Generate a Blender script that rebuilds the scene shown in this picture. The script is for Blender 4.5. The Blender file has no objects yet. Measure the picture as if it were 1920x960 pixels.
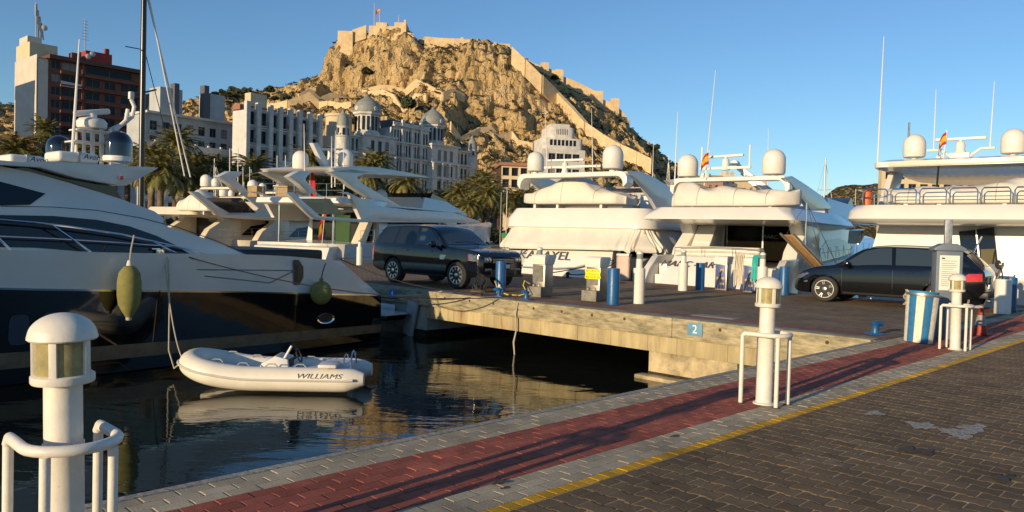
import bpy, bmesh, math, random
from mathutils import Vector, Matrix, noise as mnoise
R = math.radians
random.seed(7)
scene = bpy.context.scene
col = scene.collection
# ------------------------------------------------------------------ camera
FOC, H0, SL = 1450.0, 443.0, 0.027          # focal length in pixels of a 1920 wide frame, horizon row, horizon tilt
CAMZ = 1.6
_p = math.atan((480 - H0) / FOC); _r = math.atan(SL)
FW = Vector((0, math.cos(_p), -math.sin(_p)))
_u0 = Vector((0, math.sin(_p), math.cos(_p))); _r0 = Vector((1, 0, 0))
RT = math.cos(_r) * _r0 + math.sin(_r) * _u0
UP = -math.sin(_r) * _r0 + math.cos(_r) * _u0
CAM = Vector((0, 0, CAMZ))
cd = bpy.data.cameras.new('camera'); cam = bpy.data.objects.new('camera', cd); col.objects.link(cam)
cd.sensor_width = 36; cd.lens = FOC / 1920 * 36; cd.clip_start = .1; cd.clip_end = 6000
m = Matrix((RT, UP, -FW)).transposed().to_4x4(); m.translation = CAM
cam.matrix_world = m
scene.camera = cam
# ------------------------------------------------------------------ light
SUN_AZ, SUN_EL = 40.5, 10.0                  # azimuth the shadows run to (from +Y towards +X), elevation
w = bpy.data.worlds.new('World'); scene.world = w; w.use_nodes = True
nt = w.node_tree; bg = nt.nodes['Background']
sky = nt.nodes.new('ShaderNodeTexSky'); sky.sky_type = 'NISHITA'; sky.sun_disc = False
sky.sun_elevation = R(SUN_EL); sky.sun_rotation = R(180 + SUN_AZ)
sky.altitude = 0; sky.air_density = 1.0; sky.dust_density = 0.0; sky.ozone_density = 4.0
nt.links.new(sky.outputs[0], bg.inputs[0]); bg.inputs[1].default_value = 0.15
sd = bpy.data.lights.new('sun', 'SUN'); so = bpy.data.objects.new('sun', sd); col.objects.link(so)
sd.energy = 5.0; sd.angle = R(.5); sd.color = (1.0, .76, .46)
sdir = Vector((math.sin(R(SUN_AZ)) * math.cos(R(SUN_EL)), math.cos(R(SUN_AZ)) * math.cos(R(SUN_EL)), -math.sin(R(SUN_EL))))
so.rotation_euler = sdir.to_track_quat('-Z', 'Y').to_euler(); so.location = (-20, -25, 20)
vs = scene.view_settings; vs.view_transform = 'Standard'; vs.look = 'None'; vs.exposure = 0.12; vs.gamma = 1.0
vs.use_curve_mapping = False
# ------------------------------------------------------------------ layout helpers (surveying the photograph)
def ray(x, y): return FW + RT * ((x - 960) / FOC) - UP * ((y - 480) / FOC)
def G(x, y, z=0.0):                         # where a pixel's ray meets the level z
    d = ray(x, y); return CAM + d * ((z - CAMZ) / d.z)
def P(x, y, Y):                             # the point of a pixel's ray at distance Y
    d = ray(x, y); return CAM + d * (Y / d.y)
def px(q):
    d = Vector(q) - CAM; k = d.dot(FW); return (960 + FOC * d.dot(RT) / k, 480 - FOC * d.dot(UP) / k)
E0 = Vector((6.25, 13.116, 0)); UA = R(45.19)   # corner where the pier leaves the promenade; heading of the promenade
U = Vector((math.cos(UA), math.sin(UA), 0)); V = Vector((-U.y, U.x, 0))
def W(a, t, z=0.0): return E0 + U * a + V * t + Vector((0, 0, z))
def AT(q): d = Vector((q[0], q[1], 0)) - E0; return d.dot(U), d.dot(V)
def t_at(x, a):                             # t on the line a=const that shows in pixel column x
    lo, hi = -8.0, 90.0
    for _ in range(50):
        mid = (lo + hi) / 2
        if px(W(a, mid))[0] > x: lo = mid
        else: hi = mid
    return (lo + hi) / 2
WATER = -1.3
# ------------------------------------------------------------------ materials
MATS = {}
def M(name, c=(.5, .5, .5), rough=.5, metal=0., var=.06, scale=4., bump=0., bscale=None, spec=.5, coat=0., trans=0., emit=None, c2=None, c2scale=1.5, c2lo=.55, c2hi=.7, alpha=None, coords='Object', stretch=None, ior=None):
    if name in MATS: return MATS[name]
    mt = bpy.data.materials.new(name); mt.use_nodes = True; n = mt.node_tree; L = n.links
    b = n.nodes['Principled BSDF']
    b.inputs['Roughness'].default_value = rough; b.inputs['Metallic'].default_value = metal
    b.inputs['Specular IOR Level'].default_value = spec; b.inputs['Coat Weight'].default_value = coat
    b.inputs['Coat Roughness'].default_value = .04
    b.inputs['Transmission Weight'].default_value = trans
    if ior: b.inputs['IOR'].default_value = ior
    if alpha is not None: b.inputs['Alpha'].default_value = alpha
    b.inputs['Base Color'].default_value = (*c, 1)
    tc = n.nodes.new('ShaderNodeTexCoord'); vec = tc.outputs[coords]
    if stretch:
        mp = n.nodes.new('ShaderNodeMapping'); mp.inputs['Scale'].default_value = stretch
        L.new(vec, mp.inputs[0]); vec = mp.outputs[0]
    if var > 0 or c2:
        nz = n.nodes.new('ShaderNodeTexNoise'); nz.inputs['Scale'].default_value = scale; nz.inputs['Detail'].default_value = 6
        nz.inputs['Roughness'].default_value = .65
        L.new(vec, nz.inputs['Vector'])
        rp = n.nodes.new('ShaderNodeMapRange'); rp.inputs[1].default_value = .3; rp.inputs[2].default_value = .7
        rp.inputs[3].default_value = 1 - var * 1.6; rp.inputs[4].default_value = 1 + var
        L.new(nz.outputs[0], rp.inputs[0])
        mx = n.nodes.new('ShaderNodeMix'); mx.data_type = 'RGBA'; mx.blend_type = 'MULTIPLY'; mx.inputs[0].default_value = 1
        mx.inputs[6].default_value = (*c, 1)
        src = None
        if c2:
            n2 = n.nodes.new('ShaderNodeTexNoise'); n2.inputs['Scale'].default_value = c2scale; n2.inputs['Detail'].default_value = 7
            n2.inputs['Roughness'].default_value = .7
            L.new(vec, n2.inputs['Vector'])
            r2 = n.nodes.new('ShaderNodeMapRange'); r2.inputs[1].default_value = c2lo; r2.inputs[2].default_value = c2hi
            L.new(n2.outputs[0], r2.inputs[0])
            m2 = n.nodes.new('ShaderNodeMix'); m2.data_type = 'RGBA'
            m2.inputs[6].default_value = (*c, 1); m2.inputs[7].default_value = (*c2, 1)
            L.new(r2.outputs[0], m2.inputs[0]); L.new(m2.outputs[2], mx.inputs[6])
        cb = n.nodes.new('ShaderNodeCombineColor')
        for i in range(3): L.new(rp.outputs[0], cb.inputs[i])
        L.new(cb.outputs[0], mx.inputs[7]); L.new(mx.outputs[2], b.inputs['Base Color'])
    if bump > 0:
        nb = n.nodes.new('ShaderNodeTexNoise'); nb.inputs['Scale'].default_value = bscale or scale * 4; nb.inputs['Detail'].default_value = 5
        L.new(vec, nb.inputs['Vector'])
        bp = n.nodes.new('ShaderNodeBump'); bp.inputs['Strength'].default_value = bump; bp.inputs['Distance'].default_value = .02
        L.new(nb.outputs[0], bp.inputs['Height']); L.new(bp.outputs[0], b.inputs['Normal'])
    if emit: b.inputs['Emission Color'].default_value = (*emit[0], 1); b.inputs['Emission Strength'].default_value = emit[1]
    MATS[name] = mt
    return mt
def nodes(name):
    mt = bpy.data.materials.new(name); mt.use_nodes = True; MATS[name] = mt
    return mt, mt.node_tree, mt.node_tree.nodes['Principled BSDF']
# ------------------------------------------------------------------ mesh helpers
class B:
    def __init__(s): s.v = []; s.f = []
    def add(s, vs, fs):
        o = len(s.v); s.v += [tuple(q) for q in vs]; s.f += [tuple(i + o for i in f) for f in fs]; return s
    def box(s, c, d, rz=0, mat=None, tx=0, ty=0):          # centre, full sizes; tx,ty taper of the top
        X, Y, Z = d[0] / 2, d[1] / 2, d[2] / 2
        q = [(-X, -Y, -Z), (X, -Y, -Z), (X, Y, -Z), (-X, Y, -Z), (-X + tx, -Y + ty, Z), (X - tx, -Y + ty, Z), (X - tx, Y - ty, Z), (-X + tx, Y - ty, Z)]
        ca, sa = math.cos(rz), math.sin(rz); out = []
        for a in q:
            a = Vector(a)
            if mat is not None: a = mat @ a
            else: a = Vector((a.x * ca - a.y * sa, a.x * sa + a.y * ca, a.z))
            out.append(a + Vector(c))
        return s.add(out, [(3, 2, 1, 0), (4, 5, 6, 7), (0, 1, 5, 4), (1, 2, 6, 5), (2, 3, 7, 6), (3, 0, 4, 7)])
    def bx(s, x0, x1, y0, y1, z0, z1): return s.box(((x0 + x1) / 2, (y0 + y1) / 2, (z0 + z1) / 2), (abs(x1 - x0), abs(y1 - y0), abs(z1 - z0)))
    def beam(s, a, b, w, h=None, up=(0, 0, 1)):            # rectangular bar from a to b
        a, b = Vector(a), Vector(b); d = b - a; L = d.length; d.normalize(); h = h or w
        up = Vector(up)
        if abs(d.dot(up)) > .98: up = Vector((1, 0, 0))
        sd_ = d.cross(up).normalized(); u2 = sd_.cross(d)
        return s.box((a + b) / 2, (L, w, h), mat=Matrix((d, sd_, u2)).transposed())
    def tube(s, pts, r, n=8, cap=True, closed=False):
        pts = [Vector(q) for q in pts]; k = len(pts); rs = r if isinstance(r, (list, tuple)) else [r] * k
        rings = []; prev = None
        for i, q in enumerate(pts):
            if closed: d = pts[(i + 1) % k] - pts[i - 1]
            else: d = pts[min(i + 1, k - 1)] - pts[max(i - 1, 0)]
            if d.length < 1e-9: d = Vector((0, 0, 1))
            d.normalize()
            if prev is None:
                a = Vector((0, 0, 1)) if abs(d.z) < .9 else Vector((1, 0, 0))
                x = d.cross(a).normalized()
            else:
                x = (prev - d * prev.dot(d)); x = x.normalized() if x.length > 1e-6 else d.orthogonal().normalized()
            prev = x; y = d.cross(x)
            rings.append([q + (x * math.cos(2 * math.pi * j / n) + y * math.sin(2 * math.pi * j / n)) * rs[i] for j in range(n)])
        vs_ = [q for rg in rings for q in rg]; fs = []
        kk = k if closed else k - 1
        for i in range(kk):
            i2 = (i + 1) % k
            for j in range(n):
                j2 = (j + 1) % n
                fs.append((i * n + j, i * n + j2, i2 * n + j2, i2 * n + j))
        if cap and not closed:
            fs.append(tuple(range(n))[::-1]); fs.append(tuple((k - 1) * n + j for j in range(n)))
        return s.add(vs_, fs)
    def lathe(s, prof, c=(0, 0, 0), n=24, axis='z', a0=0, a1=360):
        full = abs(a1 - a0) >= 360; k = n if full else n + 1; vs_ = []; fs = []
        for r_, z in prof:
            for j in range(k):
                a = R(a0 + (a1 - a0) * j / n)
                q = (r_ * math.cos(a), r_ * math.sin(a), z)
                if axis == 'x': q = (z, r_ * math.cos(a), r_ * math.sin(a))
                if axis == 'y': q = (r_ * math.cos(a), z, r_ * math.sin(a))
                vs_.append((q[0] + c[0], q[1] + c[1], q[2] + c[2]))
        for i in range(len(prof) - 1):
            for j in range(n):
                j2 = (j + 1) % k
                fs.append((i * k + j, i * k + j2, (i + 1) * k + j2, (i + 1) * k + j))
        if full:
            if prof[0][0] > 1e-6: fs.append(tuple(range(k))[::-1])
            if prof[-1][0] > 1e-6: fs.append(tuple((len(prof) - 1) * k + j for j in range(k)))
        return s.add(vs_, fs)
    def prism(s, poly, h0, h1, axis='z'):                  # polygon (2d) swept along axis
        n = len(poly)
        def pt(a, b, h): return (a, b, h) if axis == 'z' else ((h, a, b) if axis == 'x' else (a, h, b))
        vs_ = [pt(a, b, h0) for a, b in poly] + [pt(a, b, h1) for a, b in poly]
        fs = [tuple(range(n))[::-1], tuple(range(n, 2 * n))] + [(i, (i + 1) % n, n + (i + 1) % n, n + i) for i in range(n)]
        return s.add(vs_, fs)
    def loft(s, secs, closed=False, cap0=True, cap1=True):  # list of rings of equal length (open ring = strip)
        n = len(secs[0]); vs_ = [q for r_ in secs for q in r_]; fs = []
        kk = n if closed else n - 1
        for i in range(len(secs) - 1):
            for j in range(kk):
                j2 = (j + 1) % n
                fs.append((i * n + j, i * n + j2, (i + 1) * n + j2, (i + 1) * n + j))
        if cap0: fs.append(tuple(range(n))[::-1])
        if cap1: fs.append(tuple((len(secs) - 1) * n + j for j in range(n)))
        return s.add(vs_, fs)
    def xf(s, mat):
        s.v = [tuple(mat @ Vector(q)) for q in s.v]; return s
    def obj(s, name, mat, parent=None, smooth=40, bevel=0, seg=2, fix=True, loc=None, rz=0):
        me = bpy.data.meshes.new(name)
        me.from_pydata(s.v, [], s.f)
        if fix or bevel:
            bm = bmesh.new(); bm.from_mesh(me)
            bmesh.ops.remove_doubles(bm, verts=bm.verts, dist=1e-5)
            bmesh.ops.recalc_face_normals(bm, faces=bm.faces)
            if bevel:
                ed = [e for e in bm.edges if len(e.link_faces) == 2 and e.calc_face_angle(0) > R(28)]
                bmesh.ops.bevel(bm, geom=ed, offset=bevel, segments=seg, profile=.6, affect='EDGES', clamp_overlap=True)
            bm.to_mesh(me); bm.free()
        if smooth:
            me.shade_smooth(); me.set_sharp_from_angle(angle=R(smooth))
        me.materials.append(mat)
        o = bpy.data.objects.new(name, me); col.objects.link(o)
        if parent is not None: o.parent = parent
        if loc is not None: o.location = loc
        if rz: o.rotation_euler = (0, 0, rz)
        return o
def tag(o, label=None, cat=None, group=None, kind=None):
    if label: o['label'] = label
    if cat: o['category'] = cat
    if group: o['group'] = group
    if kind: o['kind'] = kind
    return o
def thing(name, label, cat, loc=(0, 0, 0), rz=0, group=None):
    o = bpy.data.objects.new(name, None); o.empty_display_size = .2; col.objects.link(o)
    o.location = loc; o.rotation_euler = (0, 0, rz)
    return tag(o, label, cat, group)
def share(src, name, parent, loc=(0, 0, 0), rot=(0, 0, 0), sc=None):
    o = src.copy(); o.name = name; o.parent = parent; o.location = loc; o.rotation_euler = rot
    if sc: o.scale = sc
    col.objects.link(o); return o
def copy_thing(root, loc, rz, label=None, group=None, rot=None):
    r_ = root.copy(); col.objects.link(r_); r_.location = loc; r_.rotation_euler = rot or (0, 0, rz)
    if label: r_['label'] = label
    if group: r_['group'] = group
    for ch in list(root.children):
        c = ch.copy(); col.objects.link(c); c.parent = r_
        for g in list(ch.children):
            d = g.copy(); col.objects.link(d); d.parent = c
    return r_
def text(s_, size, mat, parent, mtx, name='lettering', depth=.004, shear=0, align='CENTER', xs=1.0):
    cu = bpy.data.curves.new('txt', 'FONT'); cu.body = s_; cu.size = size; cu.extrude = depth; cu.shear = shear
    cu.align_x = align; cu.align_y = 'CENTER'; cu.resolution_u = 3
    o = bpy.data.objects.new('txt', cu); col.objects.link(o)
    dg = bpy.context.evaluated_depsgraph_get()
    me = bpy.data.meshes.new_from_object(o.evaluated_get(dg)); me.name = name
    bpy.data.objects.remove(o); bpy.data.curves.remove(cu)
    me.materials.clear(); me.materials.append(mat)
    me.transform(mtx @ Matrix.Diagonal((xs, 1, 1, 1)))
    n = bpy.data.objects.new(name, me); col.objects.link(n)
    if parent is not None: n.parent = parent
    return n
def frame(o, xd, yd):                       # matrix with origin o, x axis xd, y axis ~yd (text plane)
    xd = Vector(xd).normalized(); yd = Vector(yd); zd = xd.cross(yd).normalized(); yd = zd.cross(xd)
    m_ = Matrix((xd, yd, zd)).transposed().to_4x4(); m_.translation = Vector(o); return m_
def interp(tab, x):
    if x <= tab[0][0]: return tab[0][1]
    for (a, b), (c, d) in zip(tab, tab[1:]):
        if x <= c: return b + (d - b) * (x - a) / (c - a) if c > a else d
    return tab[-1][1]
def sm(tab, x):                              # smooth (cosine-free hermite) interpolation
    if x <= tab[0][0]: return tab[0][1]
    for i in range(len(tab) - 1):
        x0, y0 = tab[i]; x1, y1 = tab[i + 1]
        if x <= x1:
            h = x1 - x0
            if h <= 0: return y1
            def sl(j):
                if j <= 0 or j >= len(tab) - 1: return None
                a = (tab[j][1] - tab[j - 1][1]) / max(1e-6, tab[j][0] - tab[j - 1][0]); b = (tab[j + 1][1] - tab[j][1]) / max(1e-6, tab[j + 1][0] - tab[j][0])
                return 0 if a * b <= 0 else 2 * a * b / (a + b)
            d = (y1 - y0) / h; m0 = sl(i); m1 = sl(i + 1); m0 = d if m0 is None else m0; m1 = d if m1 is None else m1
            s_ = (x - x0) / h
            return (2 * s_**3 - 3 * s_**2 + 1) * y0 + (s_**3 - 2 * s_**2 + s_) * h * m0 + (-2 * s_**3 + 3 * s_**2) * y1 + (s_**3 - s_**2) * h * m1
    return tab[-1][1]
def catenary(a, b, sag, n=14):
    a, b = Vector(a), Vector(b)
    return [a.lerp(b, i / n) - Vector((0, 0, sag * 4 * (i / n) * (1 - i / n))) for i in range(n + 1)]
def patch(poly, fmap, xc=(), zc=()):         # flat polygon in (p,q) cut into pieces and mapped to 3d by fmap(p,q)
    bm = bmesh.new()
    f = bm.faces.new([bm.verts.new((a, 0, b)) for a, b in poly])
    bmesh.ops.triangulate(bm, faces=[f])
    for x in xc: bmesh.ops.bisect_plane(bm, geom=bm.verts[:] + bm.edges[:] + bm.faces[:], plane_co=(x, 0, 0), plane_no=(1, 0, 0), dist=1e-5)
    for z in zc: bmesh.ops.bisect_plane(bm, geom=bm.verts[:] + bm.edges[:] + bm.faces[:], plane_co=(0, 0, z), plane_no=(0, 0, 1), dist=1e-5)
    bm.verts.index_update()
    b = B(); b.add([fmap(q.co.x, q.co.z) for q in bm.verts], [tuple(v.index for v in f.verts) for f in bm.faces]); bm.free()
    return b
def rng(a, b, n): return [a + (b - a) * i / n for i in range(n + 1)]
# ================================================================== the setting: water, promenade, pier
def water_mat():
    mt, n, b = nodes('harbour_water'); L = n.links
    b.inputs['Base Color'].default_value = (.004, .007, .007, 1); b.inputs['Roughness'].default_value = .025
    b.inputs['IOR'].default_value = 1.33
    tc = n.nodes.new('ShaderNodeTexCoord')
    mp = n.nodes.new('ShaderNodeMapping'); mp.inputs['Rotation'].default_value = (0, 0, R(20)); mp.inputs['Scale'].default_value = (.55, 1.5, 1)
    L.new(tc.outputs['Object'], mp.inputs[0])
    n1 = n.nodes.new('ShaderNodeTexNoise'); n1.inputs['Scale'].default_value = .8; n1.inputs['Detail'].default_value = 3; n1.inputs['Roughness'].default_value = .45; n1.inputs['Distortion'].default_value = .6
    n2 = n.nodes.new('ShaderNodeTexNoise'); n2.inputs['Scale'].default_value = 6; n2.inputs['Detail'].default_value = 2
    L.new(mp.outputs[0], n1.inputs['Vector']); L.new(mp.outputs[0], n2.inputs['Vector'])
    ma = n.nodes.new('ShaderNodeMath'); ma.operation = 'MULTIPLY_ADD'; ma.inputs[1].default_value = .12
    L.new(n2.outputs[0], ma.inputs[0]); L.new(n1.outputs[0], ma.inputs[2])
    bp = n.nodes.new('ShaderNodeBump'); bp.inputs['Strength'].default_value = .30; bp.inputs['Distance'].default_value = .05
    L.new(ma.outputs[0], bp.inputs['Height']); L.new(bp.outputs[0], b.inputs['Normal'])
    return mt
wb = B(); S = 3000
wb.add([(-S, -400, WATER), (S, -400, WATER), (S, S, WATER), (-S, S, WATER)], [(0, 1, 2, 3)])
tag(wb.obj('water', water_mat(), smooth=0), 'dark rippled harbour water', None, None, 'structure')

concrete = M('concrete', (.36, .33, .27), .85, var=.18, scale=2.2, bump=.5, bscale=18, c2=(.26, .22, .16), c2scale=1.1)
sand = M('joint_sand', (.46, .385, .27), .95, var=.25, scale=30, bump=.4)
def paver_mat(name, c, var=.22, c2=None):
    mt, n, b = nodes(name); L = n.links
    b.inputs['Roughness'].default_value = .82; b.inputs['Specular IOR Level'].default_value = .3
    oi = n.nodes.new('ShaderNodeObjectInfo'); ge = n.nodes.new('ShaderNodeNewGeometry')
    tc = n.nodes.new('ShaderNodeTexCoord'); tg = n.nodes.new('ShaderNodeNewGeometry')
    nz = n.nodes.new('ShaderNodeTexNoise'); nz.inputs['Scale'].default_value = 1.3; nz.inputs['Detail'].default_value = 8; nz.inputs['Roughness'].default_value = .7
    L.new(tg.outputs['Position'], nz.inputs['Vector'])
    sp = n.nodes.new('ShaderNodeTexNoise'); sp.inputs['Scale'].default_value = 90; sp.inputs['Detail'].default_value = 3
    L.new(tg.outputs['Position'], sp.inputs['Vector'])
    # per-piece tint: random per island (joined sheet) mixed with random per object (single pavers)
    ad = n.nodes.new('ShaderNodeMath'); ad.operation = 'ADD'; L.new(oi.outputs['Random'], ad.inputs[0]); L.new(ge.outputs['Random Per Island'], ad.inputs[1])
    fr = n.nodes.new('ShaderNodeMath'); fr.operation = 'FRACT'; L.new(ad.outputs[0], fr.inputs[0])
    s1 = n.nodes.new('ShaderNodeMath'); s1.operation = 'MULTIPLY_ADD'; s1.inputs[1].default_value = var; s1.inputs[2].default_value = 1 - var * .5; L.new(fr.outputs[0], s1.inputs[0])
    s2 = n.nodes.new('ShaderNodeMapRange'); s2.inputs[1].default_value = .3; s2.inputs[2].default_value = .7; s2.inputs[3].default_value = .58; s2.inputs[4].default_value = 1.28; L.new(nz.outputs[0], s2.inputs[0])
    s3 = n.nodes.new('ShaderNodeMapRange'); s3.inputs[1].default_value = .3; s3.inputs[2].default_value = .7; s3.inputs[3].default_value = .75; s3.inputs[4].default_value = 1.2; L.new(sp.outputs[0], s3.inputs[0])
    m1 = n.nodes.new('ShaderNodeMath'); m1.operation = 'MULTIPLY'; L.new(s1.outputs[0], m1.inputs[0]); L.new(s2.outputs[0], m1.inputs[1])
    m2 = n.nodes.new('ShaderNodeMath'); m2.operation = 'MULTIPLY'; L.new(m1.outputs[0], m2.inputs[0]); L.new(s3.outputs[0], m2.inputs[1])
    sc = n.nodes.new('ShaderNodeVectorMath'); sc.operation = 'SCALE'; sc.inputs[0].default_value = c; L.new(m2.outputs[0], sc.inputs['Scale'])
    src = sc.outputs[0]
    if c2:
        n3 = n.nodes.new('ShaderNodeTexNoise'); n3.inputs['Scale'].default_value = .55; n3.inputs['Detail'].default_value = 9; n3.inputs['Roughness'].default_value = .75
        L.new(tg.outputs['Position'], n3.inputs['Vector'])
        r3 = n.nodes.new('ShaderNodeMapRange'); r3.inputs[1].default_value = .60; r3.inputs[2].default_value = .70; L.new(n3.outputs[0], r3.inputs[0])
        mx = n.nodes.new('ShaderNodeMix'); mx.data_type = 'RGBA'; mx.inputs[7].default_value = (*c2, 1)
        L.new(r3.outputs[0], mx.inputs[0]); L.new(src, mx.inputs[6]); src = mx.outputs[2]
    L.new(src, b.inputs['Base Color'])
    bp = n.nodes.new('ShaderNodeBump'); bp.inputs['Strength'].default_value = .35; bp.inputs['Distance'].default_value = .004
    L.new(sp.outputs[0], bp.inputs['Height']); L.new(bp.outputs[0], b.inputs['Normal'])
    return mt
pv_dark = paver_mat('dark_paver', (.180, .120, .060), .4, (.27, .21, .135))
pv_red = paver_mat('red_paver', (.37, .10, .06), .35, (.27, .095, .06))
pv_grey = paver_mat('grey_paver', (.47, .385, .255), .28)
pv_yell = paver_mat('yellow_paver', (.64, .35, .015), .35, (.24, .16, .07))
# promenade body: a thick slab with a concrete lip; sand bed on top
pb = B(); T_BACK = -60
q = [W(-70, -.085, -6), W(70, -.085, -6), W(70, T_BACK, -6), W(-70, T_BACK, -6)]
q2 = [W(-70, -.085, -.0065), W(70, -.085, -.0065), W(70, T_BACK, -.0065), W(-70, T_BACK, -.0065)]
pb.add(q + q2, [(0, 1, 2, 3), (7, 6, 5, 4), (0, 4, 5, 1), (1, 5, 6, 2), (2, 6, 7, 3), (3, 7, 4, 0)])
prom = pb.obj('promenade', sand, smooth=0); tag(prom, 'quayside promenade paved with coloured concrete blocks', None, None, 'structure')
lip = B(); lp = [(-.0845, -6), (0.0, -6), (.0, -.012), (-.02, .004), (-.0845, .004)]
lip.add([W(-70, t, z) for t, z in lp] + [W(0.0, t, z) for t, z in lp], [(0, 1, 2, 3, 4), (9, 8, 7, 6, 5)] + [(i, i + 5, (i + 1) % 5 + 5, (i + 1) % 5) for i in range(5)])
lip.obj('quay_edge', concrete, prom, smooth=30)
# --- pavers: one mesh per kind, copied; the ones that show largest are objects of their own
def paver_mesh(name, poly, mat, th=.014, ch=.007):
    n_ = len(poly); cx = sum(a for a, b in poly) / n_; cy = sum(b for a, b in poly) / n_
    ins = []
    for i in range(n_):
        p0, p1, p2 = Vector(poly[i - 1]), Vector(poly[i]), Vector(poly[(i + 1) % n_])
        e1 = (p1 - p0).normalized(); e2 = (p2 - p1).normalized()
        n1 = Vector((-e1.y, e1.x)); n2 = Vector((-e2.y, e2.x)); bs = (n1 + n2); k = ch / max(.35, bs.dot(n1)) 
        ins.append(p1 + bs * k)
    vs_ = [(a, b, -th) for a, b in poly] + [(a, b, -ch * .5) for a, b in poly] + [(a.x, a.y, 0) for a in ins]
    fs = []
    for i in range(n_):
        j = (i + 1) % n_
        fs += [(i, j, n_ + j, n_ + i), (n_ + i, n_ + j, 2 * n_ + j, 2 * n_ + i)]
    fs.append(tuple(range(2 * n_, 3 * n_)))
    return vs_, fs
def lay(kind, poly, mat, spots, part, stuffname):
    vs_, fs = paver_mesh(kind, poly, mat)
    me = bpy.data.meshes.new(kind); me.from_pydata(vs_, [], fs); me.materials.append(mat)
    def size(s_):
        q_ = W(s_[0], s_[1]); d = q_ - CAM
        x, y = px(q_)
        if d.dot(FW) < 1 or not (-10 < x < 1930 and -10 < y < 985): return -1e9 - d.length
        return -d.length
    spots.sort(key=size, reverse=True)
    big, rest = spots[:300], spots[300:]
    ca, sa = math.cos(UA), math.sin(UA)
    for a, t in big:
        o = bpy.data.objects.new(part, me); col.objects.link(o); o.parent = prom
        o.location = W(a, t, random.uniform(-.0022, .0012)); o.rotation_euler = (random.gauss(0, .004), random.gauss(0, .004), UA + random.gauss(0, .006))
    if rest:
        b = B()
        for a, t in rest:
            c = W(a, t, random.uniform(-.0022, .0012)); sx, sy = random.gauss(0, .004), random.gauss(0, .004)
            o_ = len(b.v)
            b.v += [(c.x + x * ca - y * sa, c.y + x * sa + y * ca, c.z + z + x * sx + y * sy) for x, y, z in vs_]
            b.f += [tuple(i + o_ for i in f) for f in fs]
        o = b.obj(stuffname, mat, prom, smooth=0, fix=False); o['kind'] = 'stuff'
def rect(l, w_): return [(-l / 2, -w_ / 2), (l / 2, -w_ / 2), (l / 2, w_ / 2), (-l / 2, w_ / 2)]
PW = .1055; g = .006
def rows(t0, nrow, a0, a1, ph=0):
    out = []
    for r_ in range(nrow):
        t = t0 - PW * (r_ + .5); off = .105 * ((r_ + ph) % 2)
        k = int((a1 - a0) / .21)
        out += [(a0 + off + i * .21, t) for i in range(k)]
    return out
A0, A1 = -15.5, 16
lay('grey_brick', rect(.21 - g, PW - g), pv_grey, rows(-.088, 3, A0, A1), 'grey_brick', 'grey_bricks_far')
T1 = -.088 - 3 * PW
lay('red_brick', rect(.21 - g, PW - g), pv_red, rows(T1, 8, A0, A1, 1), 'red_brick', 'red_bricks_far')
T2 = T1 - 8 * PW
lay('pale_brick', rect(.21 - g, PW - g), pv_grey, rows(T2, 3, A0, A1, 1), 'pale_brick', 'pale_bricks_far')
T3 = T2 - 3 * PW
lay('yellow_brick', rect(.105 - g, PW * .95 - g), pv_yell, [(A0 + i * .105, T3 - PW * .5) for i in range(int((A1 - A0) / .105))], 'yellow_brick', 'yellow_bricks_far')
T4 = T3 - PW
dt = []                                        # double-T block: long side along t
Lh, wf, ww = .1, .0825, .0675
hg = .0048
poly_dt = [(-wf + hg, -Lh + hg), (wf - hg, -Lh + hg), (wf - hg, -.058), (ww - hg, -.038), (ww - hg, .038), (wf - hg, .058), (wf - hg, Lh - hg), (-wf + hg, Lh - hg), (-wf + hg, .058), (-ww + hg, .038), (-ww + hg, -.038), (-wf + hg, -.058)]
for i in range(int((14 + 15.5) / .15)):
    a = -15.5 + i * .15
    for j in range(70):
        t = T4 - .1 - j * .2 - (.1 if i % 2 else 0)
        q_ = W(a, t); x_, y_ = px(q_) if (q_ - CAM).dot(FW) > .5 else (0, 9999)
        if (q_ - CAM).dot(FW) < -.8: continue
        dt.append((a, t))
lay('dark_block', poly_dt, pv_dark, dt, 'dark_block', 'dark_blocks_far')
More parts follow.
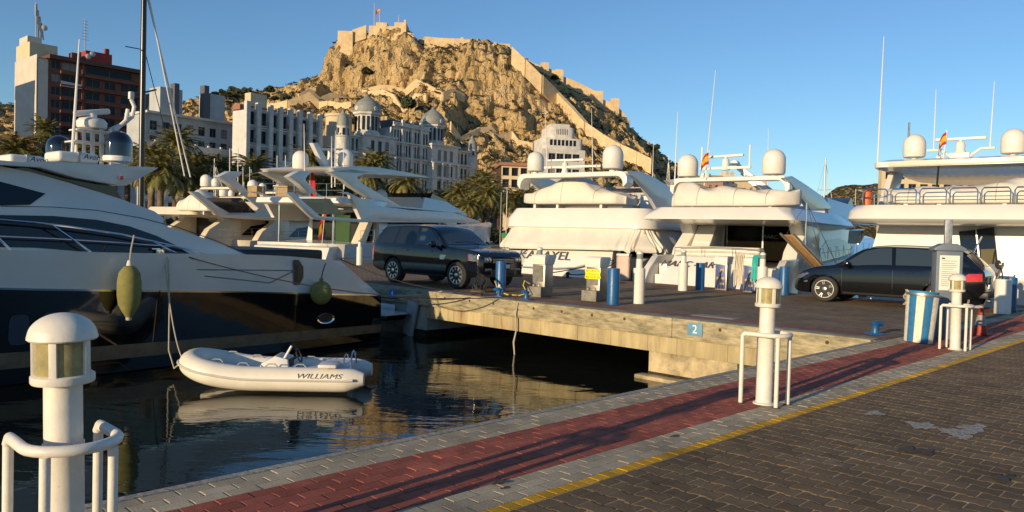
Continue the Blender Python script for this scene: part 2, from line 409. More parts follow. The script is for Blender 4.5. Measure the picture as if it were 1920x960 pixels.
# half blocks closing the edge
lay('edge_block', rect(.15 - g, .1 - g), pv_dark, [(-15.5 + i * .15, T4 - .05) for i in range(1, int(29.5 / .15), 2)], 'edge_block', 'edge_blocks_far')
def far_paving(name, c1, c2, mortar):          # too far away to tell the pieces apart: relief and tint by material
    mt, n, b = nodes(name); L = n.links
    b.inputs['Roughness'].default_value = .85; b.inputs['Specular IOR Level'].default_value = .3
    tc = n.nodes.new('ShaderNodeTexCoord'); mp = n.nodes.new('ShaderNodeMapping'); mp.inputs['Rotation'].default_value = (0, 0, -UA)
    L.new(tc.outputs['Object'], mp.inputs[0])
    br = n.nodes.new('ShaderNodeTexBrick'); br.inputs['Color1'].default_value = (*c1, 1); br.inputs['Color2'].default_value = (*c2, 1); br.inputs['Mortar'].default_value = (*mortar, 1)
    br.inputs['Scale'].default_value = 1; br.inputs['Mortar Size'].default_value = .006; br.inputs['Brick Width'].default_value = .2; br.inputs['Row Height'].default_value = .15; br.inputs['Bias'].default_value = 0
    L.new(mp.outputs[0], br.inputs['Vector'])
    nz = n.nodes.new('ShaderNodeTexNoise'); nz.inputs['Scale'].default_value = .8; nz.inputs['Detail'].default_value = 9; nz.inputs['Roughness'].default_value = .75
    L.new(tc.outputs['Object'], nz.inputs['Vector'])
    rp = n.nodes.new('ShaderNodeMapRange'); rp.inputs[1].default_value = .3; rp.inputs[2].default_value = .72; rp.inputs[3].default_value = .6; rp.inputs[4].default_value = 1.5; L.new(nz.outputs[0], rp.inputs[0])
    sc = n.nodes.new('ShaderNodeVectorMath'); sc.operation = 'SCALE'; L.new(br.outputs[0], sc.inputs[0]); L.new(rp.outputs[0], sc.inputs['Scale']); L.new(sc.outputs[0], b.inputs['Base Color'])
    bp = n.nodes.new('ShaderNodeBump'); bp.inputs['Strength'].default_value = .5; bp.inputs['Distance'].default_value = .01; bp.invert = True
    L.new(br.outputs['Fac'], bp.inputs['Height']); L.new(bp.outputs[0], b.inputs['Normal'])
    return mt
fp = far_paving('far_dark_paving', (.19, .13, .072), (.13, .09, .052), (.36, .27, .17))
# beyond the laid blocks (right of frame) the same paving as one sheet
bb = B(); bb.add([W(13.92, T4, -.002), W(60, T4, -.002), W(60, T4 - 13.9, -.002), W(13.92, T4 - 13.9, -.002)], [(0, 1, 2, 3)]); bb.add([W(-60, T4 - 13.9, -.002), W(60, T4 - 13.9, -.002), W(60, -58, -.002), W(-60, -58, -.002)], [(0, 1, 2, 3)])
bb.obj('far_paving', fp, prom, smooth=0)
bb = B(); bb.add([W(16.0, 0, -.003), W(16.0, T4 + .01, -.003), W(60, T4 + .01, -.003), W(60, 0, -.003)], [(0, 1, 2, 3)]).obj('far_band', pv_red, prom, smooth=0)
# spilt white paint and dark oil marks on the blocks
def blot(name, q, r0, mat, seed, el=1.6):
    rn_ = random.Random(seed); pts = []
    for k in range(28):
        a = 2 * math.pi * k / 28; r_ = r0 * (1 + .30 * math.sin(3 * a + seed) + .2 * rn_.uniform(-1, 1))
        pts.append((q.x + el * r_ * math.cos(a) * U.x - r_ * math.sin(a) * U.y, q.y + el * r_ * math.cos(a) * U.y + r_ * math.sin(a) * U.x, .003 + .0008 * (seed % 12)))
    pts.append((q.x, q.y, pts[0][2])); B().add(pts, [(k, (k + 1) % 28, 28) for k in range(28)]).obj(name, mat, prom, smooth=0)
spill = M('dried_paint', (.40, .35, .28), .8, var=.5, scale=30); oil = M('oil_stain', (.085, .058, .036), .8, var=.3, scale=20)
for i_, (x, y, r0) in enumerate(((1826, 803, .10), (1800, 812, .13), (1722, 797, .09), (1742, 802, .06), (1640, 776, .07))): blot('paint_mark', G(x, y), r0, spill, i_ + 2)
for i_, (x, y, r0) in enumerate(((1702, 845, .06), (1735, 849, .06), (1880, 898, .06), (935, 907, .035), (948, 915, .02), (1265, 818, .025))): blot('oil_mark', G(x, y), r0, oil, i_ + 20)
# --- the pier
PIER_A1 = 10.6; PIER_T1 = 75
sun_conc = M('pier_concrete', (.46, .37, .22), .85, var=.35, scale=2.2, bump=.7, bscale=14, c2=(.20, .18, .11), c2scale=1.3, c2lo=.46, c2hi=.66)
rust_conc = M('rust_streaked_concrete', (.42, .345, .19), .88, var=.28, scale=1.2, bump=.5, bscale=10, c2=(.27, .13, .04), c2scale=.9, c2lo=.56, c2hi=.70, stretch=(2.2, 2.2, .4))
pier = B(); pier.add([W(0.02, 0.0, -.012), W(PIER_A1, 0, -.012), W(PIER_A1, PIER_T1, -.012), W(.02, PIER_T1, -.012), W(.02, 0, -.52), W(PIER_A1, 0, -.52), W(PIER_A1, PIER_T1, -.52), W(.02, PIER_T1, -.52)], [(0, 1, 2, 3), (7, 6, 5, 4), (0, 4, 5, 1), (1, 5, 6, 2), (2, 6, 7, 3), (3, 7, 4, 0)])
pro = pier.obj('pier', concrete, smooth=0); tag(pro, 'concrete pier leaving the promenade at a right angle', None, None, 'structure')
pt = B(); pt.add([W(.02, 0, -.007), W(PIER_A1, 0, -.007), W(PIER_A1, PIER_T1, -.007), W(.02, PIER_T1, -.007)], [(0, 1, 2, 3)]); pt.obj('deck_paving', fp, pro, smooth=0)
rs = far_paving('far_red_paving', (.26, .10, .07), (.20, .08, .06), (.3, .22, .16))
for (x0, x1) in ((.42, 1.15), (9.1, 9.9)):
    b = B(); b.add([W(x0, .05, -.003), W(x1, .05, -.003), W(x1, PIER_T1, -.003), W(x0, PIER_T1, -.003)], [(0, 1, 2, 3)]); b.obj('red_band', rs, pro, smooth=0)
def slab_uv(b, a0, a1, t0, t1, z0, z1):
    q_ = [W(a0, t0, z0), W(a1, t0, z0), W(a1, t1, z0), W(a0, t1, z0), W(a0, t0, z1), W(a1, t0, z1), W(a1, t1, z1), W(a0, t1, z1)]
    return b.add(q_, [(3, 2, 1, 0), (4, 5, 6, 7), (0, 1, 5, 4), (1, 2, 6, 5), (2, 3, 7, 6), (3, 0, 4, 7)])
# edge timbers (planks) along the front of the pier
tb = [.06, 4.0, 8.5, 13.2, 18.2, 23.5, 29.5, 36, 43, 51, 60, 74.9]
timber = M('edge_beam_timber', (.38, .325, .20), .8, var=.35, scale=2.8, bump=.6, bscale=9, c2=(.25, .22, .13), c2scale=1.8, c2lo=.46, c2hi=.64, stretch=(1, 1, 4))
for i in range(len(tb) - 1):
    slab_uv(B(), -.13, .40, tb[i] + .004, tb[i + 1] - .004, -.40, .012).obj('edge_beam', timber, pro, bevel=.015)
# lower concrete fascia panels, rust streaked
ft = [.06, 1.55, 2.75, 3.9, 4.62, 5.6, 6.55, 7.7, 8.52, 9.7, 10.9, 12.1]
for i in range(len(ft) - 1):
    slab_uv(B(), -.075, .3, ft[i] + .003, ft[i + 1] - .003, -.74, -.403).obj('fascia_panel', rust_conc, pro, bevel=.006)
# supports and the solid abutment wall
slab_uv(B(), -.05, 9.5, 2.55, 4.6, -4, -.742).obj('support_pier', sun_conc, pro, bevel=.02)
slab_uv(B(), .15, 9.5, .0, .75, -4, -.742).obj('support_pier', sun_conc, pro, bevel=.02)
slab_uv(B(), -.02, PIER_A1 - .3, 12.1, PIER_T1, -4, -.402).obj('abutment_wall', concrete, pro, bevel=.02)
b = B(); slab_uv(b, -.35, -.052, 2.4, 4.75, -1.36, -1.22); b.obj('water_ledge', sun_conc, pro, bevel=.03)
algae = M('algae_band', (.035, .032, .016), .35, var=.5, scale=6, bump=.4, bscale=20)
slab_uv(B(), -.056, 9.4, 2.544, 4.606, -2, -1.17).obj('tide_band', algae, pro)
slab_uv(B(), -.026, 8, 12.094, PIER_T1 - 1, -2, -1.1).obj('tide_band', algae, pro)
b = B(); b.add([W(-15, .003, -2), W(0, .003, -2), W(0, .003, -1.15), W(-15, .003, -1.15)], [(0, 1, 2, 3)]).obj('tide_band', algae, pro)
# bolts on the edge beam
for t in [.8, 1.9, 2.9, 5.2, 6.1, 7.0, 7.9, 9.3, 10.2, 11.2]:
    B().lathe([(.001, -.012), (.03, -.010), (.035, 0)], n=10, axis='x').obj('bolt', M('rusty_iron', (.09, .06, .04), .8, .3), pro, loc=W(-.131, t, -.12), rz=UA)
# worn pale cover slab in the deck
slab_uv(B(), .9, 1.4, 3.2, 4.2, -.01, .004).obj('cover_plate', M('pale_plate', (.28, .23, .17), .7, var=.2), pro, bevel=.003)
# ================================================================== quayside furniture
white_p = M('white_paint', (.72, .68, .60), .42, var=.07, scale=9, bump=.06, bscale=60, c2=(.40, .29, .17), c2scale=9, c2lo=.64, c2hi=.74)
blue_p = M('blue_paint', (.012, .10, .27), .38, var=.12, scale=7, bump=.15, bscale=40)
teal_p = M('bright_blue_paint', (.02, .20, .38), .5, var=.15, scale=9)
dirty_glass = M('yellowed_lens', (.50, .43, .20), .22, var=.25, scale=12, trans=.35)
steel = M('brushed_steel', (.42, .40, .37), .38, .85, var=.12, scale=8)
chrome = M('chrome', (.75, .75, .75), .12, 1., var=0)
rope_m = M('pale_rope', (.48, .42, .32), .9, var=.2, scale=60, bump=.5, bscale=120)
dark_rope = M('dark_rope', (.03, .03, .035), .85, var=.2, scale=60)
black_r = M('black_rubber', (.015, .015, .015), .65, var=.1)
grey_cab = M('grey_blue_cabinet', (.115, .15, .20), .5, var=.12, scale=6)
paper = M('notice_paper', (.72, .68, .60), .8, var=.04)
ink = M('print_ink', (.03, .03, .035), .8, var=0)
def rodz(b, pts, r, n=10): return b.tube(pts, r, n)
def light_post(label, q, lean=(0, 0), s=1.0):
    r_ = thing('light_post', label, 'light post', q, UA, 'white dome-capped light posts along the quay edge')
    r_.rotation_euler = (lean[0], lean[1], UA); r_.scale = (s, s, s)
    B().lathe([(.0, 0), (.105, 0), (.105, .012), (.085, .018), (.078, .03), (.0775, .66), (.080, .664), (.080, .69), (.074, .694), (.0735, .955), (.0, .955)], n=32).obj('pedestal', white_p, r_)
    B().lathe([(.0, .945), (.118, .948), (.122, .955), (.122, .98), (.116, .985), (.0, .985)], n=32).obj('lamp_base', white_p, r_)
    le = B().lathe([(.0, .984), (.104, .985), (.104, 1.135), (.0, 1.135)], n=32).obj('lens', dirty_glass, r_)
    B().lathe([(.05, .99), (.055, 1.06), (.045, 1.12), (.0, 1.125)], n=16).obj('bulb_cover', M('inner_glass', (.6, .52, .3), .3), le)
    for k in range(5):
        a = R(72 * k + 20)
        B().box((.108 * math.cos(a), .108 * math.sin(a), 1.06), (.016, .03, .165), rz=a).obj('lens_rib', white_p, r_, bevel=.003)
    prof = [(.0, 1.130), (.128, 1.130), (.134, 1.136), (.133, 1.145)] + [(.131 * math.cos(R(e)), 1.145 + .098 * math.sin(R(e))) for e in range(6, 90, 7)] + [(.0, 1.243)]
    B().lathe(prof, n=40).obj('dome_cap', white_p, r_)
    return r_
def guard(label, q, rz=UA):
    r_ = thing('guard_rail', label, 'guard rail', q, rz, 'white tubular guard rails round the light posts')
    k = .175; h = .70; pts = [(-k, .17, h - .03), (-k, .145, h)] + [(-k, .05, h)]
    pts += [(-k * math.cos(R(e)), -.06 - k * .95 * math.sin(R(e)), h) for e in range(0, 181, 15)] + [(k, .05, h), (k, .145, h), (k, .17, h - .03)]
    B().tube(pts, .0235, 12).obj('rail', white_p, r_)
    for (x, y) in ((-k, .17), (k, .17), (-.125, -.178), (.125, -.178)):
        lg = B().tube([(x, y, 0), (x, y, h - .02)], .021, 12).obj('leg', white_p, r_)
        B().lathe([(.0, 0), (.038, 0), (.038, .006), (.0, .008)], c=(x, y, 0), n=14).obj('foot_plate', M('rusty_iron', (.09, .06, .04), .8, .3), lg)
    return r_
PT = -1.21
light_post('white dome-capped light post rising beside the moored black-hulled yacht', W(-12.72, PT), (0, R(-1.0)), .99)
guard('white tubular guard rail round the light post beside the black-hulled yacht', W(-12.72, PT))
light_post('white dome-capped light post facing the number 2 sign on the pier', W(-6.47, PT), (0, R(.8)), 1.02)
guard('white tubular guard rail round the post facing the number 2 sign', W(-6.45, PT))
light_post('white dome-capped light post between striped bin and traffic cone', W(-.09, PT), (0, R(-1.5)), .97)
guard('white tubular guard rail round the post between striped bin and cone', W(-.1, PT))
# --- striped bin
bq = G(1722, 641); bn = thing('litter_bin', 'leaning barrel bin with blue and white vertical stripes and rope on its rim', 'bin', bq, R(-20))
bn.rotation_euler = (R(-2), R(3.5), R(-20))
def wd(name, c): return M(name, c, .6, var=.14, scale=14, bump=.25, bscale=40)
bl, wh = wd('bin_blue', (.02, .16, .36)), wd('bin_white', (.72, .66, .54))
N = 12
for k in range(N):
    a0, a1 = R(360 / N * k + .5), R(360 / N * (k + 1) - .5); r0, r1 = .225, .258
    b = B(); v_ = []
    for z, rr in ((.0, r0), (.80, r1)):
        for e in (a0, (a0 * 2 + a1) / 3, (a0 + a1 * 2) / 3, a1): v_ += [(rr * math.cos(e), rr * math.sin(e), z), ((rr - .018) * math.cos(e), (rr - .018) * math.sin(e), z)]
    fs = []
    for i in range(3):
        o_, i_, o2, i2 = 2 * i, 2 * i + 1, 2 * i + 2, 2 * i + 3
        fs += [(o_, o2, o2 + 8, o_ + 8), (i_, i_ + 8, i2 + 8, i2), (o_ + 8, o2 + 8, i2 + 8, i_ + 8), (o_, i_, i2, o2)]
    fs += [(0, 8, 9, 1), (6, 7, 15, 14)]
    b.add(v_, fs).obj('stave', bl if k % 2 else wh, bn, smooth=25)
B().lathe([(.243, .775), (.275, .78), (.28, .80), (.275, .825), (.243, .825), (.236, .80), (.243, .775)], n=40).obj('rim', steel, bn)
B().lathe([(.0, .05), (.2, .05), (.236, .83), (.238, .86), (.228, .86), (.19, .08), (.0, .08)], n=36).obj('liner', teal_p, bn)
rp = [(-.26 + .03 * math.sin(i * 1.1), -.06 + .02 * math.cos(i * 1.7), .86 - i * .028) for i in range(10)]
B().tube(rp, .012, 6).tube([(q_[0] - .02, q_[1] + .05 * math.sin(i), q_[2]) for i, q_ in enumerate(rp)], .011, 6).obj('knotted_rope', rope_m, bn)
# --- traffic cone
cq = G(1838, 628); cn = thing('traffic_cone', 'small faded red traffic cone with grey sleeve on the paving', 'traffic cone', cq, UA)
cone_red = M('cone_red', (.33, .03, .012), .6, var=.2, scale=10)
B().box((0, 0, .02), (.3, .3, .04)).obj('base', cone_red, cn, bevel=.01)
B().lathe([(.12, .04), (.095, .18)], n=24).obj('lower_cone', cone_red, cn)
B().lathe([(.0955, .18), (.062, .37), (.0, .37)], n=24).obj('sleeve', M('cone_grey', (.30, .29, .27), .6, var=.2, scale=12), cn)
B().lathe([(.061, .37), (.035, .5), (.028, .505), (.0, .505)], n=20).obj('tip', cone_red, cn)
# --- mooring bollards (cast, hooked head)
def mooring(label, q, rz):
    r_ = thing('mooring_bollard', label, 'mooring bollard', q, rz, 'blue cast mooring bollards on the pier edge')
    B().box((0, 0, .012), (.28, .22, .024)).obj('base_plate', blue_p, r_, bevel=.006)
    B().lathe([(.075, .02), (.062, .06), (.058, .14), (.07, .18), (.085, .2), (.07, .215), (.0, .218)], n=20).obj('stem', blue_p, r_)
    B().tube([(0, 0, .185), (.07, 0, .195), (.13, 0, .19), (.16, 0, .165)], [.06, .05, .042, .03], 10).obj('horn', blue_p, r_)
    return r_
mooring('blue hooked mooring bollard at the pier corner beside the striped bin', G(1641, 627), R(10))
mooring('blue mooring bollard beside the bare grey service pedestal, rope spring attached', W(.5, 9.75), R(150))
mooring('blue mooring bollard on the edge between the two grey service pedestals', W(.5, 8.75), R(140))
# --- low lamps and blue bollards
def low_lamp(label, q, s=1):
    r_ = thing('bollard_lamp', label, 'bollard lamp', q, 0, 'white bollard lamps along the pier'); r_.scale = (s, s, s)
    B().lathe([(.0, 0), (.15, 0), (.15, .88), (.143, .888), (.0, .89)], n=32).obj('base', white_p, r_)
    B().lathe([(.088, .885), (.085, 1.12), (.0, 1.12)], n=24).obj('neck', white_p, r_)
    B().lathe([(.078, 1.12), (.078, 1.24), (.0, 1.24)], n=24).obj('lens', M('grey_lens', (.33, .40, .38), .15, var=.1, trans=.4), r_)
    B().lathe([(.085, 1.24)] + [(.085 * math.cos(R(e)), 1.25 + .075 * math.sin(R(e))) for e in range(0, 90, 12)] + [(.0, 1.326)], n=24).obj('cap', white_p, r_)
    return r_
low_lamp('white bollard lamp beside the blue bollard and yellow sale sign', G(1197, 569))
low_lamp('white bollard lamp behind the bare grey service pedestal', W(2.2, 9.9))
low_lamp('white bollard lamp in front of the yacht name painted in slanted letters', G(1238 + 42, 545))
low_lamp('white bollard lamp behind the tail of the parked black off-roader', G(674, 497))
low_lamp('white bollard lamp beside the turquoise hose', G(1428, 555))
def blue_bollard(label, q):
    r_ = thing('blue_bollard', label, 'bollard', q, 0, 'plain blue steel bollards')
    B().lathe([(.0, 0), (.15, 0), (.15, .87), (.143, .885), (.0, .888)], n=32).obj('tube', blue_p, r_)
    B().lathe([(.0, 0), (.17, 0), (.17, .015), (.15, .02)], n=32).obj('base_ring', blue_p, r_)
    return r_
blue_bollard('blue steel bollard between yellow sale sign and white bollard lamp', G(1149, 571))
blue_bollard('blue steel bollard in front of the off-roader grille', G(938, 547))
blue_bollard('blue steel bollard beside the blue-panelled service pedestal', G(1312, 543))
blue_bollard('blue steel bollard in front of the nose of the black sport SUV', W(9.3, 6.1))
blue_bollard('blue steel bollard behind the stout white column by the notice cabinet', W(9.75, .15))
# --- service pedestals
def service(name, label, q, rz, blue=False):
    r_ = thing(name, label, 'service pedestal', q, rz, 'service pedestals along the pier')
    b = B().bx(-.2, .2, -.2, .2, 0, .98); b.obj('body', steel, r_, bevel=.01)
    cap = B().prism([(-.25, .96), (.22, .96), (.22, 1.0), (.32, 1.22), (.25, 1.25), (-.2, 1.25), (-.25, 1.19)], -.225, .225, 'y'); cap.obj('cap', white_p, r_, bevel=.012); r_.scale = (1, 1, .9)
    if blue:
        p_ = B().bx(-.214, -.2, -.17, .17, .06, .94).obj('socket_panel', M('panel_blue', (.035, .075, .24), .45, var=.1), r_, bevel=.004)
        for (y, z, w_, h_) in ((-.05, .74, .13, .1), (.08, .44, .12, .09), (-.09, .44, .12, .09), (-.06, .24, .14, .08)):
            B().bx(-.232, -.214, y - w_ / 2, y + w_ / 2, z - h_ / 2, z + h_ / 2).obj('socket_cover', M('ochre_cover', (.42, .30, .14), .6), p_, bevel=.004)
        for k in range(3):
            pts = catenary((-.24, -.05 + k * .05, .74 - k * .05), (-.3 - .02 * k, .15 - .12 * k, .05), -.06 - .03 * k, 10)
            B().tube(pts, .012, 6).obj('cable', black_r, r_)
    else:
        B().bx(-.206, -.2, -.15, .15, .45, .93).obj('front_panel', M('dull_grey_panel', (.22, .21, .18), .4, .5, var=.2, scale=10), r_)
        B().bx(-.42, -.202, -.235, .2, 0, .3).obj('step_box', M('weathered_box', (.24, .23, .19), .7, .2, var=.25, scale=7), r_, bevel=.01)
        for y in (-.08, .1): B().tube([(-.3, y, .3), (-.3, y, .36), (-.26, y, .38)], .012, 8).obj('tap', M('brass', (.5, .36, .14), .35, .9), r_)
    return r_
RZ = UA + R(8)
s1 = service('service_pedestal', 'bare grey service pedestal with white cap and yellow hose', W(1.75, 9.35), RZ)
s2 = service('service_pedestal', 'grey service pedestal carrying the yellow sale sign', W(2.05, 7.72), RZ)
s3 = service('service_pedestal', 'service pedestal with blue socket panel and ochre covers beside a blue bollard', W(9.55, 8.35), RZ, True)
s4 = service('service_pedestal', 'service pedestal with blue panel hung with coiled pale hose', W(9.5, 7.3), RZ, True)
# sale sign
sg = thing('sale_sign', 'bright yellow sale sign with black lettering on a service pedestal', 'sign', W(2.05, 7.72), RZ); sg.scale = (1, 1, .9)
yl = M('sign_yellow', (.85, .72, .0), .5, var=.03)
pl = [(-.235, .64), (-.2, .62), (.2, .62), (.235, .64), (.235, .68), (.215, .76), (.235, .84), (.235, .885), (.2, .9), (-.2, .9), (-.235, .885), (-.235, .84), (-.215, .76), (-.235, .68)]
B().prism(pl, -.226, -.212, 'x').obj('plate', yl, sg, bevel=.002)
sx = lambda z, y=0: frame((-.2275, y, z), (0, -1, 0), (0, 0, 1))
text('EN VENTA', .085, ink, sg, sx(.845), depth=.001)
text('survelhabitat.com', .052, ink, sg, sx(.76), depth=.001)
text('902 15 01 02', .082, ink, sg, sx(.675), depth=.001)
# yellow hose + black hose reel by the first pedestal
yh = M('yellow_hose', (.62, .44, .05), .5, var=.1)
hb = B().tube([W(1.35, 9.45, .34), W(1.2, 9.5, .42), W(1.1, 9.45, .3), W(1.1, 9.3, .1), W(1.0, 9.5, .03), W(.95, 9.9, .03), W(1.0, 10.3, .1), W(1.15, 10.55, .28), W(1.3, 10.75, .33)], .018, 8)
tag(hb.obj('hose', yh), 'yellow water hose looping from the bare grey service pedestal', 'hose')
hr = thing('cable_bundle', 'bundle of black cables heaped beside the blue bollard by the off-roader', 'cable', W(1.15, 11.15), UA)
for k in range(7):
    rr = .16 + .03 * (k % 3); c_ = (random.uniform(-.06, .06), random.uniform(-.1, .1), .2 + .015 * k)
    B().tube([(c_[0] + .05 * math.sin(3 * R(e)), c_[1] + rr * math.cos(R(e)), c_[2] + rr * math.sin(R(e)) * 1.1) for e in range(0, 360, 20)], .017, 6, closed=True).obj('cable_loop', black_r, hr)
tc_ = thing('tap_bottle', 'small pale plastic canister standing at the pier edge', 'canister', W(.85, 10.1), 0)
B().lathe([(.0, 0), (.07, 0), (.075, .03), (.075, .18), (.05, .23), (.03, .25), (.0, .25)], n=18).obj('bottle', M('pale_plastic', (.6, .57, .5), .35), tc_)
B().lathe([(.035, .25), (.035, .29), (.0, .292)], n=14).obj('lid', M('lid_white', (.75, .73, .7), .4), tc_)
# hose on the far pedestal: turquoise and cream bundles
def hose_bundle(name, label, q, mat, n, dx, h0=1.0, l=.85):
    r_ = thing(name, label, 'hose', q, UA)
    for k in range(n):
        x = (k - n / 2) * dx
        pts = [(-.02, x, .0 + h0), (-.08 - .01 * (k % 3), x, h0 - .08), (-.1 - .015 * (k % 2), x + .02, h0 - l * .6), (-.06, x + .04, h0 - l - .05 * (k % 3)), (-.02, x + .06, h0 - l * .55), (0, x + .02, h0 - .03)]
        B().tube(pts, .02, 7).obj('hose_loop', mat, r_)
    return r_
hose_bundle('turquoise_hose', 'turquoise hose hung in loops on the service pedestal', W(9.28, 7.05), M('turquoise', (.02, .42, .38), .5), 5, .04, 1.2, .75)
hose_bundle('cream_hose', 'cream hose hung in long loops beside the turquoise hose', W(9.3, 7.62), M('cream_hose', (.62, .56, .42), .55), 6, .055, 1.22, .95)
# --- notice cabinets
def cabinet(label, q, rz, pole=True):
    r_ = thing('notice_cabinet', label, 'cabinet', q, rz, 'grey-blue notice cabinets')
    B().bx(-.205, .205, -.205, .205, 0, 1.55).obj('body', grey_cab, r_, bevel=.012)
    B().prism([(-.26, 1.55), (.26, 1.55), (.25, 1.6), (.1, 1.68), (-.1, 1.68), (-.25, 1.6)], -.25, .25, 'y').obj('cap', grey_cab, r_, bevel=.015)
    mesh_m = M('perforated_panel', (.16, .19, .24), .5, .3, var=.5, scale=90)
    B().bx(-.16, .16, -.211, -.2055, .25, .82).obj('perforated_panel', mesh_m, r_)
    nt_ = B().bx(-.155, .155, -.213, -.2065, .86, 1.47).obj('notice_sheet', paper, r_)
    B().bx(-.125, -.075, -.2142, -.2132, 1.405, 1.43).obj('letterhead', ink, nt_)
    zz = 1.37
    for k in range(15):
        w_ = random.uniform(.18, .25)
        B().bx(-.125, -.125 + w_, -.2141, -.2132, zz, zz + .009).obj('text_line', M('grey_ink', (.22, .21, .2), .8, var=0), nt_, smooth=0)
        zz -= .033 if k % 4 else .045
        if zz < .9: break
    B().bx(.2055, .225, -.06, .06, .95, 1.45).obj('side_vent', M('rusty_iron', (.09, .06, .04), .8, .3), r_, bevel=.004)
    if pole: B().bx(-.06, .06, -.05, .05, 1.675, 2.1).obj('pole', M('galvanised', (.30, .32, .35), .5, .7, var=.2, scale=14), r_, bevel=.006)
    return r_
cabinet('grey-blue notice cabinet with white sheet behind the striped bin', W(1.45, -.62), R(-18))
cabinet('grey-blue notice cabinet with white sheet beside the stout white column', W(9.65, -.75), R(-20), False)
wc = thing('white_column', 'stout white column standing beside the grey-blue notice cabinet', 'column', G(1879, 588), 0)
B().lathe([(.0, 0), (.185, 0), (.185, .84), (.17, .86), (.0, .86)], n=32).obj('tube', white_p, wc)
B().tube([(-.02, 0, .85), (-.05, 0, 1.05), (-.14, -.03, 1.2)], .018, 8).obj('stalk', black_r, wc)
B().lathe([(.0, -.03), (.09, -.02), (.12, .02), (.0, .03)], c=(-.18, -.03, 1.22), n=18, axis='x').obj('mirror', M('mirror_back', (.05, .045, .05), .3), wc)
# --- berth number signs
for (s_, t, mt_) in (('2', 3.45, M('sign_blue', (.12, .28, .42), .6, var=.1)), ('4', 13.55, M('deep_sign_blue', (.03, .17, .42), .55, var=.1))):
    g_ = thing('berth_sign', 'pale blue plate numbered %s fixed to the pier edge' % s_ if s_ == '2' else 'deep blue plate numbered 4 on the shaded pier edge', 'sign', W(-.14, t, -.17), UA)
    B().bx(-.012, 0, -.17, .17, -.125, .125).obj('plate', mt_, g_, bevel=.003)
    text(s_, .24, M('sign_white', (.82, .82, .8), .6, var=.03), g_, frame((-.0135, 0, 0), (0, -1, 0), (0, 0, 1)), depth=.001)
# ================================================================== cars
car_black = M('black_car_paint', (.004, .0045, .006), .10, var=0, coat=.6, spec=.4)
glass_d = M('dark_car_glass', (.010, .014, .018), .04, var=0, spec=.6)
glass_c = M('clear_car_glass', (.03, .045, .06), .03, var=0, spec=.8)
tyre_m = M('tyre_rubber', (.018, .017, .016), .75, var=.15, scale=20)
alloy = M('alloy_rim', (.62, .60, .56), .28, .9, var=.04)
plastic = M('black_plastic', (.012, .012, .013), .5, var=0)
lampg = M('headlamp_glass', (.20, .21, .23), .08, .5, var=.4, scale=30)
red_lamp = M('red_tail_lamp', (.55, .012, .01), .12, var=.2, scale=14, coat=1.)
def make_wheel(parent, x, y, r, rim_r, nsp, side, double=False, caliper=None):
    w_ = bpy.data.objects.new('wheel', None); col.objects.link(w_); w_.parent = parent; w_.location = (x, y, r)
    if side < 0: w_.rotation_euler = (0, 0, math.pi)
    wd_ = .125
    prof = [(rim_r, -wd_), (r - .03, -wd_), (r - .006, -wd_ + .02), (r, -wd_ + .05), (r, wd_ - .05), (r - .006, wd_ - .02), (r - .03, wd_), (rim_r + .006, wd_), (rim_r, wd_ - .01), (rim_r, -wd_)]
    B().lathe(prof, n=48, axis='y').obj('tyre', tyre_m, w_, smooth=35)
    B().lathe([(rim_r - .001, wd_ - .012), (rim_r - .018, wd_ - .006), (rim_r - .03, wd_ - .03), (rim_r - .035, -.02), (.06, -.02), (.0, -.02)], n=48, axis='y').obj('barrel', M('dark_barrel', (.015, .015, .015), .6, .3), w_, smooth=35)
    b = B()
    b.lathe([(rim_r - .002, wd_ - .02), (rim_r - .004, wd_ + .001), (rim_r - .022, wd_ + .001), (rim_r - .028, wd_ - .03)], n=48, axis='y')
    b.lathe([(.0, wd_ - .005), (.05, wd_ - .006), (.075, wd_ - .02), (.075, wd_ - .06)], n=20, axis='y')
    for k in range(nsp):
        a = 2 * math.pi * k / nsp + .15
        for off in ((-.13, .13) if double else (0,)):
            a2 = a + off
            w0, w1 = (.024, .019) if double else (.030, .044)
            d0 = Vector((math.cos(a), 0, math.sin(a))); d1 = Vector((math.cos(a2), 0, math.sin(a2)))
            p0 = d0 * .05 + Vector((0, wd_ - .018, 0)); p1 = d1 * (rim_r - .01) + Vector((0, wd_ - .004, 0))
            dd = (p1 - p0).normalized(); sd_ = dd.cross(Vector((0, 1, 0))).normalized()
            v_ = [p0 - sd_ * w0 / 2, p0 + sd_ * w0 / 2, p1 + sd_ * w1 / 2, p1 - sd_ * w1 / 2]
            v2 = [q_ - Vector((0, .03, 0)) for q_ in v_]
            b.add(v_ + v2, [(0, 1, 2, 3), (7, 6, 5, 4), (0, 4, 5, 1), (1, 5, 6, 2), (2, 6, 7, 3), (3, 7, 4, 0)])
    b.obj('rim', alloy, w_, smooth=30)
    if caliper: B().box((.1, .03, .12), (.09, .05, .14), mat=Matrix.Rotation(R(40), 3, 'Y')).obj('brake_caliper', caliper, w_, bevel=.01)
    return w_
